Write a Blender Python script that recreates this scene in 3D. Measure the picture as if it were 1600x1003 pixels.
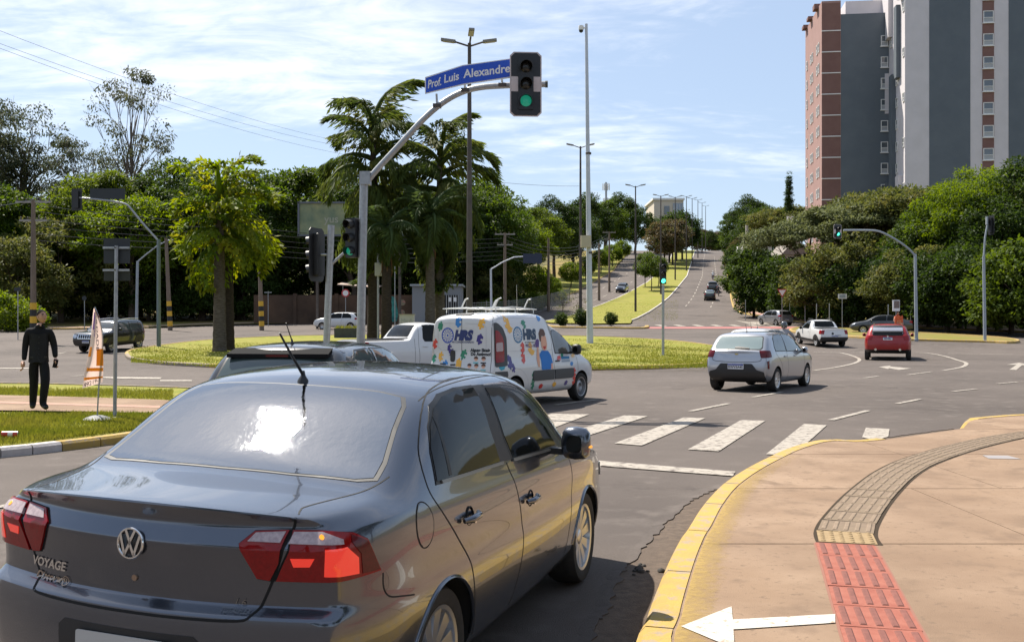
import bpy, bmesh, math, random
from mathutils import Vector, Matrix
from mathutils.bvhtree import BVHTree
from bisect import bisect_right

for _o in list(bpy.data.objects): bpy.data.objects.remove(_o)
SC = bpy.context.scene
COL = SC.collection
RAD = math.radians

# ------------------------------------------------------------------ camera, sky, sun, exposure
CAM_H, FPX, HOR = 1.685, 1555.6, 505.5          # eye height (m), focal length and horizon row of the 1600 px wide photo
cam_d = bpy.data.cameras.new('camera'); cam = bpy.data.objects.new('camera', cam_d); COL.objects.link(cam)
cam.location = (0, 0, CAM_H); cam.rotation_euler = (math.pi/2, 0, 0)
cam_d.sensor_width = 36; cam_d.lens = 35; cam_d.shift_y = (HOR-501.5)/1600
cam_d.clip_start = .05; cam_d.clip_end = 6000
SC.camera = cam
SUN_DIR = Vector((-.365, .41, .835)).normalized()  # towards the sun
SUN_EL = math.asin(SUN_DIR.z); SUN_AZ = math.atan2(SUN_DIR.x, SUN_DIR.y)
world = bpy.data.worlds.new('World'); SC.world = world; world.use_nodes = True

def build_sky():
    nt = world.node_tree; N = nt.nodes; L = nt.links
    bg = N['Background']; bg.inputs['Strength'].default_value = .068
    sky = N.new('ShaderNodeTexSky'); sky.sky_type = 'NISHITA'; sky.sun_disc = False
    sky.sun_elevation = SUN_EL; sky.sun_rotation = SUN_AZ; sky.altitude = 500; sky.air_density = 1.0; sky.dust_density = 1.6; sky.ozone_density = 1.6
    tc = N.new('ShaderNodeTexCoord'); sep = N.new('ShaderNodeSeparateXYZ'); L.new(tc.outputs['Generated'], sep.inputs[0])
    def m(op, a, b=None, c=None):
        n = N.new('ShaderNodeMath'); n.operation = op
        for i, v in enumerate((a, b, c)):
            if v is None: continue
            if isinstance(v, (int, float)): n.inputs[i].default_value = v
            else: L.new(v, n.inputs[i])
        return n.outputs[0]
    zz = m('ADD', m('MAXIMUM', sep.outputs[2], 0), .16)
    u = m('DIVIDE', sep.outputs[0], zz); v = m('DIVIDE', sep.outputs[1], zz)
    cb = N.new('ShaderNodeCombineXYZ'); L.new(u, cb.inputs[0]); L.new(v, cb.inputs[1])
    mp = N.new('ShaderNodeMapping'); L.new(cb.outputs[0], mp.inputs[0]); mp.inputs['Rotation'].default_value = (0, 0, RAD(28)); mp.inputs['Scale'].default_value = (.55, 1.15, 1)
    mp.inputs['Location'].default_value = (3.1, 1.45, 0)
    n3 = N.new('ShaderNodeTexNoise'); L.new(mp.outputs[0], n3.inputs['Vector']); n3.inputs['Scale'].default_value = 11.; n3.inputs['Detail'].default_value = 6; n3.inputs['Roughness'].default_value = .55; n3.inputs['Distortion'].default_value = .8
    n1 = N.new('ShaderNodeTexNoise'); L.new(mp.outputs[0], n1.inputs['Vector']); n1.inputs['Scale'].default_value = .9; n1.inputs['Detail'].default_value = 9; n1.inputs['Roughness'].default_value = .58; n1.inputs['Distortion'].default_value = .5
    n2 = N.new('ShaderNodeTexNoise'); L.new(mp.outputs[0], n2.inputs['Vector']); n2.inputs['Scale'].default_value = 3.6; n2.inputs['Detail'].default_value = 8; n2.inputs['Roughness'].default_value = .65; n2.inputs['Distortion'].default_value = 1.2
    s = m('ADD', m('ADD', m('MULTIPLY', n1.outputs[0], .60), m('MULTIPLY', n2.outputs[0], .24)), m('MULTIPLY', n3.outputs[0], .16))
    mr = N.new('ShaderNodeMapRange'); mr.interpolation_type = 'SMOOTHSTEP'; L.new(s, mr.inputs[0])
    mr.inputs[1].default_value = .485; mr.inputs[2].default_value = .67; mr.inputs[3].default_value = .0; mr.inputs[4].default_value = 1.
    hz = N.new('ShaderNodeMix'); hz.data_type = 'RGBA'; hz.inputs[0].default_value = .42; L.new(sky.outputs[0], hz.inputs[6]); hz.inputs[7].default_value = (5.9, 7.2, 9.2, 1)     # thin high haze
    cl = N.new('ShaderNodeMix'); cl.data_type = 'RGBA'; cl.inputs[0].default_value = .5; L.new(sky.outputs[0], cl.inputs[6]); cl.inputs[7].default_value = (13.5, 13.3, 13.2, 1)    # cirrus, still tinted by the sky light behind it
    mix = N.new('ShaderNodeMix'); mix.data_type = 'RGBA'; L.new(mr.outputs[0], mix.inputs[0]); L.new(hz.outputs[2], mix.inputs[6]); L.new(cl.outputs[2], mix.inputs[7])
    L.new(mix.outputs[2], bg.inputs['Color'])
build_sky()
sun_d = bpy.data.lights.new('sun', 'SUN'); sun = bpy.data.objects.new('sun', sun_d); COL.objects.link(sun)
sun_d.energy = 4.9; sun_d.angle = RAD(.55); sun_d.color = (1, .93, .82)
sun.rotation_euler = SUN_DIR.to_track_quat('Z', 'Y').to_euler(); sun.location = (-20, 10, 60)
SC.view_settings.view_transform = 'Standard'; SC.view_settings.look = 'None'; SC.view_settings.gamma = 1; SC.view_settings.exposure = .95
SC.render.engine = 'CYCLES'; SC.cycles.use_denoising = True; SC.cycles.max_bounces = 6; SC.cycles.transparent_max_bounces = 8
SC.cycles.diffuse_bounces = 3; SC.cycles.glossy_bounces = 3; SC.cycles.transmission_bounces = 4; SC.cycles.caustics_reflective = False; SC.cycles.caustics_refractive = False
SC.cycles.sample_clamp_indirect = 6

# ------------------------------------------------------------------ terrain height and ground points
_HT = [(-500, 0), (46, 0), (52, .1), (60, .45), (70, .72), (80, .98), (90, 1.28), (100, 1.68), (112, 2.2), (125, 3.0), (140, 4.2), (155, 5.6), (170, 7.2), (185, 8.9),
       (200, 10.6), (220, 12.9), (240, 15.1), (262, 17.6), (285, 20.2), (310, 23.0), (335, 25.8), (360, 28.0), (390, 29.6), (430, 30.6), (600, 32), (3000, 40)]
_HX = [a for a, b in _HT]
def H(y):
    i = min(max(bisect_right(_HX, y)-1, 0), len(_HT)-2)
    (a, b), (c, d) = _HT[i], _HT[i+1]
    return b+(d-b)*(y-a)/(c-a)
def G(px, py, dz=0.):
    "the point of the ground (raised by dz) that lies in this direction from the eye"
    lo, hi = .5, 900.
    for _ in range(60):
        m = (lo+hi)/2
        if HOR+(CAM_H-H(m)-dz)*FPX/m > py: lo = m
        else: hi = m
    return Vector(((px-800)/FPX*lo, lo, H(lo)+dz))
def A(px, py, y): return Vector(((px-800)/FPX*y, y, CAM_H+(HOR-py)/FPX*y))
def AX(px, y): return (px-800)/FPX*y
def on(x, y, dz=0.): return Vector((x, y, H(y)+dz))

# ------------------------------------------------------------------ objects, labels
def tag(o, label=None, cat=None, group=None, kind=None):
    if label: o['label'] = label
    if cat: o['category'] = cat
    if group: o['group'] = group
    if kind: o['kind'] = kind
    return o
def empty(name, loc=(0, 0, 0), yaw=0., label=None, cat=None, group=None):
    "yaw in degrees, clockwise from the viewing direction; local x points forward"
    o = bpy.data.objects.new(name, None); COL.objects.link(o); o.empty_display_size = .3
    o.location = loc; o.rotation_euler = (0, 0, RAD(90-yaw)); return tag(o, label, cat, group)
def link(name, me, parent=None, mats=None):
    o = bpy.data.objects.new(name, me); COL.objects.link(o)
    if parent is not None: o.parent = parent
    if mats is not None:
        for m in (mats if isinstance(mats, (list, tuple)) else [mats]): me.materials.append(m)
    return o
def copy_tree(o, parent=None):
    c = o.copy(); COL.objects.link(c); c.parent = parent
    for ch in list(o.children): copy_tree(ch, c)
    return c
def smooth(me, ang=40):
    me.polygons.foreach_set('use_smooth', [True]*len(me.polygons))
    if ang < 180:
        try: me.set_sharp_from_angle(angle=RAD(ang))
        except Exception: pass

class MB:
    "collects shapes and links them as one mesh object"
    def __init__(s): s.v = []; s.f = []; s.m = []
    def add(s, vs, fs, mi=0):
        k = len(s.v); s.v += [tuple(p) for p in vs]; s.f += [tuple(i+k for i in f) for f in fs]; s.m += [mi]*len(fs); return s
    def box(s, c, d, rot=None, mi=0):
        x, y, z = d[0]/2, d[1]/2, d[2]/2
        vs = [Vector(p) for p in ((-x, -y, -z), (x, -y, -z), (x, y, -z), (-x, y, -z), (-x, -y, z), (x, -y, z), (x, y, z), (-x, y, z))]
        if rot is not None: vs = [rot @ p for p in vs]
        c = Vector(c); vs = [p+c for p in vs]
        return s.add(vs, [(0, 3, 2, 1), (4, 5, 6, 7), (0, 1, 5, 4), (1, 2, 6, 5), (2, 3, 7, 6), (3, 0, 4, 7)], mi)
    def tube(s, pts, r, n=10, mi=0, cap=True):
        pts = [Vector(p) for p in pts]; k = len(pts)
        rr = list(r) if isinstance(r, (list, tuple)) else [r]*k
        vs = []; up = None
        for i, p in enumerate(pts):
            t = (pts[min(i+1, k-1)]-pts[max(i-1, 0)]).normalized()
            if up is None: up = Vector((0, 0, 1)) if abs(t.z) < .9 else Vector((1, 0, 0))
            a = t.cross(up); 
            if a.length < 1e-4: a = t.cross(Vector((0, 1, 0)))
            a.normalize(); b = a.cross(t).normalized(); up = b
            for j in range(n):
                q = 2*math.pi*j/n; vs.append(p+(a*math.cos(q)+b*math.sin(q))*rr[i])
        fs = []
        for i in range(k-1):
            for j in range(n):
                j2 = (j+1) % n; fs.append((i*n+j, i*n+j2, (i+1)*n+j2, (i+1)*n+j))
        if cap: fs += [tuple(reversed(range(n))), tuple(range((k-1)*n, k*n))]
        return s.add(vs, fs, mi)
    def lathe(s, prof, mat=None, n=24, mi=0):
        "prof: (radius, height along local z)"
        vs = []; fs = []; k = len(prof)
        for j in range(n):
            q = 2*math.pi*j/n
            for r, h in prof: vs.append(Vector((r*math.cos(q), r*math.sin(q), h)))
        for j in range(n):
            j2 = (j+1) % n
            for i in range(k-1): fs.append((j*k+i, j2*k+i, j2*k+i+1, j*k+i+1))
        if mat is not None: vs = [mat @ p for p in vs]
        return s.add(vs, fs, mi)
    def prism(s, poly, mat, depth, mi=0):
        "poly in local xy, extruded along local z from 0 to depth"
        n = len(poly); vs = [mat @ Vector((p[0], p[1], 0)) for p in poly]+[mat @ Vector((p[0], p[1], depth)) for p in poly]
        return s.add(vs, [tuple(reversed(range(n))), tuple(range(n, 2*n))]+[(i, (i+1) % n, n+(i+1) % n, n+i) for i in range(n)], mi)
    def mesh(s, name='m'):
        me = bpy.data.meshes.new(name); me.from_pydata(s.v, [], s.f)
        if any(s.m): me.polygons.foreach_set('material_index', s.m)
        return me
    def build(s, name, mats, parent=None, sm=None, fix=True):
        me = s.mesh(name)
        if fix:
            bm = bmesh.new(); bm.from_mesh(me); bmesh.ops.recalc_face_normals(bm, faces=bm.faces); bm.to_mesh(me); bm.free()
        o = link(name, me, parent, mats)
        if sm: smooth(me, sm)
        return o
def T(x=0, y=0, z=0): return Matrix.Translation((x, y, z))
def RZ(d): return Matrix.Rotation(RAD(d), 4, 'Z')
def RX(d): return Matrix.Rotation(RAD(d), 4, 'X')
def RY(d): return Matrix.Rotation(RAD(d), 4, 'Y')
def rounded(poly, r, n=4):
    "round the corners of a 2D polygon"
    out = []; k = len(poly)
    for i in range(k):
        p = Vector(poly[i][:2]); a = Vector(poly[i-1][:2])-p; b = Vector(poly[(i+1) % k][:2])-p
        rr = min(r, a.length*.45, b.length*.45)
        if rr < 1e-5: out.append(tuple(p)); continue
        p0 = p+a.normalized()*rr; p1 = p+b.normalized()*rr
        for j in range(n+1):
            t = j/n; out.append(tuple(p0*(1-t)**2+p*2*t*(1-t)+p1*t*t))
    return out
def crom(pts, n=6, closed=False):
    "Catmull-Rom resampling of a polyline"
    pts = [Vector(p) for p in pts]; k = len(pts); out = []
    for i in range(k if closed else k-1):
        g = (lambda q: pts[q % k]) if closed else (lambda q: pts[min(max(q, 0), k-1)])
        a, b, c, d = g(i-1), g(i), g(i+1), g(i+2)
        for j in range(n):
            t = j/n; out.append(.5*((2*b)+(c-a)*t+(2*a-5*b+4*c-d)*t*t+(3*b-a-3*c+d)*t**3))
    if not closed: out.append(pts[-1])
    return out

# ------------------------------------------------------------------ procedural materials
_MC = {}
def mat(name, col, rough=.6, metal=0., col2=None, scale=8., detail=4., bump=0., bscale=None, spec=.5, coat=0., emit=None, rvar=0., thr=(.35, .65), stretch=None, col3=None, scale3=.3, alpha=None, wear=None, wear2=None):
    if name in _MC: return _MC[name]
    m = bpy.data.materials.new(name); m.use_nodes = True; nt = m.node_tree; N = nt.nodes; L = nt.links; b = N['Principled BSDF']
    b.inputs['Base Color'].default_value = (*col, 1); b.inputs['Roughness'].default_value = rough; b.inputs['Metallic'].default_value = metal
    b.inputs['Specular IOR Level'].default_value = spec; b.inputs['Coat Weight'].default_value = coat; b.inputs['Coat Roughness'].default_value = .02
    if emit: b.inputs['Emission Color'].default_value = (*emit[:3], 1); b.inputs['Emission Strength'].default_value = emit[3]
    tc = N.new('ShaderNodeTexCoord'); vec = tc.outputs['Object']
    if stretch:
        mp = N.new('ShaderNodeMapping'); L.new(vec, mp.inputs[0]); mp.inputs['Scale'].default_value = stretch; vec = mp.outputs[0]
    def noise(sc, de=detail, ro=.6):
        n = N.new('ShaderNodeTexNoise'); L.new(vec, n.inputs['Vector']); n.inputs['Scale'].default_value = sc; n.inputs['Detail'].default_value = de; n.inputs['Roughness'].default_value = ro; return n.outputs[0]
    def ramp(f, a, c):
        r = N.new('ShaderNodeMapRange'); L.new(f, r.inputs[0]); r.inputs[1].default_value = a; r.inputs[2].default_value = c; return r.outputs[0]
    def mixc(f, a, c):
        x = N.new('ShaderNodeMix'); x.data_type = 'RGBA'; L.new(f, x.inputs[0])
        for i, q in ((6, a), (7, c)):
            if isinstance(q, tuple): x.inputs[i].default_value = (*q[:3], 1)
            else: L.new(q, x.inputs[i])
        return x.outputs[2]
    cur = col
    if col2: cur = mixc(ramp(noise(scale), *thr), col, col2)
    if col3: cur = mixc(ramp(noise(scale3, 5), .42, .68), cur, col3)
    if wear: cur = mixc(ramp(noise(wear[1], 8, .7), wear[2], wear[2]+.08), cur, wear[0])
    if wear2: cur = mixc(ramp(noise(wear2[1], 5, .55), wear2[2], wear2[2]+.16), cur, wear2[0])
    if not isinstance(cur, tuple): L.new(cur, b.inputs['Base Color'])
    if rvar:
        r = N.new('ShaderNodeMapRange'); L.new(noise(scale*1.7), r.inputs[0]); r.inputs[3].default_value = max(0, rough-rvar); r.inputs[4].default_value = min(1, rough+rvar); L.new(r.outputs[0], b.inputs['Roughness'])
    if bump:
        bn = N.new('ShaderNodeBump'); bn.inputs['Strength'].default_value = bump; bn.inputs['Distance'].default_value = .02; L.new(noise(bscale or scale*4, 6), bn.inputs['Height']); L.new(bn.outputs[0], b.inputs['Normal'])
    if alpha is not None: b.inputs['Alpha'].default_value = alpha
    _MC[name] = m; return m

def leaf_mat(name, c1, c2, trans=.45, c3=None):
    if name in _MC: return _MC[name]
    m = bpy.data.materials.new(name); m.use_nodes = True; nt = m.node_tree; N = nt.nodes; L = nt.links
    for n in list(N): N.remove(n)
    out = N.new('ShaderNodeOutputMaterial'); d = N.new('ShaderNodeBsdfPrincipled'); t = N.new('ShaderNodeBsdfTranslucent'); mx = N.new('ShaderNodeMixShader')
    d.inputs['Roughness'].default_value = .6; d.inputs['Specular IOR Level'].default_value = .18
    tc = N.new('ShaderNodeTexCoord'); oi = N.new('ShaderNodeObjectInfo')
    n = N.new('ShaderNodeTexNoise'); L.new(tc.outputs['Object'], n.inputs['Vector']); n.inputs['Scale'].default_value = .55; n.inputs['Detail'].default_value = 5; n.inputs['Roughness'].default_value = .75
    ad = N.new('ShaderNodeMath'); ad.operation = 'MULTIPLY_ADD'; L.new(oi.outputs['Random'], ad.inputs[0]); ad.inputs[1].default_value = .30; L.new(n.outputs[0], ad.inputs[2])
    r = N.new('ShaderNodeMapRange'); L.new(ad.outputs[0], r.inputs[0]); r.inputs[1].default_value = .42; r.inputs[2].default_value = .95
    cm = N.new('ShaderNodeMix'); cm.data_type = 'RGBA'; L.new(r.outputs[0], cm.inputs[0]); cm.inputs[6].default_value = (*c1, 1); cm.inputs[7].default_value = (*c2, 1); cur = cm.outputs[2]
    if c3:
        n3 = N.new('ShaderNodeTexNoise'); L.new(tc.outputs['Object'], n3.inputs['Vector']); n3.inputs['Scale'].default_value = .9; n3.inputs['Detail'].default_value = 3
        r3 = N.new('ShaderNodeMapRange'); L.new(n3.outputs[0], r3.inputs[0]); r3.inputs[1].default_value = .5; r3.inputs[2].default_value = .66
        c = N.new('ShaderNodeMix'); c.data_type = 'RGBA'; L.new(r3.outputs[0], c.inputs[0]); L.new(cur, c.inputs[6]); c.inputs[7].default_value = (*c3, 1); cur = c.outputs[2]
    L.new(cur, d.inputs['Base Color'])
    hs = N.new('ShaderNodeHueSaturation'); hs.inputs['Hue'].default_value = .485; hs.inputs['Saturation'].default_value = 1.1; hs.inputs['Value'].default_value = 1.7; L.new(cur, hs.inputs['Color']); L.new(hs.outputs[0], t.inputs['Color'])
    mx.inputs[0].default_value = trans; L.new(d.outputs[0], mx.inputs[1]); L.new(t.outputs[0], mx.inputs[2]); L.new(mx.outputs[0], out.inputs[0])
    _MC[name] = m; return m
# ------------------------------------------------------------------ ground materials
M_asph = mat('asphalt', (.094, .078, .069), .85, col2=(.126, .105, .093), scale=60, bump=.55, bscale=170, col3=(.076, .063, .056), scale3=.16, rvar=.08, spec=.22, wear=((.066, .055, .049), .55, .59), wear2=((.128, .108, .096), 2.3, .54))
M_asph2 = mat('asphalt_gutter', (.135, .102, .078), .9, col2=(.082, .063, .05), scale=14, bump=.6, bscale=90, col3=(.105, .08, .063), scale3=1.2, spec=.2)
M_grass = mat('lawn', (.140, .170, .020), .9, col2=(.255, .225, .048), scale=3.1, bump=.7, bscale=60, col3=(.225, .205, .05), scale3=.35, spec=.15)
M_grassdry = mat('dry_grass', (.165, .135, .045), .95, col2=(.25, .175, .08), scale=4, bump=.6, bscale=50, col3=(.16, .16, .035), scale3=.25, spec=.1)
M_earth = mat('earth', (.14, .105, .06), .95, col2=(.10, .105, .035), scale=.8, bump=.5, bscale=12, spec=.1)
M_pave = mat('pink_concrete', (.238, .162, .108), .9, col2=(.285, .202, .140), scale=1.3, bump=.35, bscale=140, col3=(.188, .126, .085), scale3=.62, spec=.2, wear=((.165, .115, .08), 15, .565), wear2=((.178, .122, .084), 3.4, .54))
M_paveg = mat('far_paving', (.33, .215, .16), .9, col2=(.40, .28, .215), scale=2, spec=.2)
M_pinkp = mat('pink_road_paint', (.36, .15, .14), .8, col2=(.30, .12, .115), scale=6, spec=.2)
M_white = mat('road_paint', (.35, .315, .27), .78, col2=(.285, .255, .22), scale=6, spec=.25, wear=((.125, .105, .093), 9, .515))
M_white2 = mat('fresh_white_paint', (.50, .475, .43), .75, col2=(.43, .40, .35), scale=8, spec=.25, wear=((.30, .22, .16), 22, .555))
M_yel = mat('yellow_kerb_paint', (.41, .275, .070), .82, col2=(.35, .24, .085), scale=5, bump=.35, bscale=50, spec=.25, wear=((.30, .235, .165), 7, .515))
M_kwhite = mat('white_kerb_paint', (.52, .48, .46), .75, col2=(.45, .41, .39), scale=5, bump=.3, bscale=40, spec=.3, wear=((.42, .34, .28), 14, .66))
M_kgrey = mat('bare_kerb', (.27, .22, .175), .85, col2=(.20, .165, .13), scale=5, bump=.3, bscale=40, spec=.2, wear=((.55, .36, .08), 5, .58))
M_red_t = mat('red_tactile', (.250, .082, .058), .88, col2=(.30, .112, .08), scale=9, bump=.3, bscale=120, spec=.25, wear=((.27, .085, .06), 24, .64))
M_grey_t = mat('brown_tactile', (.165, .122, .088), .9, col2=(.205, .155, .112), scale=9, bump=.3, bscale=120, spec=.2, col3=(.19, .145, .10), scale3=1.6)
M_grey_b = mat('tactile_bar', (.245, .185, .135), .88, col2=(.19, .142, .10), scale=14, bump=.3, bscale=120, spec=.2)
M_sand_t = mat('sand_tactile', (.30, .215, .12), .87, col2=(.25, .18, .10), scale=14, bump=.3, bscale=120, spec=.2)
M_joint = mat('dark_joint', (.045, .034, .024), .95, spec=.1)

# ------------------------------------------------------------------ draped sheets and kerbs
class W(tuple):
    "a ground point given in metres"
def gp(p, dz=0.): return on(p[0], p[1], dz) if isinstance(p, W) else G(p[0], p[1], dz)
def sheet_mesh(name, pts, dz, cuts=True, thick=0., extra=()):
    bm = bmesh.new(); vs = [bm.verts.new((p[0], p[1], 0)) for p in pts]; bm.faces.new(vs)
    bmesh.ops.triangulate(bm, faces=bm.faces[:])
    ys = [p[1] for p in pts]
    for y in list(_HX[1:-1])+list(extra):
        if cuts and min(ys) < y < max(ys):
            bmesh.ops.bisect_plane(bm, geom=bm.verts[:]+bm.edges[:]+bm.faces[:], plane_co=(0, y, 0), plane_no=(0, 1, 0), dist=1e-5)
    bmesh.ops.recalc_face_normals(bm, faces=bm.faces)
    if bm.faces and sum(f.normal.z for f in bm.faces) < 0: bmesh.ops.reverse_faces(bm, faces=bm.faces)
    for v in bm.verts: v.co.z = H(v.co.y)+dz
    if thick:
        r = bmesh.ops.extrude_face_region(bm, geom=bm.faces[:])
        for e in r['geom']:
            if isinstance(e, bmesh.types.BMVert): e.co.z += 0
        top = set(e for e in r['geom'] if isinstance(e, bmesh.types.BMVert))
        for v in bm.verts:
            if v not in top: v.co.z -= thick
        bmesh.ops.recalc_face_normals(bm, faces=bm.faces)
    me = bpy.data.meshes.new(name); bm.to_mesh(me); bm.free(); return me
def sheet(name, pts, dz, m, parent=None, kind='structure', thick=0.):
    o = link(name, sheet_mesh(name, pts, dz, thick=thick), parent, m)
    if parent is None: tag(o, kind=kind)
    return o
def offset_line(pts, d):
    out = []; k = len(pts)
    for i in range(k):
        a = pts[max(i-1, 0)]; b = pts[min(i+1, k-1)]; t = Vector((b[0]-a[0], b[1]-a[1])).normalized()
        out.append(Vector((pts[i][0]-t.y*d, pts[i][1]+t.x*d, 0)))
    return out
def resample(pts, step):
    out = [Vector(pts[0])]; acc = 0
    for a, b in zip(pts, pts[1:]):
        a = Vector(a); b = Vector(b); n = max(1, int(math.ceil((b-a).length/step)))
        for j in range(1, n+1): out.append(a+(b-a)*j/n)
    return out
def kerb(name, pts, h, mats, pick=None, width=.15, stone=0., side=1, cr=5, low=None):
    "a kerb along pts (road side), body to the left of the direction when side = 1; stone > 0 splits it into kerb stones of that length"
    line = crom([(p[0], p[1], 0) for p in pts], cr) if cr else [Vector((p[0], p[1], 0)) for p in pts]
    line = resample(line, 1.5 if not stone else .25)
    outer = offset_line(line, -.02*side); inn = offset_line(line, width*side)
    def seg(i0, i1, gap=0.):
        vs = []; fs = []
        for i in range(i0, i1+1):
            a, b = outer[i], inn[i]; hh = h if low is None else h*low(a)
            c = a+(b-a)*.18
            sh = Vector((0, 0, 0))
            if gap and i == i0: sh = (line[i+1]-line[i]).normalized()*gap
            if gap and i == i1: sh = (line[i-1]-line[i]).normalized()*gap
            z = H(a.y)
            vs += [Vector((a.x, a.y, z-.05))+sh, Vector((a.x, a.y, z+hh-.035))+sh, Vector((c.x, c.y, z+hh))+sh, Vector((b.x, b.y, z+hh))+sh, Vector((b.x, b.y, z-.05))+sh]
        n = i1-i0+1
        for i in range(n-1):
            for j in range(4): fs.append((i*5+j, i*5+j+1, i*5+j+6, i*5+j+5))
        fs += [(0, 1, 2, 3, 4), tuple((n-1)*5+j for j in (4, 3, 2, 1, 0))]
        return vs, fs
    n = len(line)
    if not stone:
        mb = MB()
        if pick is None: mb.add(*seg(0, n-1))
        else:
            i = 0
            while i < n-1:
                j = min(i+2, n-1); mb.add(*seg(i, j), mi=pick(i/(n-1), line[i])); i = j
        return tag(mb.build(name, mats), kind='structure')
    root = empty(name); root.rotation_euler = (0, 0, 0); tag(root, kind='structure')
    st = max(2, int(round(stone/.25))); i = 0
    while i < n-1:
        j = min(i+st, n-1)
        if n-1-j < 2: j = n-1
        k = pick(i/(n-1), line[(i+j)//2]) if pick else 0
        MB().add(*seg(i, j, .008)).build('kerb_stone', (mats if isinstance(mats, list) else [mats])[k], root)
        i = j
    return root

def setting():
    # the big ground sheet, the carriageways laid on it
    bm_pts = [(-1500, -300), (1500, -300), (1500, 2600), (-1500, 2600)]
    sheet('ground', bm_pts, -.12, M_earth)
    Lr = [G(849, 503.5), G(927, 481), G(973, 462), G(1010, 442), G(1027, 428), G(1045, 412), G(1062, 397)]     # median side of the left carriageway
    Ll = [G(815, 484), G(857, 470), G(901, 457), G(927, 442), G(960, 423), G(991, 405), G(1020, 393)]       # its outer side
    Rl = [G(988, 501.5), G(1012, 490), G(1048, 463), G(1074, 432), G(1098, 393)]                             # median side of the right carriageway
    Rr = [G(1146, 483), G(1147, 468), G(1144, 450), G(1138, 430), G(1131, 407), G(1126, 393)]
    road = [(-90, -60), (60, -60), (75, 60), (75, 98), (Rr[0].x, Rr[0].y)]
    sheet('crossing_road', [(-120, -60), (70, -60), (75, 40), (75, 92), (40, 96), (-30, 106), (-120, 106)], 0, M_asph)
    def far(p, q, k): d = (p[-1]-p[-2]); return p+[p[-1]+d*k]
    Rl2 = far(Rl, 0, 1.2); Rr2 = far(Rr, 0, 2.0)
    sheet('avenue_road', [(Rl[0].x-1.5, 94), (Rr[0].x+1, 94)]+[(p.x, p.y) for p in Rr2]+[(p.x, p.y) for p in reversed(Rl2)], .006, M_asph)
    sheet('oncoming_road', [(Ll[0].x-9, 92), (Lr[0].x+2, 92)]+[(p.x, p.y) for p in Lr]+[(p.x, p.y) for p in reversed(Ll)], .008, M_asph)

    # ---- verges and islands: raised lawns with kerbs
    def lawn(name, pts, h, m=M_grass): return sheet(name, [(p[0], p[1]) for p in pts], h-.02, m)
    # lawn island in the middle of the crossing
    isl = [G(p[0], p[1]) for p in ((196, 557), (204, 563), (240, 569), (300, 573), (360, 576), (480, 582), (640, 586), (800, 583), (920, 579), (1030, 576.5), (1100, 572.5), (1135, 567), (1148, 558), (1132, 547), (1080, 538), (1010, 532), (917, 528), (800, 526), (700, 525), (560, 526), (440, 528), (340, 533), (270, 540), (220, 547), (199, 552))]
    ring = crom([(p.x, p.y, 0) for p in isl], 4, True)
    lawn('grass_island', ring, .15)
    kerb('island_kerb', [(p.x, p.y) for p in ring]+[(ring[0].x, ring[0].y)], .15, [M_yel, M_kgrey, M_kwhite], pick=lambda t, p: 2 if p.x < -24 else 1 if p.x < -12 and p.y < 50 else 0, side=1, cr=0)
    # median of the avenue
    med = [G(860, 506), G(930, 507.5), G(985, 507)]+Rl+list(reversed(Lr))
    lawn('median_lawn', med, .15)
    kerb('median_kerb', [(p.x, p.y) for p in Rl2], .15, M_kwhite, side=1, cr=0)
    kerb('median_kerb', [(p.x, p.y) for p in reversed(Lr)], .15, M_kwhite, side=1, cr=0)
    nose = [G(850, 510), G(875, 512.5), G(940, 513.5), G(1005, 514), G(1014, 511)]
    kerb('median_kerb', [(p.x, p.y) for p in nose], .17, M_yel, side=1, cr=3, width=.35)
    # verge left of the oncoming carriageway, running round to the far left street
    vl = [W((-110, 78)), (0, 515.5), (120, 515), (232, 513), (300, 510), (400, 507.5), (560, 505), (680, 502), (760, 497)]
    vlp = [gp(p) for p in vl]
    verge = vlp+[Ll[0], Ll[1], Ll[2], Ll[3], Ll[4], Ll[5], Ll[6]]
    back = [(q.x-16, q.y+14) for q in reversed(Ll)]+[(-20, 135), (-130, 135)]
    sheet('left_verge', [(p.x, p.y) for p in verge]+back, .12, M_grassdry)
    kerb('verge_kerb', [(p.x, p.y) for p in vlp[:4]], .15, [M_yel], side=1, cr=3)
    kerb('verge_kerb', [(p.x, p.y) for p in Ll], .15, M_yel, side=1, cr=0)
    sheet('left_pavement', [(p.x, p.y+1.4) for p in vlp]+[(p.x, p.y+4.2) for p in reversed(vlp)], .135, M_paveg)
    sheet('verge_lawn', [(p.x-.3, p.y) for p in Ll]+[(p.x-7.5, p.y+2) for p in reversed(Ll)], .145, M_grass)
    # verge right of the avenue
    vr = [(1142, 470), (1146, 483), (1160, 490.5), (1190, 496), (1260, 505), (1340, 508), (1450, 514), (1600, 520)]
    vrp = [gp(p) for p in vr]; far_r = [gp((1138, 440)), gp((1131, 410))]
    v2 = list(reversed(far_r))+vrp
    sheet('right_verge', [(p.x, p.y) for p in v2]+[(75, vrp[-1].y), (110, 90), (130, 250), (far_r[1].x+30, far_r[1].y)], .12, M_grassdry)
    kerb('verge_kerb', [(p.x, p.y) for p in v2], .15, M_yel, side=1, cr=0)
    sheet('right_pavement', [(p.x+.6+i*.05, p.y+1.6) for i, p in enumerate(vrp)]+[(p.x+2.2, p.y+4.6) for p in reversed(vrp)], .135, M_paveg)
    sheet('right_pavement', [(p.x+1.0, p.y+2.8) for p in vrp[2:]]+[(p.x+1.3, p.y+3.5) for p in reversed(vrp[2:])], .139, M_pinkp)
    # slim island with the signal poles on the right
    i3 = [G(p[0], p[1]) for p in ((1236, 519), (1331, 528), (1430, 532.5), (1540, 535.5), (1580, 537), (1592, 534), (1560, 529), (1480, 524), (1400, 519.5), (1320, 514.5), (1255, 512.5))]
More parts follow.
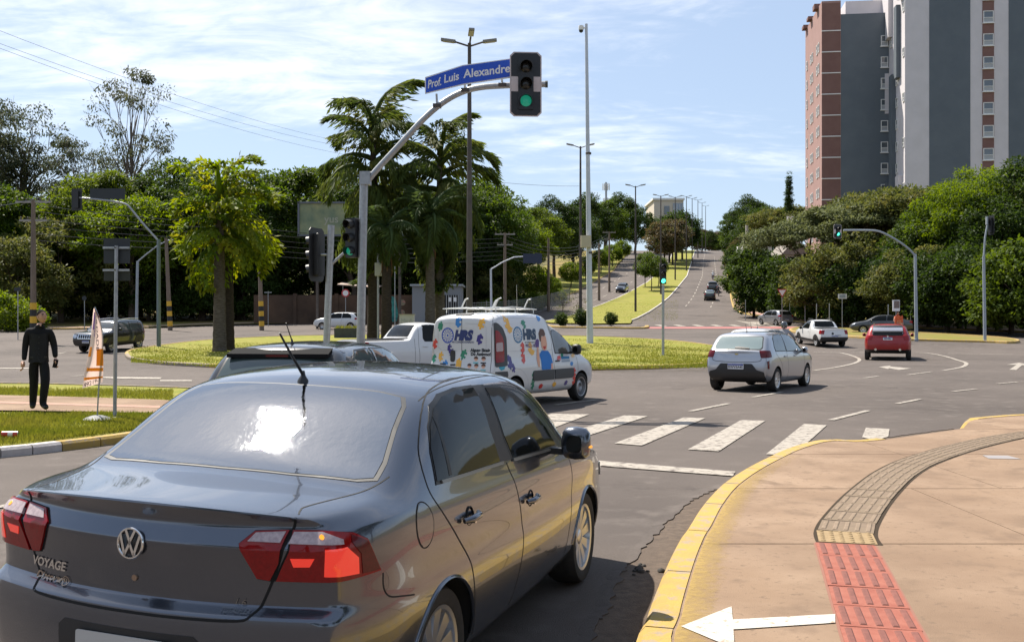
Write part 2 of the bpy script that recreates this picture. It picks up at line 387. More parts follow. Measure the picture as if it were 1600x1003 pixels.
    ring = crom([(p.x, p.y, 0) for p in i3], 4, True)
    sheet('signal_island', [(p.x, p.y) for p in ring], .13, M_grassdry)
    kerb('island_kerb', [(p.x, p.y) for p in ring]+[(ring[0].x, ring[0].y)], .15, M_yel, side=1, cr=0)
    # pedestrian island near left: lawn, path, lawn
    nl = [gp(p) for p in ((-220, 750), (-60, 723), (0, 715), (50, 710), (96, 704.5), (156, 697), (215, 688), (300, 672), (380, 652))]+[on(-3.1, 19.0), on(-2.4, 20.6)]
    bk = [on(-2.9, 21.6), on(-4.4, 22.9), gp((250, 611)), gp((120, 607)), gp((0, 605)), on(-19, 26.0), on(-17, 14)]
    sheet('near_lawn', [(p.x, p.y) for p in nl+bk], .105, M_grass)
    kerb('near_kerb', [(p.x, p.y) for p in nl+bk[:2]], .125, [M_kwhite, M_yel, M_kgrey], pick=lambda t, p: 0 if p.x < -5.9 else 1, stone=1.0, side=1, cr=4)
    kerb('near_kerb', [(p.x, p.y) for p in bk[1:]], .13, M_kgrey, side=1, cr=3)
    pth = [gp((-40, 640), .14), gp((120, 642), .14), gp((260, 645), .14), gp((300, 646), .14), gp((310, 628), .14), gp((250, 624), .14), gp((100, 619), .14), gp((-40, 616), .14)]
    sheet('near_path', [(p.x, p.y) for p in pth], .137, M_pave)
    bd = [gp((-40, 628.5), .14), gp((250, 637), .14), gp((250, 634), .14), gp((-40, 625.5), .14)]
    sheet('near_path', [(p.x, p.y) for p in bd], .141, mat('path_band', (.30, .17, .125), .9, col2=(.36, .21, .15), scale=6))

    # ---- painted markings, each a thin sheet on the asphalt
    MK = empty('road_markings'); MK.rotation_euler = (0, 0, 0); tag(MK, kind='structure')
    def mark(name, px, m=M_white, dz=.012):
        pts = [gp(p) for p in px]; sheet(name, [(p.x, p.y) for p in pts], dz, m, MK)
    def line(name, px, w, m=M_white, cr=0, dz=.012):
        pts = [gp(p) for p in px]
        if cr: pts = crom([(p.x, p.y, 0) for p in pts], cr)
        a = offset_line(pts, w/2); b = offset_line(pts, -w/2)
        sheet(name, [(p.x, p.y) for p in a]+[(p.x, p.y) for p in reversed(b)], dz, m, MK)
    for s in (((862, 647), (921, 648), (868, 668), (800, 668)), ((976, 649.5), (1012, 651), (914, 683), (870, 682)), ((1068, 653), (1102, 654), (1003, 697), (960, 693.5)),
              ((1158, 657), (1196, 658), (1123, 706), (1075, 703)), ((1256, 663), (1292, 665), (1239, 713), (1197, 710.5)), ((1353, 669), (1390, 671), (1388, 683), (1368, 689), (1347, 684))):
        mark('crossing_stripe', s)
    mark('stop_line', ((780, 708), (920, 719.5), (1149, 738), (1145, 745), (920, 727.5), (780, 714)))
    for a, b in (((1079, 643), (1138, 631)), ((1176, 621), (1222, 613)), ((1298, 657), (1356, 642)), ((1402, 631), (1438, 624)), ((1489, 612), (1526, 608)), ((1558, 600), (1590, 597)),
                 ((868, 633), (932, 625)), ((1350, 591), (1372, 588)), ((1418, 586), (1456, 581)), ((-60, 803), (22, 789)), ((1506, 544), (1535, 545)), ((1435, 538), (1465, 539))):
        line('lane_dash', (a, b), .12)
    line('guide_curve', ((1272, 551), (1302, 550.5), (1321, 553), (1338, 558.5), (1343, 563), (1334, 568), (1307, 574), (1272, 579)), .16, cr=4)
    line('guide_curve', ((1431, 551), (1455, 552.5), (1481, 558), (1504, 565), (1510, 569), (1502, 574), (1474, 579)), .16, cr=4)
    for a, b in (((1331, 551), (1352, 551)), ((1481, 552.5), (1583, 554))): line('guide_line', (a, b), .16)
    mark('turn_arrow', ((1373, 573.5), (1392, 571.5), (1391, 573), (1424, 576), (1405, 578.5), (1389, 575.6), (1388, 577)))
    mark('turn_arrow', ((1573, 570), (1592, 567), (1610, 570.5), (1597, 571), (1588, 578.5), (1577, 578), (1588, 570.5)))
    for p in (((150, 590), (170, 589), (253, 590), (250, 592.5), (180, 592)), ((145, 610), (165, 607), (200, 608.5), (225, 612), (190, 612.5), (175, 610.5)), ((250, 594), (300, 594), (300, 596), (250, 596)), ((0, 575), (60, 575), (60, 576.5), (0, 576.5))):
        mark('turn_arrow', p)
    for a, b in (((235, 546), (262, 546)), ((84, 543), (108, 542)), ((88, 553), (102, 551)), ((112, 588), (150, 586)), ((300, 534), (316, 534)), ((640, 520), (700, 520))): line('lane_dash', (a, b), .2)
    mark('cycle_crossing', ((1004, 511), (1010, 513.6), (1260, 513.4), (1246, 510.6)), M_pinkp)
    for i in range(8): x = 1022+i*29; mark('crossing_stripe', ((x, 507.5), (x+9, 507.5), (x+22, 510), (x+10, 510)), dz=.014)
    mark('hatched_nose', ((1148, 500.5), (1180, 505.0), (1196, 508), (1186, 508), (1168, 505.6)), dz=.014); mark('hatched_nose', ((1170, 503), (1192, 503), (1206, 507.5), (1182, 507)), dz=.016)
    for q in ((898, 518.4, 990), (905, 523.6, 975), (700, 517, 850)): line('lane_line', ((q[0], q[1]), (q[2], q[1])), .3)
    line('lane_line', ((850, 508.6), (995, 508.6)), .45)
    # dashes up the avenue and down the other carriageway
    def dashes(a, b, f, m, y0, y1, st, ln, dz):
        y = y0
        def at(pl, y):
            for p, q in zip(pl, pl[1:]):
                if p.y <= y <= q.y: return p.x+(q.x-p.x)*(y-p.y)/(q.y-p.y)
            return pl[-1].x
        while y < y1:
            x0 = at(a, y)*(1-f)+at(b, y)*f; x1 = at(a, y+ln)*(1-f)+at(b, y+ln)*f
            sheet('lane_dash', [(x0-.08, y), (x0+.08, y), (x1+.08, y+ln), (x1-.08, y+ln)], dz, m, MK); y += st
    dashes(Rl, Rr, .36, M_white, 112, 330, 6.5, 3.2, .020); dashes(Rl, Rr, .70, M_white, 106, 300, 7.5, 3.2, .020)
    dashes(Ll, Lr, .36, M_white, 112, 250, 8, 3.4, .020); dashes(Ll, Lr, .70, M_white, 110, 250, 8, 3.4, .020)

    # ---- near right pavement: concrete slabs, kerb stones, gutter
    KP = [(1000, 1060), (1016, 1000), (1031, 954), (1051, 902), (1068, 866), (1080, 848), (1101, 812), (1127, 781), (1162, 755), (1197, 735), (1232, 718), (1272, 705.5), (1307, 703), (1342, 704), (1400, 696), (1484, 683), (1491, 679), (1508, 668), (1569, 661.5), (1600, 660), (1680, 657)]
    K = [G(*p) for p in KP]; K = [on(.35, 2.2), on(.52, 3.2)]+K+[on(13.5, 17.2), on(20, 18.0), on(30, 18.2)]
    drop = lambda a: .16 if 5.2 < a.x < 7.15 and a.y > 12.3 else min(1., .16+abs(a.x-(5.2 if a.x < 6 else 7.15))/.25*.84) if a.y > 12.3 and 4.9 < a.x < 7.5 else 1.
    kerb('near_kerb', [(p.x, p.y) for p in K], .145, [M_yel, M_kgrey], stone=1.9, side=-1, width=.15, cr=4, low=drop)
    line_ = crom([(p.x, p.y, 0) for p in K], 4); inner = offset_line(line_, -.147)
    outline = [(p.x, p.y) for p in inner]+[(30, 2.2)]
    PV = empty('near_pavement'); PV.rotation_euler = (0, 0, 0); tag(PV, kind='structure')
    cuts = [-1, 4.72, 7.0, 9.35, 11.8, 14.6, 99]
    for ya, yb in zip(cuts, cuts[1:]):
        for xa, xb in ((-9, 3.75 if ya > 6 and ya < 9 else 4.6), (3.75 if ya > 6 and ya < 9 else 4.6, 7.3), (7.3, 40)):
            bm = bmesh.new(); bm.faces.new([bm.verts.new((x, y, 0)) for x, y in outline])
            for co, no in (((0, ya+.009, 0), (0, -1, 0)), ((0, yb-.009, 0), (0, 1, 0)), ((xa+.005, 0, 0), (-1, 0, 0)), ((xb-.005, 0, 0), (1, 0, 0))):
                bmesh.ops.bisect_plane(bm, geom=bm.verts[:]+bm.edges[:]+bm.faces[:], plane_co=co, plane_no=no, clear_outer=True)
            if not bm.faces: bm.free(); continue
            bmesh.ops.triangulate(bm, faces=bm.faces[:])
            bmesh.ops.recalc_face_normals(bm, faces=bm.faces)
            if sum(f.normal.z for f in bm.faces) < 0: bmesh.ops.reverse_faces(bm, faces=bm.faces)
            for v in bm.verts: v.co.z = .138
            r = bmesh.ops.extrude_face_region(bm, geom=bm.faces[:]); top = set(e for e in r['geom'] if isinstance(e, bmesh.types.BMVert))
            for v in bm.verts:
                if v not in top: v.co.z = .02
            bmesh.ops.recalc_face_normals(bm, faces=bm.faces)
            me = bpy.data.meshes.new('concrete_slab'); bm.to_mesh(me); bm.free(); link('concrete_slab', me, PV, M_pave)
    sheet('pavement_bed', [(x, y) for x, y in outline], .10, M_joint)
    # yellow overspray beside the kerb
    m = mat('overspray', (.38, .255, .07), .85)
    nt = m.node_tree; at = nt.nodes.new('ShaderNodeAttribute'); at.attribute_name = 'paint'; no = nt.nodes.new('ShaderNodeTexNoise'); no.inputs['Scale'].default_value = 26; no.inputs['Detail'].default_value = 7
    tcn = nt.nodes.new('ShaderNodeTexCoord'); nt.links.new(tcn.outputs['Object'], no.inputs['Vector'])
    mu = nt.nodes.new('ShaderNodeMath'); mu.operation = 'MULTIPLY_ADD'; nt.links.new(no.outputs[0], mu.inputs[0]); mu.inputs[1].default_value = .9; mu.inputs[2].default_value = -.45
    su = nt.nodes.new('ShaderNodeMath'); su.operation = 'ADD'; su.use_clamp = True; nt.links.new(mu.outputs[0], su.inputs[0]); nt.links.new(at.outputs['Fac'], su.inputs[1])
    nt.links.new(su.outputs[0], nt.nodes['Principled BSDF'].inputs['Alpha'])
    ow = offset_line(line_, -.165); iw = offset_line(line_, -.46); mid = offset_line(line_, -.30)
    vs = []; fs = []; at_v = []
    sel = [i for i in range(len(line_)) if line_[i].y < 12.1 and line_[i].y > 2.5]
    for q, i in enumerate(sel):
        k = 1. if line_[i].y < 9 else max(0., (12.1-line_[i].y)/3.1)
        for p, a in ((ow[i], .66*k), (mid[i], .22*k), (iw[i], -.45)): vs.append((p.x, p.y, .1405)); at_v.append(a)
        if q: b = q*3; fs += [(b-3, b, b+1, b-2), (b-2, b+1, b+2, b-1)]
    mb = MB().add(vs, fs); o = mb.build('paint_overspray', m, PV); atr = o.data.attributes.new('paint', 'FLOAT', 'POINT'); atr.data.foreach_set('value', at_v)
    # arrow painted on the slabs
    ar = [G(px, py, .142) for px, py in ((1064, 978), (1143, 947), (1145, 967.5), (1305, 959), (1305, 972.5), (1146, 983), (1148, 1013))]
    sheet('pavement_arrow', [(p.x, p.y) for p in ar], .1435, M_white2, PV)
    dr = [G(px, py, .142) for px, py in ((1535, 711), (1575, 711.5), (1596, 717), (1545, 716))]
    sheet('drain_cover', [(p.x, p.y) for p in dr], .1425, mat('cover_grey', (.24, .22, .22), .8), PV)
    # gutter apron with a ragged asphalt edge
    rnd = random.Random(4); ge = [G(*p) for p in ((928, 1003), (948, 959), (970, 906), (983, 884), (1014, 849), (1044, 814), (1088, 779), (1128, 762), (1158, 744), (1189, 727), (1224, 713), (1262, 704), (1310, 695), (1350, 690), (1440, 677), (1490, 671))]
    ge = [on(.2, 2.2), on(.33, 3.2)]+ge
    ge = [Vector((p.x+rnd.uniform(-.022, .022), p.y+rnd.uniform(-.03, .03), 0)) for p in resample(crom([(p.x, p.y, 0) for p in ge], 5), .09)]
    inn = [p for p in line_ if p.y < 14.3]
    sheet('gutter', [(p.x, p.y) for p in ge]+[(p.x+.02, p.y) for p in reversed(inn)], .004, M_asph2)
    # the asphalt stands a little proud of the gutter along its broken edge
    mb = MB(); a2 = offset_line(ge, .09)
    for i in range(len(ge)-1):
        p, q, r, s_ = ge[i], ge[i+1], a2[i+1], a2[i]
        mb.add([(p.x, p.y, .013), (q.x, q.y, .013), (r.x, r.y, .001), (s_.x, s_.y, .001), (p.x, p.y, -.01), (q.x, q.y, -.01)], [(0, 1, 2, 3), (0, 4, 5, 1)])
    tag(mb.build('asphalt_edge', M_asph), kind='structure')
    # clod of tar and earth in the gutter
    mb = MB()
    for i in range(13):
        c = G(1000+rnd.gauss(0, 16), 893+rnd.gauss(0, 5)); r = rnd.uniform(.008, .03)
        mb.lathe([(0, 0), (r, .2*r), (r*.8, r*.7), (0, r)], T(c.x, c.y, .004) @ RZ(rnd.uniform(0, 360)), 6)
    tag(mb.build('gutter_debris', mat('tar', (.03, .026, .022), .8), None, 60), kind='stuff')

    # ---- tactile paving: one object per tile, bars along the walking line
    TP = empty('tactile_paving'); TP.rotation_euler = (0, 0, 0); tag(TP, kind='structure')
    def tile_mesh(nm, m, bar_m, dots=False):
        mb = MB(); s = .197
        mb.add([(-s, -s, .0), (s, -s, 0), (s, s, 0), (-s, s, 0), (-s, -s, .008), (s, -s, .008), (s, s, .008), (-s, s, .008)], [(4, 5, 6, 7), (0, 1, 5, 4), (1, 2, 6, 5), (2, 3, 7, 6), (3, 0, 4, 7)])
        if dots:
            for i in range(6):
                for j in range(6): mb.lathe([(.019, .008), (.013, .014), (0, .0145)], T(-.165+i*.066, -.165+j*.066, 0), 8, mi=1)
        else:
            for i in range(5):
                x = -.158+i*.079; w, l, t = .0185, .165, .0145
                mb.add([(x-w, -l, .008), (x+w, -l, .008), (x+w, l, .008), (x-w, l, .008), (x-w*.6, -l*.96, t), (x+w*.6, -l*.96, t), (x+w*.6, l*.96, t), (x-w*.6, l*.96, t)], [(4, 5, 6, 7), (0, 1, 5, 4), (1, 2, 6, 5), (2, 3, 7, 6), (3, 0, 4, 7)], 1)
        me = mb.mesh(nm); me.materials.append(m); me.materials.append(bar_m); return me
    red = tile_mesh('red_tile', M_red_t, mat('red_bar', (.185, .066, .05), .88, col2=(.14, .05, .038), scale=20)); gry = tile_mesh('brown_tile', M_grey_t, M_grey_b); snd = tile_mesh('sand_tile', M_sand_t, M_sand_t, True)
    p0 = Vector((2.335, 6.98, 0)); d = Vector((-.235, -.972, 0)).normalized()
    bed = []
    for i in range(8):
        c = p0+d*(.2+.4*i); o = link('red_tile', red, TP); o.location = (c.x, c.y, .138+rnd.uniform(-.002, .002)); o.rotation_euler = (rnd.uniform(-.006, .006), rnd.uniform(-.006, .006), math.atan2(d.y, d.x)-math.pi/2+rnd.uniform(-.012, .012))
    cl = [Vector((2.37, 6.99, 0))]+[Vector((p.x, p.y, 0)) for p in (G(a, b, .14) for a, b in ((1321, 833), (1331, 810), (1361, 773), (1402, 738), (1446, 717), (1518, 695), (1600, 678.5), (1700, 668)))]
    cl = resample(crom(cl, 8), .02); acc = 0; last = cl[0]; want = .2; k = 0
    for a, b in zip(cl, cl[1:]):
        acc += (b-a).length
        if acc >= want:
            t = (b-a).normalized(); o = link('sand_tile' if k == 0 else 'brown_tile', snd if k == 0 else gry, TP); o.location = (b.x, b.y, .138+rnd.uniform(-.002, .002)); o.rotation_euler = (0, 0, math.atan2(t.y, t.x)-math.pi/2+rnd.uniform(-.01, .01)); want += .4; k += 1
    a = offset_line(cl, .225); b = offset_line(cl, -.225)
    sheet('tile_bed', [(p.x, p.y) for p in a[::6]]+[(p.x, p.y) for p in reversed(b[::6])], .1395, M_joint, TP)
    q = [p0+d*t for t in (0, 3.3)]; n = Vector((-d.y, d.x, 0))*.212
    sheet('tile_bed', [tuple((q[0]+n)[:2]), tuple((q[0]-n)[:2]), tuple((q[1]-n)[:2]), tuple((q[1]+n)[:2])], .1395, mat('red_bed', (.22, .10, .07), .9), TP)
    return dict(Ll=Ll, Lr=Lr, Rl=Rl, Rr=Rr)
S = setting()
# ------------------------------------------------------------------ vehicle materials
def paint(name, col, metal=.0, rough=.32, flake=0., coat=1.):
    m = mat(name, col, rough, metal, spec=.5, coat=coat)
    if flake:
        nt = m.node_tree; n = nt.nodes.new('ShaderNodeTexNoise'); n.inputs['Scale'].default_value = 900; n.inputs['Detail'].default_value = 2
        b = nt.nodes.new('ShaderNodeBump'); b.inputs['Strength'].default_value = flake; b.inputs['Distance'].default_value = .001
        nt.links.new(n.outputs[0], b.inputs['Height']); nt.links.new(b.outputs[0], nt.nodes['Principled BSDF'].inputs['Normal'])
    return m
P_grey = paint('graphite_paint', (.098, .109, .134), .80, .22, .05)
P_black = paint('black_paint', (.012, .012, .013), .2, .25)
P_dark = paint('dark_grey_paint', (.05, .051, .054), .5, .3)
P_white = paint('white_paint', (.60, .60, .60), 0, .3)
P_silver = paint('silver_paint', (.36, .37, .40), .65, .30, .05)
P_red = paint('red_paint', (.27, .006, .008), .2, .35, .03, .5)
M_blk = mat('black_plastic', (.018, .018, .019), .5)
M_rub = mat('tyre_rubber', (.022, .021, .020), .78, col2=(.032, .030, .028), scale=30, spec=.3)
M_seal = mat('window_seal', (.010, .010, .010), .45)
M_glass = mat('tinted_glass', (.006, .007, .007), .04, spec=.20)
M_glassg = mat('green_glass', (.055, .075, .072), .03, spec=.65, coat=.5)
M_glassr = mat('rear_glass', (.34, .35, .36), .028, 1., bump=.16, bscale=4.5)
M_chr = mat('chrome', (.72, .72, .72), .12, 1.)
M_rim = mat('alloy', (.60, .60, .61), .28, .85)
M_rimd = mat('steel_rim', (.33, .33, .34), .4, .7)
M_seam = mat('panel_gap', (.004, .004, .004), .8)
M_redl = mat('red_lens', (.27, .005, .006), .12, spec=.35, coat=.15, col2=(.21, .004, .005), scale=70)
M_redd = mat('dark_red_lens', (.11, .004, .006), .12, spec=.35, coat=.15, col2=(.08, .003, .004), scale=70)
M_redb = mat('brake_light', (.45, .012, .01), .15, coat=1., emit=(1, .05, .025, .30))
M_clr = mat('clear_lens', (.52, .42, .42), .15, spec=.3, col2=(.36, .28, .29), scale=60)
M_amb = mat('amber_bulb', (.75, .28, .02), .2, emit=(1, .38, .03, .5))
M_head = mat('head_lamp', (.50, .52, .55), .08, .4, coat=1.)
M_plate = mat('plate_white', (.66, .67, .70), .5)
M_plateb = mat('plate_blue', (.02, .05, .30), .5)
M_under = mat('underbody', (.012, .012, .012), .9)
M_int = mat('cabin_dark', (.02, .02, .02), .8)

def text2d(txt, size=1., shear=0., bold=0., align='CENTER', spacing=1.):
    c = bpy.data.curves.new('lettering', 'FONT'); c.body = txt; c.size = size; c.shear = shear; c.offset = bold; c.align_x = align; c.align_y = 'CENTER'; c.space_character = spacing; c.resolution_u = 3
    o = bpy.data.objects.new('lettering', c); COL.objects.link(o)
    dg = bpy.context.evaluated_depsgraph_get(); me = bpy.data.meshes.new_from_object(o.evaluated_get(dg))
    vs = [(v.co.x, v.co.y) for v in me.vertices]; fs = [tuple(p.vertices) for p in me.polygons]
    bpy.data.objects.remove(o); bpy.data.curves.remove(c); bpy.data.meshes.remove(me)
    return vs, fs
def text_obj(name, txt, size, m, mtx, depth=.004, parent=None, **k):
    "flat raised lettering in the local xy plane of mtx"
    vs, fs = text2d(txt, size, **k); n = len(vs)
    P = [mtx @ Vector((x, y, depth)) for x, y in vs]
    mb = MB().add(P, fs)
    return mb.build(name, m, parent, fix=False)

VIEWS = {  # name: (origin of a 2D point, ray direction)
    'R': (lambda a, b: Vector((a, -4, b)), Vector((0, 1, 0))), 'L': (lambda a, b: Vector((a, 4, b)), Vector((0, -1, 0))),
    'B': (lambda a, b: Vector((-3, a, b)), Vector((1, 0, 0))), 'F': (lambda a, b: Vector((9, a, b)), Vector((-1, 0, 0))),
    'T': (lambda a, b: Vector((a, b, 5)), Vector((0, 0, -1)))}
def diag(ang, x0, y0):
    "view across a rear corner: a runs along the horizontal axis square to the ray"
    d = Vector((math.cos(RAD(ang)), math.sin(RAD(ang)), 0)); u = Vector((-d.y, d.x, 0))
    return (lambda a, b: Vector((x0, y0, b))+u*a-d*3, d)

class Car:
    def __init__(s, name, label, cat, group, st, rear, front, paint, sub=2, crease=.25, belt_cr=.35, lower=None, bulge=(.045, .035), ledge=None):
        "st: (x, z bottom, z belt, z top, half width, half width of the roof); rear/front: x offsets of the 7 rows at the ends"
        s.root = empty(name, label=label, cat=cat, group=group); s.paint = paint
        lower = lower or [(.84, 0), (.965, .10), (1., .46), (.992, .80), (.955, 1)]; BL = len(lower)-1; rows = BL+3; bm = bmesh.new(); grid = []
        cr = bm.edges.layers.float.new('crease_edge')
        def sec(x, zb, zt_b, zt, w, wg):
            g = max(zt-zt_b, .01); ze = zt-min(.055, .4*g); r = [(a*w, zb+b*(zt_b-zb)) for a, b in lower]
            y4, z4 = r[BL]; r.append(((y4+wg)/2+.02*min(1, g/.4), (z4+ze)/2)); r.append((wg, ze)); return r, zt
        n = len(st)
        for i, q in enumerate(st):
            r, zt = sec(*q); x = q[0]; off = rear if i == 0 else front if i == n-1 else [0]*rows
            ring = {}
            for k, (y, z) in enumerate(r):
                for c in (-1, 1): ring[k, c] = bm.verts.new((x+off[k], c*y, z))
            sg = -1 if i == 0 else 1 if i == n-1 else 0
            for k in (0, rows-1):
                y, z = r[k]
                for c in (-.5, 0, .5): ring[k, c] = bm.verts.new((x+off[k]+sg*(bulge[1] if c else bulge[0]), c*y*1.1, z if k == 0 else zt-(.012 if c else 0)))
            if sg:
                for k in range(1, rows-1):
                    y, z = r[k]
                    for c in (-.5, 0, .5): ring[k, c] = bm.verts.new((x+off[k]+sg*(bulge[1] if c else bulge[0]), c*y*1.1, z))
            grid.append(ring)
        path = [(0, 0), (0, .5), (0, 1)]+[(k, 1) for k in range(1, rows)]+[(rows-1, .5), (rows-1, 0), (rows-1, -.5)]+[(k, -1) for k in range(rows-1, -1, -1)]+[(0, -.5)]
        m = len(path)
        for i in range(n-1):
            for j in range(m):
                a, b = path[j], path[(j+1) % m]; bm.faces.new((grid[i][a], grid[i][b], grid[i+1][b], grid[i+1][a]))
        cols = (-1, -.5, 0, .5, 1)
        for g in (grid[0], grid[-1]):
            for k in range(rows-1):
                for c, d in zip(cols, cols[1:]): bm.faces.new((g[k, c], g[k, d], g[k+1, d], g[k+1, c]))
        bmesh.ops.recalc_face_normals(bm, faces=bm.faces)
        def setc(a, b, v):
            e = bm.edges.get((a, b))
            if e: e[cr] = v
        for i in range(n-1):
            for c in (-1, 1):
                setc(grid[i][BL, c], grid[i+1][BL, c], belt_cr); setc(grid[i][0, c], grid[i+1][0, c], .6); setc(grid[i][rows-1, c], grid[i+1][rows-1, c], crease)
        for g in (grid[0], grid[-1]):
            for j in range(m): setc(g[path[j]], g[path[(j+1) % m]], .45)
        if ledge:
            for g in (grid[0],):
                for k in ledge:
                    for c, d in zip(cols, cols[1:]): setc(g[k, c], g[k, d], .7)
        me = bpy.data.meshes.new('body'); bm.to_mesh(me); bm.free(); o = link('body', me)
        md = o.modifiers.new('s', 'SUBSURF'); md.levels = md.render_levels = sub
        dg = bpy.context.evaluated_depsgraph_get(); me2 = bpy.data.meshes.new_from_object(o.evaluated_get(dg)); bpy.data.objects.remove(o)
        b2 = bmesh.new(); b2.from_mesh(me2); s.bvh = BVHTree.FromBMesh(b2); b2.free(); s.me = me2; s.cut = []
    def arches(s, wheels, r, depth=.32):
        "cut round wheel openings (x, z, radius) into both sides"
        o = link('body', s.me); mb = MB()
        for x, z, rr in wheels:
            for c in (-1, 1):
                w = abs(s.hit('R', x, max(z+rr*.9, .45)).y); m = T(x, c*(w+.25), z) @ RX(90*c)
                mb.lathe([(0, 0), (rr, 0), (rr, .25+depth), (0, .25+depth)], m, 40)
        k = mb.build('c', None)
        o.data.materials.append(s.paint); o.data.materials.append(M_under)
        k.data.materials.append(s.paint); k.data.materials.append(M_under); k.data.polygons.foreach_set('material_index', [1]*len(k.data.polygons))
        bmk = bmesh.new(); bmk.from_mesh(k.data); bmesh.ops.remove_doubles(bmk, verts=bmk.verts, dist=1e-4); bmesh.ops.recalc_face_normals(bmk, faces=bmk.faces); bmk.to_mesh(k.data); bmk.free()
        md = o.modifiers.new('b', 'BOOLEAN'); md.operation = 'DIFFERENCE'; md.object = k; md.solver = 'EXACT'
        dg = bpy.context.evaluated_depsgraph_get(); me = bpy.data.meshes.new_from_object(o.evaluated_get(dg)); bpy.data.objects.remove(o); bpy.data.objects.remove(k); s.me = me
    def body(s, low=None):
        "link the body; faces below z = low take the dark plastic"
        me = s.me; smooth(me, 32)
        if len(me.materials) == 0: me.materials.append(s.paint); me.materials.append(M_under)
        me.materials.append(M_blk)
        for p in me.polygons:
            if p.material_index == 0 and p.normal.z < -.85: p.material_index = 1
            elif low is not None and p.material_index == 0 and p.center.z < (low(p.center.x) if callable(low) else low): p.material_index = 2
        o = bpy.data.objects.new('body', me); COL.objects.link(o); o.parent = s.root; return o
    def hit(s, view, a, b):
        f, d = VIEWS[view] if isinstance(view, str) else view; o = f(a, b); r = s.bvh.ray_cast(o, d)
        if r[0] is None:
            r = s.bvh.find_nearest(o+d*3.6)
        s.n = r[1]; return r[0]
    def patch(s, name, view, poly, m, off=.004, parent=None, res=.07, r=0., tris=None, skirt=True, both=False):
        "a thin panel lying on the body, outlined by poly in the given view"
        out = None
        for mir in ((0, 1) if both else (0,)):
            bm = bmesh.new()
            if tris:
                vs = [bm.verts.new((p[0], p[1], 0)) for p in tris[0]]
                for f in tris[1]:
                    try: bm.faces.new([vs[i] for i in f])
                    except ValueError: pass
            else:
                pl = rounded(poly, r) if r else poly
                bm.faces.new([bm.verts.new((p[0], p[1], 0)) for p in pl]); bmesh.ops.triangulate(bm, faces=bm.faces[:])
            for ax in (0, 1):
                c = [v.co[ax] for v in bm.verts]; k = math.floor(min(c)/res)+1
                while k*res < max(c):
                    co = [0, 0, 0]; no = [0, 0, 0]; co[ax] = k*res; no[ax] = 1
                    bmesh.ops.bisect_plane(bm, geom=bm.verts[:]+bm.edges[:]+bm.faces[:], plane_co=co, plane_no=no, dist=1e-5); k += 1
            base = {}
            for v in bm.verts:
                p = s.hit(view, v.co.x, v.co.y); n = s.n
                if mir: p = Vector((p.x, -p.y, p.z)); n = Vector((n.x, -n.y, n.z))
                base[v] = (p, n)
            for v, (p, n) in base.items(): v.co = p+n*off
            ref = sum((n for p, n in base.values()), Vector())
            if skirt:
                be = [e for e in bm.edges if e.is_boundary]; r_ = bmesh.ops.extrude_edge_only(bm, edges=be)
                nv = [g for g in r_['geom'] if isinstance(g, bmesh.types.BMVert)]
                for v in nv:
                    q = s.bvh.find_nearest(Vector((v.co.x, abs(v.co.y)*(1 if not mir else 1)*(1 if v.co.y > 0 else -1), v.co.z)))
                    v.co = q[0]-q[1]*.003
            bmesh.ops.recalc_face_normals(bm, faces=bm.faces)
            for f in bm.faces: pass
            if bm.faces and sum((f.normal*f.calc_area() for f in bm.faces), Vector()).dot(ref) < 0: bmesh.ops.reverse_faces(bm, faces=bm.faces)
            me = bpy.data.meshes.new(name); bm.to_mesh(me); bm.free(); out = link(name, me, parent or s.root, m); smooth(me, 35)
        return out
    def seam(s, view, pts, w=.006, m=None, off=.0012, both=False, name='panel_gap', cr=4):
        "a narrow line lying on the body"
        P = crom([(a, b, 0) for a, b in pts], cr) if cr else [Vector((a, b, 0)) for a, b in pts]
        P = resample(P, .05)
        for mir in ((0, 1) if both else (0,)):
            Q = []
            for p in P:
                h = s.hit(view, p.x, p.y)+s.n*off; n = s.n.copy()
                if mir: h = Vector((h.x, -h.y, h.z)); n = Vector((n.x, -n.y, n.z))
                Q.append((h, n))
            vs = []; fs = []
            for i, (h, n) in enumerate(Q):
                t = (Q[min(i+1, len(Q)-1)][0]-Q[max(i-1, 0)][0]).normalized(); b = t.cross(n).normalized()*w/2; vs += [h-b, h+b]
                if i: fs.append((2*i-2, 2*i-1, 2*i+1, 2*i))
            MB().add(vs, fs).build(name, m or M_seam, s.root)
    def text(s, name, view, txt, size, a, b, m, off=.004, flip=1, parent=None, sx=1., rot=0., **k):
        vs, fs = text2d(txt, size, **k); c, sn = math.cos(RAD(rot)), math.sin(RAD(rot))
        vs = [(a+flip*sx*(x*c-y*sn), b+x*sn+y*c) for x, y in vs]
        return s.patch(name, view, None, m, off, parent, res=9, tris=(vs, fs), skirt=False)
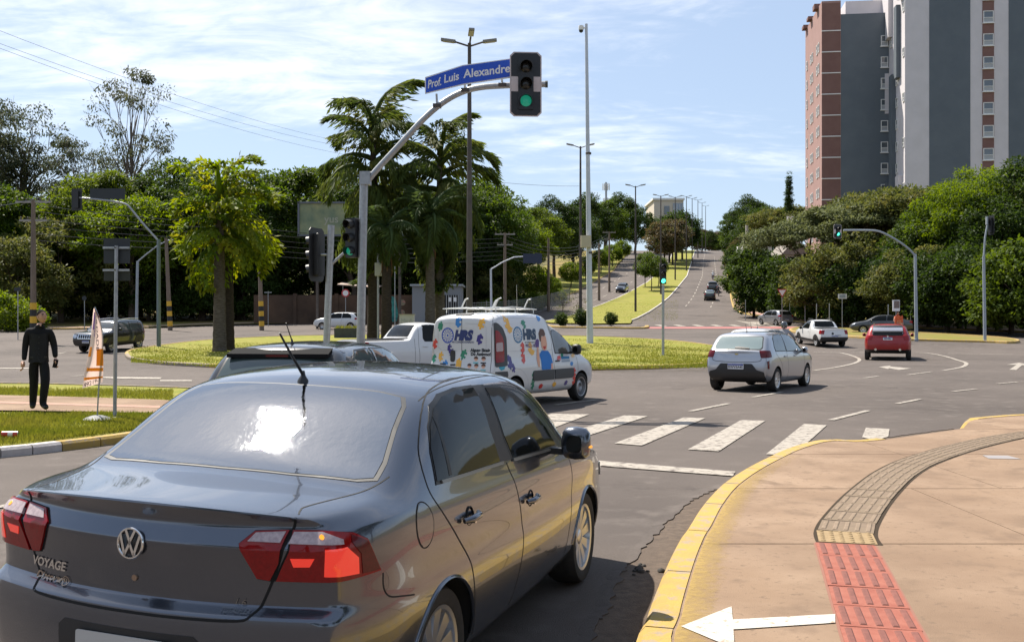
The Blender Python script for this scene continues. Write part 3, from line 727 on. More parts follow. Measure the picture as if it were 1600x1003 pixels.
    def wheels(s, xs, y, r, w=.19, style='alloy', spokes=10, rim_r=None, twist=.0):
        rim_r = rim_r or r*.66
        for x in xs:
            for c in (-1, 1):
                e = empty('wheel'); e.parent = s.root; e.rotation_euler = (0, 0, 0); e.location = (x, c*(y), r)
                mt = RX(90*c) if c < 0 else RX(-90)        # local z of the lathe points outwards
                t = MB(); h = w/2
                t.lathe([(rim_r*.98, -h*.9), (r*.93, -h), (r*.985, -h*.72), (r, -h*.4), (r, h*.4), (r*.985, h*.72), (r*.93, h), (r*.80, h*1.04), (rim_r*1.02, h*.92), (rim_r*.98, h*.6)], RX(90) if c < 0 else RX(-90), 36)
                t.build('tyre', M_rub, e, 35)
                q = MB(); R0 = RX(90) if c < 0 else RX(-90)
                q.lathe([(rim_r, -h*.8), (rim_r*1.0, h*.86), (rim_r*1.035, h*.95), (rim_r*.95, h*.9), (rim_r*.90, h*.35), (rim_r*.86, -h*.1)], R0, 36)
                if style == 'steel':
                    q.lathe([(rim_r*.87, h*.1), (rim_r*.62, h*.55), (rim_r*.42, h*.62), (rim_r*.3, h*.2), (0, h*.2)], R0, 24)
                else:
                    for i in range(spokes):
                        a = 360*i/spokes; m = R0 @ RZ(a)
                        w0, w1 = rim_r*.085, rim_r*.17
                        if spokes <= 6: w0, w1 = rim_r*.10, rim_r*.17
                        z0, z1 = h*.62, h*.80; tw = twist*rim_r
                        q.add([m @ Vector(p) for p in ((rim_r*.1, -w0, z0), (rim_r*.95, -w1+tw, z1), (rim_r*.95, w1+tw, z1), (rim_r*.1, w0, z0), (rim_r*.1, -w0*1.3, z0-.03), (rim_r*.95, -w1*1.15+tw, z1-.04), (rim_r*.95, w1*1.15+tw, z1-.04), (rim_r*.1, w0*1.3, z0-.03))], [(0, 1, 2, 3), (4, 7, 6, 5), (0, 4, 5, 1), (3, 2, 6, 7), (1, 5, 6, 2)])
                    q.lathe([(rim_r*.26, h*.3), (rim_r*.24, h*.66), (rim_r*.17, h*.74), (0, h*.74)], R0, 20)
                q.build('rim', M_rimd if style == 'steel' else M_rim, e, 35)
                d = MB(); d.lathe([(rim_r*.88, -h*.15), (0, -h*.15)], R0, 24); d.build('brake', M_under, e)
    def mirror(s, x, y, z, m=None, glass=True, sc=1.):
        for c in (-1, 1):
            mb = MB(); n = 8; L = .155*sc; hz = .085*sc; D = .10*sc
            prof = [(-.5, .62), (-.35, .92), (-.05, 1.0), (.3, .9), (.55, .62), (.66, .22)]
            cx = y
            vs = []; fs = []
            for i, (tx, k) in enumerate(prof):
                for j in range(12):
                    a = 2*math.pi*j/12; yy = math.copysign(abs(math.cos(a))**.6, math.cos(a)); zz = math.copysign(abs(math.sin(a))**.6, math.sin(a))
                    vs.append((x+tx*D, c*(cx+L*.5+yy*L*.5*k), z+zz*hz*k))
            for i in range(len(prof)-1):
                for j in range(12): fs.append((i*12+j, i*12+(j+1) % 12, (i+1)*12+(j+1) % 12, (i+1)*12+j))
            fs += [tuple(range(12)), tuple(range(60, 72))]
            mb.add(vs, fs); e = mb.build('door_mirror', m or s.paint, s.root, 50)
            if glass:
                g = MB(); g.add([(x-.5*D-.003, c*(cx+L*.5+math.copysign(abs(math.cos(a))**.6, math.cos(a))*L*.26), z+math.copysign(abs(math.sin(a))**.6, math.sin(a))*hz*.52) for a in [2*math.pi*j/12 for j in range(12)]], [tuple(range(12))]); g.build('mirror_glass', M_chr if False else M_glass, e)
            f = MB(); f.box((x-.0, c*(cx-.02), z-hz*.55), (.05, .10, .035)); f.build('mirror_foot', M_blk, s.root)
    def place(s, loc, yaw, z=None):
        s.root.location = (loc[0], loc[1], H(loc[1]) if z is None else z); s.root.rotation_euler = (0, 0, RAD(90-yaw))
        a = math.atan((H(loc[1]+2)-H(loc[1]-2))/4)  # follow the slope of the road
        if abs(a) > .004:
            n = Vector((0, -math.sin(a), math.cos(a))); fw = Vector((math.sin(RAD(yaw)), math.cos(RAD(yaw)), 0)); fw = (fw-n*fw.dot(n)).normalized(); l = n.cross(fw)
            s.root.rotation_euler = Matrix((fw, l, n)).transposed().to_euler()
        return s.root
    def antenna(s, x, z, h=.24, lean=.5):
        mb = MB(); p = s.hit('T', x, 0); mb.lathe([(.028, -.01), (.024, .008), (.012, .026), (.006, .05)], T(p.x, 0, p.z) @ RY(-RAD(1)), 12)
        mb.tube([(p.x, 0, p.z+.03), (p.x-lean*h*.5, 0, p.z+h*.55), (p.x-lean*h, 0, p.z+h)], [.0075, .006, .0045], 8); mb.build('antenna', M_blk, s.root, 50)
    def plate(s, x, z, txt, view='B', tilt=0., w=.40, h=.13):
        sg = -1 if view == 'B' else 1
        mt = Matrix(((0, 0, sg, 0), (sg, 0, 0, 0), (0, 1, 0, 0), (0, 0, 0, 1))); mt = T(x, 0, z) @ mt
        e = MB().prism(rounded([(-w/2, -h/2), (w/2, -h/2), (w/2, h/2), (-w/2, h/2)], .012), mt, .006).build('number_plate', M_plate, s.root)
        MB().prism([(-w/2+.004, h/2-.036), (w/2-.004, h/2-.036), (w/2-.004, h/2-.005), (-w/2+.004, h/2-.005)], mt, .0075).build('plate_band', M_plateb, e)
        mt2 = T(x+sg*.0075, 0, z-.018)
        text_obj('plate_text', txt, .085, M_blk, T(x, 0, z-.016) @ (mt.to_3x3().to_4x4()), .0078, e, bold=.002)
def band(cx, cz, r0, r1, a0, a1, n=14):
    "ring sector as a polygon, angles in degrees from +x"
    o = [(cx+r1*math.cos(RAD(a0+(a1-a0)*i/n)), cz+r1*math.sin(RAD(a0+(a1-a0)*i/n))) for i in range(n+1)]
    return o+[(cx+r0*math.cos(RAD(a1+(a0-a1)*i/n)), cz+r0*math.sin(RAD(a1+(a0-a1)*i/n))) for i in range(n+1)]
# ------------------------------------------------------------------ the grey sedan in front
SED = [(.195, .30, .975, 1.07, .735, .635), (.28, .27, .99, 1.084, .79, .69), (.45, .24, 1.0, 1.095, .82, .70), (.60, .22, 1.0, 1.12, .826, .69), (.82, .21, .995, 1.265, .828, .665), (1.08, .20, .985, 1.425, .83, .645),
       (1.40, .19, .975, 1.472, .83, .635), (1.95, .19, .96, 1.488, .83, .635), (2.35, .19, .945, 1.475, .83, .64), (2.62, .19, .935, 1.40, .83, .655), (2.95, .19, .925, 1.19, .828, .68),
       (3.18, .20, .915, 1.02, .825, .68), (3.5, .21, .89, .97, .82, .68), (3.85, .22, .83, .90, .80, .66), (4.08, .25, .74, .80, .74, .57), (4.17, .30, .66, .70, .64, .47)]
def sedan_body():
    low = [(.84, 0), (.97, .10), (1., .40), (1., .585), (.985, .635), (.99, .80), (.978, .935), (.955, 1)]
    return Car('grey_sedan', 'graphite grey four-door sedan filling the front of the road, brake lamps lit', 'car', None, SED,
               [.0, -.07, -.095, -.085, -.032, -.040, -.062, -.038, -.022, -.060], [-.03, 0, .03, .03, .02, .01, 0, -.02, -.04, -.05], P_grey, sub=3, lower=low, bulge=(.150, .108), ledge=(3, 4, 6, 9), belt_cr=.45)
def mirror_y(poly): return [(a, -b) for a, b in poly]
def build_sedan():
    c = sedan_body(); ax = (.94, 3.405)
    c.arches([(ax[0], .30, .352), (ax[1], .30, .350)], .3); c.body()
    # glazing
    rg = [(.535, 0), (.548, .30), (.585, .56), (.62, .625), (.72, .615), (.88, .575), (1.04, .545), (1.105, .51), (1.112, .40), (1.10, .20), (1.095, 0)]
    rg = rg+[(a, -b) for a, b in reversed(rg[1:-1])]
    big = [(x+(x-.82)*.045, y*1.035) for x, y in rg]
    c.patch('glass_seal', 'T', big, M_seal, .002, res=.05); c.patch('rear_window', 'T', rg, M_glassr, .004, res=.045)
    rw = [(.918, 1.055), (.965, 1.18), (1.04, 1.265), (1.15, 1.332), (1.285, 1.370), (1.47, 1.387), (1.685, 1.388), (1.68, 1.347), (1.668, 1.2), (1.70, 1.036)]
    fw = [(1.83, 1.380), (2.037, 1.366), (2.197, 1.322), (2.37, 1.241), (2.586, 1.115), (2.715, 1.0), (1.905, 1.028), (1.845, 1.147), (1.828, 1.306)]
    def grow(p, k):
        cx = sum(a for a, b in p)/len(p); cz = sum(b for a, b in p)/len(p); return [(a+math.copysign(k, a-cx)*min(1, abs(a-cx)/.12), b+math.copysign(k, b-cz)*min(1, abs(b-cz)/.06)) for a, b in p]
    c.patch('pillar_trim', 'R', [(1.66, 1.034), (1.645, 1.2), (1.655, 1.40), (1.85, 1.396), (1.86, 1.3), (1.87, 1.15), (1.93, 1.02)], M_blk, .0025, both=True, res=.06)
    for p, nm in ((rw, 'rear_side_window'), (fw, 'front_side_window')):
        c.patch('glass_seal', 'R', grow(p, .013), M_seal, .0035, both=True, res=.05); c.patch(nm, 'R', p, M_glass, .006, both=True, res=.05)
    c.patch('window_divider', 'R', [(1.095, 1.30), (1.115, 1.305), (1.075, 1.06), (1.045, 1.06)], M_seal, .0075, both=True)
    M_trim = mat('belt_trim', (.22, .22, .21), .35, .6)
    c.patch('belt_trim', 'R', [(.96, 1.040), (1.74, 1.018), (1.74, 1.032), (.955, 1.054)], M_trim, .010, both=True); c.patch('belt_trim', 'R', [(1.90, 1.010), (2.74, .975), (2.73, .988), (1.90, 1.025)], M_trim, .010, both=True)
    ws = [(3.02, 0), (3.0, .4), (2.93, .66), (2.70, .625), (2.46, .575), (2.50, .3), (2.52, 0)]; ws = ws+[(a, -b) for a, b in reversed(ws[1:-1])]
    c.patch('windscreen', 'T', ws, M_glass, .004, res=.06)
    # panel gaps
    c.seam('R', [(.843, 1.112), (.832, 1.023), (.90, .934), (1.053, .80), (1.182, .69), (1.236, .592), (1.29, .435), (1.335, .30)], .007, both=True)
    c.seam('R', [(.843, 1.112), (.893, 1.195), (1.045, 1.312), (1.233, 1.388), (1.505, 1.424), (1.87, 1.436), (2.15, 1.42), (2.4, 1.325), (2.68, 1.17), (2.92, 1.0)], .007, both=True)
    c.seam('R', [(1.80, 1.02), (1.871, .889), (1.954, .713), (1.97, .579), (1.935, .455), (1.862, .29)], .007, both=True)
    c.seam('R', [(2.90, .95), (2.968, .816), (2.965, .681), (2.91, .45), (2.88, .29)], .007, both=True)
    c.seam('R', [(.372, .81), (.378, .755), (.414, .715), (.50, .695), (.60, .675)], .006, both=True)
    c.seam('R', [(.715+.083*math.cos(t*.3927), .918+.088*math.sin(t*.3927)) for t in range(17)], .005, both=False, name='fuel_flap_gap')
    c.patch('fuel_flap', 'R', [(.715+.079*math.cos(t*.3927), .918+.084*math.sin(t*.3927)) for t in range(16)], P_grey, .0018, res=.04, skirt=False)
    for sg in (-1, 1):
        c.seam('T', [(.66, sg*.675), (.485, sg*.628), (.245, sg*.555), (.19, sg*.556), (.15, sg*.572)], .006)
        c.seam('B', [(sg*.578, 1.036), (sg*.566, .99), (sg*.547, .91), (sg*.516, .825), (sg*.482, .745), (sg*.462, .708), (sg*.42, .688), (sg*.2, .683), (0, .683)], .010)
        c.seam('T', [(1.13, sg*.585), (1.5, sg*.575), (2.0, sg*.57), (2.45, sg*.575)], .006, name='roof_joint')
    # handles
    for hx, hz in ((1.185, .866), (2.09, .795)):
        for sg in (-1, 1):
            p = c.hit('R', hx, hz); mb = MB(); y = p.y
            mb.lathe([(.0, -.012), (.040, -.010), (.045, 0), (.040, .004)], T(hx+.01, sg*abs(y), hz) @ RX(90 if sg < 0 else -90), 20); mb.build('handle_cup', M_seam, c.root, 60)
            mb = MB(); mb.tube([(hx-.085, sg*(abs(y)+.012), hz-.004), (hx-.05, sg*(abs(y)+.034), hz), (hx+.04, sg*(abs(y)+.036), hz+.003), (hx+.085, sg*(abs(y)+.014), hz+.004)], [.011, .016, .016, .012], 10); mb.build('door_handle', P_grey, c.root, 60)
            MB().lathe([(.0, .008), (.013, .008), (.013, 0)], T(hx+.075, sg*abs(y)-.0, hz-.03) @ RX(90 if sg < 0 else -90), 12).build('lock', M_chr, c.root, 50)
    # tail lamps
    D = (math.cos(RAD(45)), math.sin(RAD(45)))
    def la(p): return (-(p[0]-.15)*.70711+(p[1]+.70)*.70711, p[2])
    dv = diag(45, .15, -.70)
    outer = [la(p) for p in ((.120, -.572, .990), (.154, -.654, .990), (.233, -.737, .976), (.287, -.765, .947), (.313, -.78, .89), (.348, -.79, .827), (.242, -.761, .824), (.144, -.69, .822), (.091, -.528, .821), (.090, -.555, .885))]
    inner = [(-.406, .942), (-.446, .983), (-.557, .990), (-.538, .885), (-.506, .822), (-.462, .828)]
    def bigger(p, k): 
        cx = sum(a for a, b in p)/len(p); cz = sum(b for a, b in p)/len(p); return [(cx+(a-cx)*k, cz+(b-cz)*k) for a, b in p]
    c.patch('lamp_surround', dv, bigger(outer, 1.045), M_seam, .002, both=True, res=.03); c.patch('lamp_surround', 'B', bigger(inner, 1.06), M_seam, .002, both=True, res=.03)
    for both_side in (0,):
        c.patch('tail_lamp', dv, outer, M_redl, .010, both=True, res=.03); c.patch('tail_lamp', 'B', inner, M_redl, .010, both=True, res=.03)
    c.patch('reverse_lens', 'B', [(-.432, .950), (-.451, .977), (-.548, .984), (-.541, .949)], M_clr, .0125, both=True, res=.03)
    c.patch('turn_lens', dv, [la(p) for p in ((.119, -.577, .983), (.154, -.664, .984), (.185, -.720, .960), (.182, -.724, .945), (.096, -.568, .947))], M_clr, .0125, both=True, res=.03)
    c.patch('turn_bulb', dv, [(la((.15, -.662, .97))[0]+.008*math.cos(t*.785), .968+.008*math.sin(t*.785)) for t in range(8)], M_amb, .0140, both=True, res=.1)
    c.patch('brake_lens', dv, [la(p) for p in ((.092, -.580, .905), (.119, -.657, .907), (.118, -.641, .877), (.101, -.588, .875))], M_redb, .0125, both=True, res=.03)
    c.patch('brake_lens', dv, [la(p) for p in ((.133, -.685, .934), (.19, -.732, .936), (.234, -.756, .894), (.236, -.759, .838), (.139, -.684, .843))], M_redb, .0125, both=True, res=.03)
    c.patch('side_lens', dv, [la(p) for p in ((.222, -.731, .972), (.283, -.764, .942), (.309, -.78, .89), (.338, -.79, .833), (.252, -.765, .835), (.248, -.758, .905), (.212, -.74, .948))], M_redd, .0125, both=True, res=.03)
    # emblem: ring, V over W
    p = c.hit('B', 0, .917); n = c.n; E = empty('emblem'); E.parent = c.root; E.rotation_euler = (0, 0, 0)
    mt = Matrix(((0, 0, -1, p.x-.004), (-1, 0, 0, 0), (0, 1, 0, .917), (0, 0, 0, 1))) @ RX(-3)
    MB().lathe([(0, .004), (.047, .004), (.050, .001)], mt, 32).build('emblem_disc', mat('emblem_black', (.01, .01, .012), .25), E, 50)
    mb = MB(); mb.lathe([(.0555, 0), (.056, .006), (.0535, .0095), (.0490, .0095), (.0465, .005)], mt, 40)
    def stroke(pts, w=.0095):
        for (x0, y0), (x1, y1) in zip(pts, pts[1:]):
            d = Vector((x1-x0, y1-y0)).normalized(); q = Vector((-d.y, d.x))*w/2; e = d*w*.3
            mb.prism([(x0-q.x-e.x, y0-q.y-e.y), (x1-q.x+e.x, y1-q.y+e.y), (x1+q.x+e.x, y1+q.y+e.y), (x0+q.x-e.x, y0+q.y-e.y)], mt @ T(0, 0, .004), .006)
    stroke([(-.0185, .0445), (0, .006), (.0185, .0445)]); stroke([(-.040, .026), (-.0195, -.040), (0, .000), (.0195, -.040), (.040, .026)])
    mb.build('emblem_ring', M_chr, E, 40)
    MB().lathe([(0, .006), (.011, .006), (.012, 0)], Matrix(((0, 0, -1, c.hit('B', 0, .79).x), (-1, 0, 0, 0), (0, 1, 0, .79), (0, 0, 0, 1))), 16).build('boot_lock', mat('lock_brass', (.35, .25, .18), .35, .8), c.root, 50)
    # lettering on the boot lid
    c.text('badge_text', 'B', 'VOYAGE', .048, .424, .784, M_chr, .005, flip=-1, shear=.3, bold=.0012)
    c.text('badge_text', 'B', 'Discover', .040, .415, .735, mat('bronze', (.42, .33, .26), .3, .8), .005, flip=-1, shear=.3, bold=.0012); c.text('badge_text', 'B', '®', .050, .325, .731, mat('bronze', (.42, .33, .26), .3, .8), .005, flip=-1)
    c.text('badge_text', 'B', '1.6', .034, -.400, .738, mat('smoke_chrome', (.25, .25, .25), .25, .9), .005, flip=-1, shear=.3); c.text('badge_text', 'B', 'TOTALFLEX', .020, -.400, .712, mat('smoke_chrome', (.25, .25, .25), .25, .9), .005, flip=-1)
    # number plate recess in the bumper
    c.patch('plate_recess', 'B', [(-.30, .44), (.30, .44), (.30, .60), (.27, .625), (-.27, .625), (-.30, .60)], M_blk, .002)
    MB().prism(rounded([(-.2, -.065), (.2, -.065), (.2, .065), (-.2, .065)], .01), Matrix(((0, 0, -1, c.hit('B', 0, .53).x-.006), (-1, 0, 0, 0), (0, 1, 0, .535), (0, 0, 0, 1))), .004).build('number_plate', mat('plate_grey', (.52, .50, .47), .5), c.root)
    # front end
    c.patch('grille', 'F', [(-.42, .62), (.42, .62), (.40, .70), (-.40, .70)], M_blk, .004); c.patch('head_lamp', diag(135, 4.0, -.62), [(-.18, .62), (.20, .66), (.22, .74), (-.16, .72)], M_head, .008, both=True)
    c.antenna(1.145, 1.42, .225, .95)
    c.wheels(ax, .712, .298, .195, spokes=10, rim_r=.205, twist=.16)
    for sg in (-1, 1):
        for x in ax:
            pts = [(x+.353*math.cos(RAD(a)), .30+.353*math.sin(RAD(a))) for a in range(4, 178, 6)]
            q = []
            for a, b in pts:
                h = c.hit('R', a, b); q.append((h.x, sg*(abs(h.y)-.002), h.z))
            MB().tube(q, .011, 6, cap=True).build('arch_lip', P_grey, c.root, 60)
    # door mirrors
    c.mirror(2.60, .845, 1.035, P_grey, sc=1.12)
    for sg in (-1, 1): MB().tube([(2.63, sg*1.012, 1.02), (2.60, sg*1.018, 1.02), (2.57, sg*1.012, 1.02)], [.004, .009, .004], 8).build('mirror_indicator', M_amb, c.root, 60)
    roll = RAD(1.8)
    for o in c.root.children:
        if not o.name.startswith('wheel'): o.matrix_basis = Matrix.Rotation(roll, 4, 'X') @ o.matrix_basis
    c.root.location = (-1.333-.95*.03, 3.495+.31*.03, 0); c.root.rotation_euler = (0, 0, math.pi/2-.318)
    return c
build_sedan()
# ------------------------------------------------------------------ other vehicles
HATCH = [(.09, .32, .93, 1.02, .76, .66), (.17, .28, .95, 1.12, .81, .68), (.30, .24, .96, 1.30, .835, .66), (.46, .22, .96, 1.445, .845, .635), (.62, .21, .96, 1.475, .85, .63), (1.3, .19, .95, 1.495, .85, .64), (1.9, .19, .94, 1.49, .85, .64),
         (2.25, .19, .935, 1.455, .85, .64), (2.55, .19, .925, 1.36, .85, .65), (2.92, .19, .915, 1.14, .845, .68), (3.12, .20, .905, 1.03, .84, .69), (3.45, .21, .88, .975, .83, .68), (3.78, .23, .80, .89, .80, .63), (3.93, .28, .70, .78, .72, .52), (3.99, .33, .62, .68, .62, .44)]
SEDAN2 = [(.08, .32, .95, 1.06, .77, .66), (.2, .28, .97, 1.075, .82, .70), (.5, .23, .98, 1.10, .86, .72), (.75, .21, .97, 1.19, .865, .69), (1.15, .2, .96, 1.40, .87, .65), (1.6, .19, .95, 1.47, .87, .645), (2.2, .19, .94, 1.475, .87, .645), (2.6, .19, .93, 1.43, .87, .645),
          (2.95, .19, .92, 1.29, .87, .67), (3.3, .19, .91, 1.09, .865, .70), (3.5, .2, .9, 1.01, .86, .71), (3.9, .22, .86, .95, .85, .70), (4.3, .24, .76, .84, .80, .62), (4.45, .3, .68, .74, .72, .5), (4.52, .35, .6, .66, .62, .42)]
SUV = [(.09, .42, 1.04, 1.14, .78, .68), (.17, .38, 1.06, 1.26, .85, .69), (.30, .34, 1.08, 1.46, .885, .67), (.46, .32, 1.08, 1.60, .90, .655), (.66, .30, 1.07, 1.65, .905, .65), (1.4, .29, 1.05, 1.68, .905, .66), (2.0, .29, 1.04, 1.675, .905, .66),
       (2.4, .29, 1.03, 1.63, .905, .66), (2.75, .29, 1.02, 1.50, .905, .67), (3.12, .29, 1.02, 1.28, .90, .71), (3.32, .30, 1.01, 1.16, .895, .73), (3.75, .31, .98, 1.10, .885, .73), (4.15, .33, .92, 1.02, .85, .68), (4.33, .38, .82, .90, .78, .58), (4.40, .44, .72, .78, .68, .5)]
BOXY = [(.08, .42, 1.08, 1.30, .80, .72), (.14, .38, 1.10, 1.52, .86, .72), (.24, .35, 1.10, 1.63, .885, .70), (.45, .32, 1.10, 1.67, .90, .69), (1.2, .31, 1.09, 1.70, .905, .69), (2.0, .31, 1.08, 1.70, .905, .69), (2.4, .31, 1.07, 1.67, .905, .69),
        (2.65, .31, 1.07, 1.57, .905, .70), (2.95, .31, 1.07, 1.28, .90, .74), (3.08, .32, 1.06, 1.17, .895, .76), (3.5, .33, 1.05, 1.13, .89, .76), (3.98, .34, 1.03, 1.09, .87, .74), (4.14, .37, .98, 1.04, .84, .71), (4.2, .42, .90, .97, .80, .66)]
PICK = [(.08, .38, .95, 1.06, .79, .74), (.16, .34, .96, 1.07, .82, .765), (.5, .28, .96, 1.075, .84, .78), (1.40, .22, .96, 1.08, .85, .78), (1.50, .21, .96, 1.12, .85, .77), (1.64, .21, .96, 1.36, .85, .70), (1.80, .20, .955, 1.50, .85, .655), (2.15, .20, .95, 1.535, .85, .65), (2.55, .20, .94, 1.50, .85, .65),
        (2.82, .20, .93, 1.38, .85, .66), (3.2, .20, .92, 1.15, .845, .69), (3.42, .21, .91, 1.04, .84, .70), (3.75, .22, .88, .985, .83, .69), (4.15, .24, .79, .88, .80, .62), (4.38, .30, .68, .76, .71, .5), (4.44, .35, .6, .66, .62, .42)]
VAN = [(.06, .36, .99, 1.80, .77, .69), (.12, .33, 1.0, 1.86, .81, .715), (.30, .30, 1.0, 1.905, .84, .73), (1.0, .27, 1.0, 1.93, .855, .735), (1.75, .25, 1.0, 1.925, .86, .735), (2.02, .25, .99, 1.895, .86, .72), (2.16, .25, .98, 1.80, .86, .69), (2.26, .25, .975, 1.725, .86, .675), (2.50, .25, .97, 1.66, .86, .67),
       (2.80, .25, .96, 1.52, .86, .68), (3.18, .26, .95, 1.25, .855, .71), (3.36, .27, .94, 1.13, .85, .72), (3.62, .28, .91, 1.05, .84, .71), (3.92, .29, .80, .92, .81, .64), (4.06, .33, .70, .80, .74, .52), (4.12, .38, .62, .70, .64, .44)]
REAR0 = [.02, -.04, -.06, -.03, 0, .0, .0]; FRONT0 = [-.04, 0, .03, .02, -.02, -.03, -.04]
def sc(st, kx=1., kz=1., kw=1.): return [(a*kx, b*kz, c*kz, d*kz, e*kw, f*kw) for a, b, c, d, e, f in st]
def sp(p, kx=1., kz=1.): return [(a*kx, b*kz) for a, b in p]
TEMPL = {   # station table, axles, wheel radius, arch radius, side windows, rear glass (y, z), windscreen (x, y)
    'hatch': dict(st=HATCH, ax=(.66, 3.18), r=.295, arch=.345, side=[[(.62, 1.01), (.60, 1.12), (.72, 1.30), (.92, 1.385), (1.36, 1.40), (1.40, .995), (1.0, 1.005)], [(1.48, .99), (1.45, 1.40), (1.95, 1.39), (2.25, 1.33), (2.62, 1.12), (2.78, .975)]],
                  rg=[(-.56, 1.055), (.56, 1.055), (.60, 1.10), (.545, 1.35), (-.545, 1.35), (-.60, 1.10)], ws=[(2.95, .60), (2.48, .54)], seam=[[(1.44, 1.42), (1.44, .95), (1.50, .6), (1.46, .28)], [(2.86, .95), (2.90, .7), (2.84, .28)], [(.60, 1.0), (.66, .9), (.92, .72), (1.05, .5), (1.06, .3)]], lamp=(.86, 1.02, .50), hz=.86),
    'sedan': dict(st=SEDAN2, ax=(.98, 3.62), r=.31, arch=.36, side=[[(.95, 1.03), (1.0, 1.12), (1.25, 1.30), (1.5, 1.375), (1.85, 1.39), (1.90, 1.01)], [(1.98, 1.005), (1.94, 1.39), (2.4, 1.375), (2.7, 1.29), (3.0, 1.11), (3.16, .985)]],
                  rg=[(-.58, 1.12), (.58, 1.12), (.54, 1.36), (-.54, 1.36)], ws=[(3.32, .62), (2.85, .56)], seam=[[(1.93, 1.41), (1.94, .95), (2.0, .6), (1.95, .28)], [(3.2, .95), (3.25, .7), (3.18, .28)], [(.98, 1.02), (1.05, .85), (1.30, .62), (1.33, .3)]], lamp=(.84, 1.0, .52), hz=.86),
    'suv': dict(st=SUV, ax=(.76, 3.43), r=.345, arch=.395, side=[[(.62, 1.15), (.66, 1.26), (.80, 1.45), (1.05, 1.535), (1.55, 1.55), (1.60, 1.12)], [(1.68, 1.115), (1.65, 1.55), (2.15, 1.54), (2.45, 1.48), (2.85, 1.26), (3.0, 1.10)]],
                rg=[(-.58, 1.20), (.58, 1.20), (.56, 1.53), (-.56, 1.53)], ws=[(3.14, .62), (2.66, .57)], seam=[[(1.64, 1.58), (1.64, 1.05), (1.70, .7), (1.66, .4)], [(3.06, 1.05), (3.12, .8), (3.04, .4)], [(.66, 1.1), (.80, .95), (1.05, .78), (1.15, .55), (1.16, .4)]], lamp=(.94, 1.14, .52), hz=1.0),
    'boxy': dict(st=BOXY, ax=(.72, 3.29), r=.345, arch=.40, side=[[(.30, 1.17), (.34, 1.50), (.62, 1.54), (.64, 1.15)], [(.72, 1.15), (.70, 1.56), (1.48, 1.58), (1.50, 1.13)], [(1.58, 1.13), (1.56, 1.58), (2.2, 1.57), (2.42, 1.50), (2.72, 1.12)]],
                 rg=[(-.60, 1.22), (.60, 1.22), (.58, 1.54), (-.58, 1.54)], ws=[(2.93, .64), (2.58, .60)], seam=[[(1.54, 1.6), (1.54, 1.05), (1.58, .7), (1.55, .4)], [(2.84, 1.1), (2.88, .8), (2.82, .4)], [(.66, 1.1), (.80, .9), (1.08, .7), (1.10, .4)]], lamp=(.92, 1.14, .56), hz=1.0),
    'pick': dict(st=PICK, ax=(.76, 3.51), r=.305, arch=.36, side=[[(1.93, 1.02), (1.88, 1.10), (1.92, 1.42), (2.15, 1.44), (2.48, 1.41), (2.78, 1.28), (3.12, 1.0)]],
                 rg=[(-.57, 1.14), (.57, 1.14), (.53, 1.43), (-.53, 1.43)], ws=[(3.24, .60), (2.78, .56)], seam=[[(1.78, 1.45), (1.72, .95), (1.74, .6), (1.72, .28)], [(3.15, .95), (3.2, .7), (3.12, .28)], [(1.60, 1.08), (1.60, .6), (1.60, .3)]], lamp=(.78, 1.0, .64), hz=.88),
    'van': dict(st=VAN, ax=(.70, 3.36), r=.305, arch=.36, side=[[(2.28, 1.07), (2.22, 1.45), (2.28, 1.53), (2.48, 1.53), (2.76, 1.42), (3.02, 1.22), (3.14, 1.04)]],
                rg=None, ws=[(3.20, .64), (2.72, .58)], seam=[[(2.18, 1.62), (2.16, 1.0), (2.20, .6), (2.18, .33)], [(3.16, 1.02), (3.20, .7), (3.12, .33)]], lamp=(.8, 1.5, .6), hz=.9)}
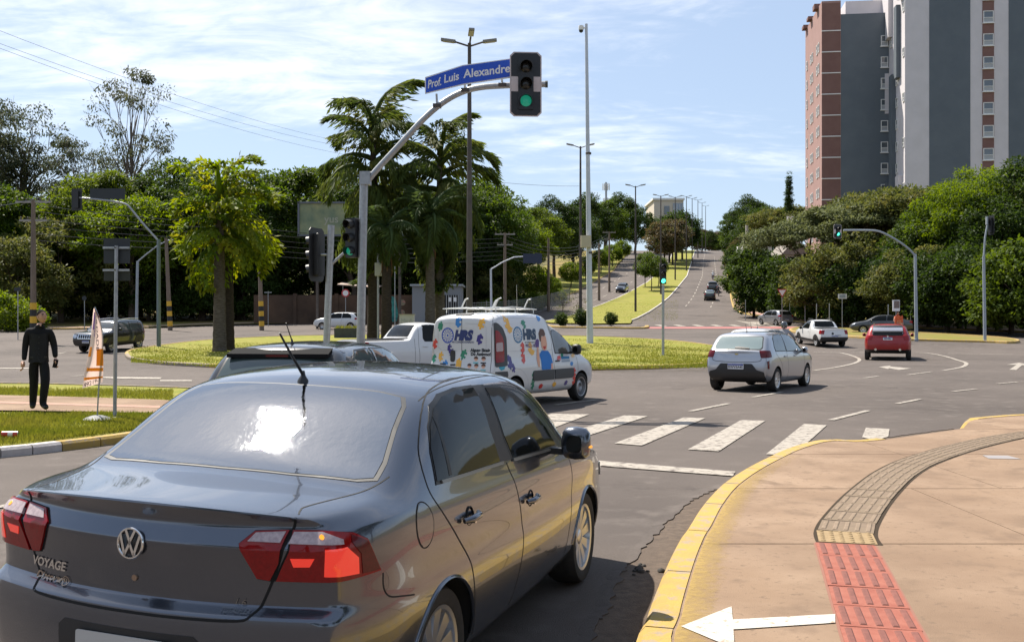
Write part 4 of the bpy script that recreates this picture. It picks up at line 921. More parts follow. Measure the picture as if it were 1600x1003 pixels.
def vehicle(kind, name, label, cat, pnt, loc, yaw, group=None, kx=1., kz=1., kw=1., glass=None, rim='alloy', spokes=5, low=None, plate=None, detail=2, lampm=None, lamps=1., rearlens=None, handles=True, mirror=True, pin=None, grille=True):
    "loc is the ground point under the middle of the rear axle unless pin gives another local point"
    t = TEMPL[kind]; st = sc(t['st'], kx, kz, kw); ax = [a*kx for a in t['ax']]; glass = glass or M_glass
    c = Car(name, label, cat, group, st, REAR0, FRONT0, pnt, sub=detail)
    c.arches([(a, t['r'], t['arch']) for a in ax], .3); c.body(low)
    for p in t['side']:
        p = sp(p, kx, kz); cx = sum(a for a, b in p)/len(p); cz = sum(b for a, b in p)/len(p)
        c.patch('glass_seal', 'R', [(a+math.copysign(.02, a-cx), b+math.copysign(.018, b-cz)) for a, b in p], M_seal, .004, both=True, res=.1, r=.03); c.patch('side_window', 'R', p, glass, .007, both=True, res=.1, r=.03)
    if t['rg']:
        p = [(a*kw, b*kz) for a, b in t['rg']]; cz = sum(b for a, b in p)/len(p)
        c.patch('glass_seal', 'B', [(a*1.04, b+math.copysign(.02, b-cz)) for a, b in p], M_seal, .004, res=.1, r=.05); c.patch('rear_window', 'B', p, rearlens or glass, .008, res=.1, r=.05)
    (x0, y0), (x1, y1) = t['ws']; x0 *= kx; x1 *= kx; y0 *= kw; y1 *= kw
    c.patch('windscreen', 'T', [(x0+.03, 0), (x0, y0*.7), (x0-.06, y0), (x1, y1), (x1+.03, 0), (x1, -y1), (x0-.06, -y0), (x0, -y0*.7)], glass, .005, res=.12)
    for sm in t['seam']: c.seam('R', sp(sm, kx, kz), .010, both=True)
    z0, z1, yi = t['lamp']; z0 *= kz; z1 *= kz; yi *= kw
    hz = t['hz']*kz; ly = st[3][4]
    if kind != 'van':
        dv = diag(40, .12*kx, -.70*kw)
        c.patch('tail_lamp', dv, [(-.20*lamps, z0), (.12*lamps, z0-.02), (.14*lamps, z1), (-.17*lamps, z1)], lampm or M_redl, .010, both=True, res=.05, r=.03)
    c.patch('head_lamp', diag(138, st[-2][0]-.10, -.66*kw), [(-.20, hz-.20*kz), (.16, hz-.17*kz), (.18, hz-.03*kz), (-.16, hz-.05*kz)], M_head, .010, both=True, res=.05, r=.03)
    if grille: c.patch('grille', 'F', [(-.40, hz-.32), (.40, hz-.32), (.44, hz-.20), (-.44, hz-.20)], M_blk, .006, r=.03); c.patch('lower_grille', 'F', [(-.5, .38*kz), (.5, .38*kz), (.5, .48*kz), (-.5, .48*kz)], M_blk, .006, r=.03)
    c.wheels(ax, st[4][4]-.118, t['r'], .20, style=rim, spokes=spokes)
    if mirror: c.mirror(x0-.30*kx, st[4][4]-.01, (hz+.13*kz) if kind != 'boxy' else hz+.20, M_blk if pnt in (P_white, P_black) else pnt)
    if handles:
        for q in t['seam'][:1]+([t['seam'][2]] if len(t['seam']) > 2 and kind not in ('pick', 'van') else []):
            pass
        hx = [ax[0]+.62*kx, ax[0]+1.42*kx] if kind not in ('pick', 'van') else [ax[0]+1.15*kx if kind == 'pick' else 2.32]
        for x in hx:
            for sg in (-1, 1):
                y = abs(c.hit('R', x, hz+.01).y); MB().tube([(x-.08, sg*(y+.005), hz), (x-.05, sg*(y+.03), hz), (x+.05, sg*(y+.03), hz), (x+.08, sg*(y+.005), hz)], .014, 8).build('door_handle', pnt if kind != 'van' else M_blk, c.root, 60)
    if plate: c.plate(c.hit('B', 0, plate[1]).x-.008, plate[1], plate[0])
    px = ax[0] if pin is None else pin[0]; py = 0 if pin is None else pin[1]
    f = Vector((math.sin(RAD(yaw)), math.cos(RAD(yaw)), 0)); l = Vector((-f.y, f.x, 0)); o = Vector((loc[0], loc[1], 0))-f*px-l*py
    c.place((o.x, o.y), yaw, H(loc[1]) if abs(H(o.y)-H(loc[1])) < .02 else None); c.f, c.l, c.ax = f, l, ax
    return c

def puzzle(cx, cy, s, rot=0., k=(1, -1, 1, -1)):
    "outline of a jigsaw piece"
    pts = []; h = s/2
    cor = [(-h, -h), (h, -h), (h, h), (-h, h)]
    for e in range(4):
        a = Vector(cor[e]); b = Vector(cor[(e+1) % 4]); d = (b-a).normalized(); n = Vector((d.y, -d.x))*k[e]
        pts.append(a); m = (a+b)/2; r = s*.19
        pts.append(m-d*r*.55)
        for i in range(7):
            t = RAD(215-i*250/6) if True else 0
            pts.append(m+n*(r*1.05)+d*(-math.cos(RAD(35+i*110/6*1.0-0))*r) if False else m+n*(r*.95-math.cos(RAD(140-i*280/6))*r*0+math.sin(RAD(-50+i*280/6))*r)+d*(-math.cos(RAD(-50+i*280/6))*r))
        pts.append(m+d*r*.55)
    c, sn = math.cos(RAD(rot)), math.sin(RAD(rot))
    return [(cx+p.x*c-p.y*sn, cy+p.x*sn+p.y*c) for p in pts]
def disc(cx, cy, r, n=20, ry=None): return [(cx+r*math.cos(2*math.pi*i/n), cy+(ry or r)*math.sin(2*math.pi*i/n)) for i in range(n)]

def build_van():
    g = Vector((1.49, 21.9, 0)); yaw = 33
    c = vehicle('van', 'white_van', 'white panel van covered in coloured jigsaw stickers, tube rack on its roof', 'van', P_white, g, yaw, kx=1.0, pin=(3.36, -.80), rim='steel', glass=mat('van_glass', (.10, .095, .085), .05, spec=.6, coat=.4), mirror=False, detail=3, grille=True)
    R = c.root; col = dict(r=(.62, .03, .02), y=(.82, .42, .03), g=(.0, .21, .11), b=(.01, .20, .55), n=(.03, .02, .20), t=(.0, .30, .42), o=(.85, .5, .12))
    st = {k: mat('sticker_'+k, v, .35, coat=.3) for k, v in col.items()}
    M_gr = mat('van_cladding', (.055, .058, .06), .55)
    # rear doors: gap, frame, handle, lamps
    c.seam('B', [(-.02, 1.83), (-.02, .42)], .012, cr=0); dz = [(-.70, .42), (-.70, 1.70), (-.66, 1.80), (-.60, 1.835), (.60, 1.835), (.66, 1.80), (.70, 1.70), (.70, .42)]; c.seam('B', dz, .010, cr=0)
    M_press = mat('pressed_line', (.45, .45, .46), .5)
    c.seam('B', [(.08, 1.15), (.5, 1.16), (.58, 1.22), (.58, 1.62), (.52, 1.69), (.08, 1.69)], .010, M_press, name='pressing', cr=0); c.seam('B', [(-.1, 1.69), (-.54, 1.66), (-.58, 1.6), (-.58, 1.2), (-.52, 1.15), (-.1, 1.15)], .010, M_press, name='pressing', cr=0)
    c.patch('door_handle', 'B', [(.14, .93), (.25, .93), (.255, 1.16), (.135, 1.16)], M_blk, .012, r=.05); c.patch('door_hinge_bar', 'B', [(.12, .86), (.24, .855), (.24, .885), (.12, .89)], M_blk, .01); c.patch('door_hinge_bar', 'B', [(.36, .87), (.5, .875), (.5, .90), (.36, .895)], M_blk, .01)
    c.patch('high_brake_lamp', 'B', [(-.16, 1.845), (.20, 1.845), (.22, 1.875), (-.18, 1.875)], M_blk, .012, r=.01)
    c.patch('rear_bumper', 'B', [(-.76, .33), (.76, .33), (.76, .56), (-.76, .56)], M_gr, .02); c.patch('bumper_corner', 'R', [(.07, .34), (.36, .36), (.345, .50), (.42, .68), (.40, .755), (.06, .755)], M_gr, .015, both=True)
    dv = diag(52, .10, -.76)
    c.patch('lamp_surround', dv, [(-.30, .86), (.02, .84), (.03, 1.70), (-.06, 1.70), (-.20, 1.60), (-.29, 1.40)], M_gr, .006, both=True, res=.06, r=.05)
    c.patch('tail_lamp', dv, [(-.21, .94), (.0, .92), (.0, 1.56), (-.08, 1.54), (-.18, 1.42), (-.21, 1.30)], M_redl, .014, both=True, res=.06, r=.04); c.patch('reverse_lens', dv, [(-.18, 1.15), (-.01, 1.14), (-.01, 1.31), (-.17, 1.32)], M_clr, .018, both=True, res=.06, r=.03)
    # side: rub strips, seams, mirror
    c.patch('rub_strip', 'R', [(1.32, .56), (1.36, .52), (2.16, .52), (2.16, .73), (1.38, .73), (1.32, .69)], M_gr, .016, both=True, r=.02); c.patch('rub_strip', 'R', [(2.20, .52), (2.92, .52), (2.99, .56), (2.99, .70), (2.94, .73), (2.20, .73)], M_gr, .016, both=True, r=.02)
    c.seam('R', [(.46, 1.14), (2.16, 1.14)], .008, M_press, cr=0, name='pressing'); c.seam('R', [(.22, 1.78), (1.9, 1.80), (2.05, 1.74), (2.12, 1.6)], .008, M_press, cr=3, name='pressing')
    c.seam('R', band(.70, .305, .50, .50, 15, 130, 10)[:11], .010, M_press, cr=2, name='arch_pressing')
    c.mirror(2.94, .855, 1.13, M_blk, sc=1.35)
    c.patch('quarter_trim', 'R', [(2.92, 1.04), (2.95, 1.27), (3.16, 1.04)], M_blk, .010, both=True)
    # jigsaw stickers, side (x, z, size, colour, turn, stretch)
    for x, z, s, k, r in ((.52, 1.70, .20, 'y', 8), (.60, 1.56, .13, 'y', 20), (.50, .93, .20, 'n', 10), (.60, .82, .15, 'n', 30), (1.00, 1.20, .16, 'r', 0), (1.00, 1.00, .16, 'r', 2), (1.28, 1.20, .16, 'y', -8), (1.36, 1.10, .12, 'y', 14),
                          (1.10, 1.70, .12, 'g', 10), (1.14, 1.62, .08, 'g', 35), (1.75, 1.79, .12, 'b', 20), (1.36, .60, .17, 'g', 5), (1.33, .44, .14, 'g', 20), (2.40, .95, .12, 'r', 12), (2.56, 1.02, .09, 'g', 20), (3.02, .62, .16, 'r', 4), (3.02, .46, .14, 'r', 0), (2.92, .82, .10, 'b', 12),
                          (1.66, .40, .11, 'r', 10), (2.20, .41, .11, 'y', 0), (2.68, .42, .11, 'n', 18), (3.04, 1.0, .12, 'o', 10), (3.28, 1.06, .12, 'n', 25), (.25, .84, .13, 't', 10)):
        c.patch('jigsaw_sticker', 'R', puzzle(x, z, s*.86, r, (1, -1, 1, -1) if s > .13 else (-1, 1, -1, 1)), st[k], .0035, res=.2, skirt=False)
    for y, z, s, k, r in ((.52, 1.63, .14, 'g', 15), (.06, 1.72, .16, 'b', 5), (-.48, 1.68, .16, 'y', 20), (-.44, 1.38, .15, 'n', 15), (.66, 1.28, .14, 'r', 10), (.28, 1.20, .12, 'n', 5), (.23, 1.12, .11, 'n', 30), (-.07, 1.08, .15, 'g', 25), (.50, 1.03, .14, 'y', 10), (.38, .86, .15, 'b', 10), (.04, .90, .15, 'y', 5), (.68, .99, .12, 'g', 10)):
        c.patch('jigsaw_sticker', 'B', puzzle(y, z, s*.86, r), st[k], .0035, res=.2, skirt=False)
    # wheel-shaped logos with lettering
    for view, a, z, r, fl, sx, m, mt in (('B', .33, 1.45, .155, -1, 1, mat('print_blue', (.01, .06, .42), .4), mat('print_navy', (.01, .025, .14), .4)), ('R', .86, 1.46, .165, 1, 1, mat('print_teal', (.0, .15, .34), .4), mat('print_dark', (.005, .035, .09), .4))):
        ring = [(a+r*math.cos(t*math.pi/16), z+r*math.sin(t*math.pi/16)) for t in range(33)]; inn = [(a+r*.84*math.cos(t*math.pi/16), z+r*.84*math.sin(t*math.pi/16)) for t in range(33)]
        L = MB(); vs = ring+inn; fs = [(i, i+1, 34+i, 33+i) for i in range(32)]
        c.patch('logo_ring', view, None, m, .0035, res=9, tris=(vs, fs), skirt=False)
        for i in range(14):
            q = RAD(i*360/14+8); d = (math.cos(q), math.sin(q)); n = (-d[1], d[0]); w = r*.035
            c.patch('logo_spoke', view, [(a+d[0]*r*.3-n[0]*w, z+d[1]*r*.3-n[1]*w), (a+d[0]*r*.86-n[0]*w*2.4, z+d[1]*r*.86-n[1]*w*2.4), (a+d[0]*r*.86+n[0]*w*.2, z+d[1]*r*.86+n[1]*w*.2), (a+d[0]*r*.3+n[0]*w*.3, z+d[1]*r*.3+n[1]*w*.3)], m, .0035, res=9, skirt=False)
        c.patch('logo_hub', view, disc(a, z, r*.14), m, .0035, res=9, skirt=False)
        o = .375 if view == 'B' else .43
        c.text('lettering', view, 'HRS', .25 if view == 'B' else .27, a+fl*o, z-.005, mt, .004, flip=fl, shear=.25 if view == 'B' else 0, bold=.020, sx=.92 if view == 'B' else 1.0)
        c.text('lettering', view, 'AR CONDICIONADO', .055 if view == 'B' else .04, a+fl*(o+.0), z-.13 if view == 'B' else z-.155, mt, .004, flip=fl, bold=.001)
    c.text('lettering', 'R', '99225-1870', .095, 1.34, 1.235, mat('print_violet', (.09, .03, .17), .4), .004, bold=.002)
    M_pb = mat('print_black', (.01, .012, .02), .4)
    c.text('lettering', 'B', 'Alguns Sinais', .085, -.45, 1.165, M_pb, .004, flip=-1, bold=.005); c.text('lettering', 'B', 'Do Autismo!', .085, -.46, 1.09, M_pb, .004, flip=-1, bold=.005)
    M_sk = mat('print_skin', (.72, .38, .25), .5); M_hr = mat('print_hair', (.10, .045, .03), .5); M_tl = mat('print_sea', (.10, .42, .45), .5)
    for z, ys in ((1.0, (-.36, -.53)), (.86, (-.22, -.38, -.54)), (.72, (-.22, -.38, -.54))):
        for y in ys:
            c.patch('print_face', 'B', disc(y, z, .042, 12), M_sk, .0035, res=9, skirt=False); c.patch('print_hair', 'B', [(y+.05*math.cos(RAD(t)), z+.05*math.sin(RAD(t))) for t in range(0, 181, 20)]+[(y-.02, z+.02), (y+.02, z+.02)], M_hr, .0045, res=9, skirt=False)
            c.patch('print_caption', 'B', [(y-.06, z-.09), (y+.06, z-.09), (y+.06, z-.065), (y-.06, z-.065)], M_tl if (y*100) % 2 < 1 else M_pb, .0035, res=9, skirt=False)
    # boy printed on the side, and the panel of small print on the door
    F = 'R'; M_sh = mat('print_shirt', (.0, .16, .52), .5)
    c.patch('print_arm', F, [(1.53, .80), (1.60, .79), (1.62, 1.02), (1.60, 1.22), (1.54, 1.20), (1.50, .92)], M_sk, .0038, res=.3, skirt=False, r=.03)
    c.patch('print_hand', F, [(1.50, 1.20), (1.62, 1.20), (1.64, 1.34), (1.60, 1.37), (1.56, 1.30), (1.52, 1.36), (1.48, 1.28)], mat('print_hand', (.10, .05, .22), .5), .0042, res=.3, skirt=False)
    c.patch('print_arm', F, [(2.02, .74), (2.12, .74), (2.12, .90), (2.04, .98)], M_sk, .0038, res=.3, skirt=False)
    c.patch('print_shirt', F, [(1.66, .735), (2.03, .735), (2.05, .86), (2.13, .86), (2.09, 1.02), (1.98, 1.12), (1.72, 1.13), (1.62, 1.05), (1.66, .95)], M_sh, .0045, res=.3, skirt=False, r=.03)
    c.patch('print_face', F, [(1.70, 1.40), (1.72, 1.20), (1.80, 1.12), (1.92, 1.14), (1.96, 1.25), (1.92, 1.44)], M_sk, .0045, res=.3, skirt=False, r=.04); c.patch('print_smile', F, [(1.78, 1.21), (1.90, 1.22), (1.88, 1.165), (1.82, 1.15)], mat('print_red', (.5, .02, .02), .5), .0052, res=.3, skirt=False)
    c.patch('print_hair', F, [(1.66, 1.34), (1.64, 1.48), (1.72, 1.58), (1.86, 1.57), (1.92, 1.46), (1.86, 1.42), (1.74, 1.43), (1.71, 1.30)], M_hr, .0052, res=.3, skirt=False, r=.03)
    c.patch('print_panel', F, [(2.50, .925), (2.86, .925), (2.86, .985), (2.50, .985)], mat('print_teal', (.0, .15, .34), .4), .0035, res=.3, skirt=False); c.patch('print_panel', F, [(2.50, .865), (2.86, .865), (2.86, .91), (2.50, .91)], mat('print_pale', (.25, .30, .36), .4), .0035, res=.3, skirt=False)
    # roof rack of bare tube
    mb = MB(); M_tube = mat('rack_tube', (.62, .62, .58), .4, .5)
    for x in (.35, 1.05, 1.75):
        mb.tube([(x, -.60, 1.90), (x, -.60, 1.985), (x, .60, 1.985), (x, .60, 1.90)], .012, 8)
    for y in (-.58, -.2, .2, .58): mb.tube([(.2, y, 1.98), (1.0, y, 2.02), (1.9, y, 1.975)], .010, 8)
    for x in (.45, 1.55):
        for y in (-.5, .3): mb.tube([(x, y, 2.0), (x+.05, y-.06, 2.17), (x+.05, y-.13, 2.19)], .015, 8)
    mb.build('roof_rack', M_tube, R, 60); MB().tube([(1.9, -.1, 1.92), (1.88, -.1, 2.5)], [.006, .004], 6).build('antenna', M_chr, R)
    return c
build_van()

def build_traffic():
    # black hatchback ahead of the sedan
    o = Vector((AX(441, 10.3), 10.3, 0))
    c = vehicle('hatch', 'black_hatchback', 'black hatchback with rear spoiler and roof antenna just ahead of the grey sedan', 'car', P_black, o, 9, kz=1.0, kx=.98, pin=(.45, 0), glass=M_glassg, detail=3, spokes=8, plate=('BRA2E19', .72))
    mb = MB(); mb.add([(.31, -.545, 1.375), (.31, .545, 1.375), (.50, .53, 1.432), (.50, -.53, 1.432), (.31, -.545, 1.335), (.31, .545, 1.335), (.48, .52, 1.37), (.48, -.52, 1.37)], [(0, 1, 2, 3), (4, 7, 6, 5), (0, 4, 5, 1), (1, 5, 6, 2), (3, 2, 6, 7), (0, 3, 7, 4)]); mb.build('spoiler', mat('matt_black', (.012, .012, .012), .85, spec=.1), c.root, 30); c.antenna(.72, 1.49, .22, .75)
    MB().add([(.308, -.12, 1.345), (.308, .12, 1.345), (.308, .12, 1.366), (.308, -.12, 1.366)], [(0, 1, 2, 3)]).build('high_brake_lamp', M_redd, c.root)
    # big white pickup behind the van
    c = vehicle('pick', 'white_pickup', 'large white pickup half hidden behind the jigsaw van', 'pickup', P_white, (AX(640, 30.5), 30.5), 52, kx=1.15, kz=1.14, kw=1.06, pin=(2.2, 0), spokes=6)
    c.patch('bed_cover', 'T', [(.2, -.74), (1.55, -.74), (1.55, .74), (.2, .74)], M_blk, .012); MB().tube([(.15, -.80, 1.225), (.8, -.815, 1.235), (1.62, -.815, 1.25)], .02, 8).build('bed_rail', M_blk, c.root)
    # silver hatchback turning on the right
    c = vehicle('hatch', 'silver_hatchback', 'silver five-door hatchback turning right, black lower bumper, blue plate band', 'car', P_silver, (6.50, 24.7), 32.5, kx=1.02, kw=1.0, pin=(.67, -.74), glass=M_glassg, detail=3, spokes=10, plate=('RWV3A45', .63), lampm=M_redd, lamps=.92, rearlens=mat('pale_glass', (.20, .25, .25), .04, spec=.7, coat=.5))
    c.patch('lower_bumper', 'B', [(-.72, .30), (.72, .30), (.70, .50), (.52, .55), (.40, .70), (-.40, .70), (-.52, .55), (-.70, .50)], M_blk, .012, r=.03); c.plate(c.hit('B', 0, .63).x-.022, .63, 'RWV3A45')
    c.patch('side_reflector', diag(30, .12, -.7), [(-.09, .58), (-.05, .58), (-.03, .76), (-.09, .78)], M_redd, .012, both=True); c.seam('B', [(-.62, .84), (-.55, .76), (0, .735), (.55, .76), (.62, .84)], .012)
    c.patch('wiper', 'B', [(-.30, 1.055), (.06, 1.07), (.06, 1.10), (-.02, 1.11), (-.30, 1.075)], M_blk, .02); MB().lathe([(0, .008), (.03, .008), (.035, 0)], Matrix(((0, 0, -1, c.hit('B', 0, .93).x), (-1.5, 0, 0, 0), (0, .6, 0, .93), (0, 0, 0, 1))), 6).build('emblem', mat('gold_emblem', (.6, .45, .15), .3, .8), c.root)
    c.antenna(.8, 1.48, .2, .5)
    # white car hidden in front of it
    c = vehicle('hatch', 'white_hatchback', 'white car mostly hidden behind the silver hatchback, two thin antennas on its roof', 'car', P_white, (AX(1185, 37), 37), 35, kz=1.02, pin=(1.5, 0)); c.antenna(.8, 1.5, .25, .4); c.antenna(1.4, 1.52, .22, .3)
    # white small pickup
    c = vehicle('pick', 'white_pickup', 'small white pickup with roof bars, dark sill trim and black bumper, tailgate towards us', 'pickup', P_white, (AX(1277, 57.5), 57.5), -4, pin=(.76, .72), spokes=6, plate=('QAB1C24', .62))
    c.patch('bed_cover', 'T', [(.2, -.70), (1.45, -.70), (1.45, .70), (.2, .70)], M_blk, .012); c.patch('rear_bumper', 'B', [(-.78, .38), (.78, .38), (.78, .60), (-.78, .60)], M_blk, .03, r=.03); c.patch('sill_trim', 'R', [(1.15, .30), (3.1, .30), (3.1, .46), (1.15, .42)], M_blk, .012, both=True)
    c.patch('dealer_mark', 'B', disc(.12, .80, .07, 10), M_blk, .004); c.text('lettering', 'B', 'SAVEIRO', .09, -.18, .70, M_blk, .005, flip=-1)
    for x in (.76, 3.51): c.patch('arch_trim', 'R', band(x, .305, .36, .43, 5, 175), M_blk, .012, both=True)
    mb = MB()
    for sg in (-1, 1): mb.tube([(1.86, sg*.56, 1.50), (1.92, sg*.56, 1.56), (2.6, sg*.56, 1.56), (2.72, sg*.56, 1.46)], .018, 8)
    mb.build('roof_bars', M_blk, c.root)
    # silver hatchback beyond
    vehicle('hatch', 'silver_hatchback', 'distant silver hatchback waiting by the yellow kerb next to the yield sign', 'car', P_silver, (AX(1213, 95), 95), -20, pin=(.66, .74), kx=.97, kz=.99, plate=('HTB4D77', .6))
    # dark sedan crossing behind the red car
    vehicle('sedan', 'dark_sedan', 'dark grey sedan driving left in front of the trees, seen from the side', 'car', P_dark, (AX(1378, 77), 77), -74, pin=(2.2, 0), spokes=8)
    # red crossover
    c = vehicle('suv', 'red_crossover', 'red crossover seen from behind with split rear window and twin exhausts', 'car', P_red, (AX(1387, 45.5), 45.5), 21, pin=(.3, 0), kw=1.12, glass=M_glass, plate=('REV4I86', 1.0), low=.50, spokes=6, detail=3, rearlens=mat('sky_glass', (.30, .31, .36), .05, spec=.8, coat=.6))
    c.patch('lower_window', 'B', [(-.64, 1.14), (.64, 1.14), (.62, 1.30), (-.62, 1.30)], M_glass, .012); c.patch('spoiler', 'B', [(-.66, 1.28), (.66, 1.28), (.66, 1.335), (-.66, 1.335)], M_blk, .03); c.patch('high_spoiler', 'B', [(-.62, 1.52), (.62, 1.52), (.60, 1.58), (-.60, 1.58)], M_blk, .03)
    for sg in (-1, 1): MB().tube([(.02, sg*.52, .50), (.2, sg*.52, .50)], .055, 10).build('exhaust', M_chr, c.root, 50); MB().tube([(.6, sg*.62, 1.66), (1.4, sg*.62, 1.70), (2.3, sg*.6, 1.67)], .02, 8).build('roof_rail', M_chr, c.root)
    MB().lathe([(0, .01), (.06, .01), (.062, 0)], Matrix(((0, 0, -1, c.hit('B', 0, 1.10).x-.004), (-1, 0, 0, 0), (0, 1, 0, 1.10), (0, 0, 0, 1))), 3).build('emblem', M_chr, c.root)
    # boxy dark SUV coming from the left
    c = vehicle('boxy', 'dark_suv', 'black boxy off-road car with slotted grille coming round the corner at left', 'car', P_black, (-21.5, 53.2), 192, pin=(3.29, .75), low=.52, spokes=5, grille=False, kx=1.0, glass=mat('light_glass', (.06, .07, .075), .05, spec=.7, coat=.5))
    for i in range(7): x = -.39+i*.13; c.patch('grille_slot', 'F', [(x-.045, .78), (x+.045, .78), (x+.045, .96), (x-.045, .96)], M_under, .012, r=.02); 
    c.patch('grille_frame', 'F', [(-.50, .75), (.50, .75), (.50, .99), (-.50, .99)], M_chr, .006, r=.03); c.plate(c.hit('F', 0, .60).x+.01, .60, 'QAH7F52', 'F')
    for sg in (-1, 1): c.patch('round_lamp', 'F', disc(sg*.64, .87, .095), M_head, .014); MB().tube([(.4, sg*.62, 1.70), (1.2, sg*.62, 1.735), (2.3, sg*.62, 1.71)], .02, 8).build('roof_rail', M_chr, c.root)
    for x in (.72, 3.29): c.patch('arch_trim', 'R', band(x, .345, .40, .48, 3, 177), M_blk, .015, both=True)
    # white car on the far left street
    vehicle('hatch', 'white_hatchback', 'white car passing left in front of the brown wall, seen from the side', 'car', P_white, (AX(528, 87), 87), -84, pin=(2.0, 0), spokes=6)
    # avenue traffic
    vehicle('hatch', 'grey_hatchback', 'small dark car coming down the left carriageway, headlamps towards us', 'car', P_dark, (AX(972, 168), 168), 196, pin=(2.0, 0), detail=1, kz=1.03)
    vehicle('hatch', 'grey_hatchback', 'dark car farther up the left carriageway beneath the trees', 'car', P_dark, (AX(1001, 225), 225), 198, pin=(2.0, 0), detail=1, kz=1.03)
    vehicle('hatch', 'black_hatchback', 'black car with pale roof glass, last of the group driving up the avenue', 'car', P_black, (AX(1109, 150), 150), 12, detail=1, rearlens=mat('pale_glass', (.20, .25, .25), .04), kz=1.05, kw=1.03)
    vehicle('pick', 'black_pickup', 'black pickup driving up the avenue ahead of the black car', 'pickup', P_black, (AX(1113, 167), 167), 12, detail=1, kz=1.16, kx=1.15, kw=1.08)
build_traffic()
# ------------------------------------------------------------------ trees and plants
import numpy as np
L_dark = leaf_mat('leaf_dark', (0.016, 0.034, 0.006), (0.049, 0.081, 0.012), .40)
L_mid = leaf_mat('leaf_mid', (0.032, 0.063, 0.008), (0.096, 0.132, 0.017), .46)
L_lime = leaf_mat('leaf_lime', (0.058, 0.102, 0.009), (0.132, 0.178, 0.018), .50)
L_pale = leaf_mat('leaf_pale', (0.061, 0.079, 0.027), (0.144, 0.162, 0.068), .30)
L_olive = leaf_mat('leaf_olive', (0.036, 0.052, 0.013), (0.101, 0.115, 0.028), .40, (.125, .12, .035))
L_euc = leaf_mat('leaf_eucalypt', (0.030, 0.043, 0.021), (0.084, 0.092, 0.044), .38)
L_brown = leaf_mat('leaf_russet', (0.056, 0.045, 0.021), (0.104, 0.080, 0.036), .35, (.06, .085, .02))
L_yel = leaf_mat('leaf_yellow', (0.068, 0.120, 0.011), (0.160, 0.204, 0.018), .52, (.28, .23, .03))
L_palm = leaf_mat('leaf_palm', (0.034, 0.058, 0.012), (0.093, 0.123, 0.025), .42, (.13, .125, .035))
L_palm2 = leaf_mat('leaf_palm_grey', (0.034, 0.061, 0.017), (0.089, 0.128, 0.043), .38)
L_dead = leaf_mat('leaf_dead', (.17, .095, .045), (.28, .17, .085), .25)
M_bark = mat('bark', (.105, .080, .060), .95, col2=(.055, .042, .032), scale=9, bump=.8, bscale=30, spec=.1)
M_barkp = mat('pale_bark', (.20, .165, .13), .9, col2=(.11, .085, .065), scale=6, bump=.5, bscale=22, spec=.1)
M_palmt = mat('palm_trunk', (.13, .112, .092), .95, col2=(.065, .052, .042), scale=5, bump=.9, bscale=18, stretch=(1, 1, 5), spec=.1)
M_palmt2 = mat('palm_trunk_dark', (.06, .046, .036), .95, col2=(.032, .026, .02), scale=5, bump=.9, bscale=18, stretch=(1, 1, 5), spec=.1)

def leaf_cards(rs, P, D, Nn, ln, wd, fold=.25):
    "rhombic leaves: base P, direction D, normal Nn -> vertex and face arrays"
    n = len(P); D = D/np.maximum(np.linalg.norm(D, axis=1, keepdims=True), 1e-6); S = np.cross(D, Nn); S /= np.maximum(np.linalg.norm(S, axis=1, keepdims=True), 1e-6); U = np.cross(S, D)
    ln = ln*rs.uniform(.65, 1.3, (n, 1)); wd = wd*rs.uniform(.7, 1.25, (n, 1))
    a = P; c = P+D*ln-U*ln*.12; m = P+D*ln*.48
    V = np.stack([a, m+S*wd*.5-U*wd*fold, c, m-S*wd*.5-U*wd*fold], 1).reshape(-1, 3)
    i = np.arange(n)*4; F = np.stack([np.stack([i, i+1, i+2], 1), np.stack([i, i+2, i+3], 1)], 1).reshape(-1, 3)
    return V, F
def np_mesh(name, V, F):
    me = bpy.data.meshes.new(name); nv, nf = len(V), len(F)
    me.vertices.add(nv); me.vertices.foreach_set('co', V.astype(np.float32).ravel()); me.loops.add(nf*3); me.loops.foreach_set('vertex_index', F.astype(np.int32).ravel())
    me.polygons.add(nf); me.polygons.foreach_set('loop_start', np.arange(0, nf*3, 3, dtype=np.int32)); me.update(calc_edges=True); return me
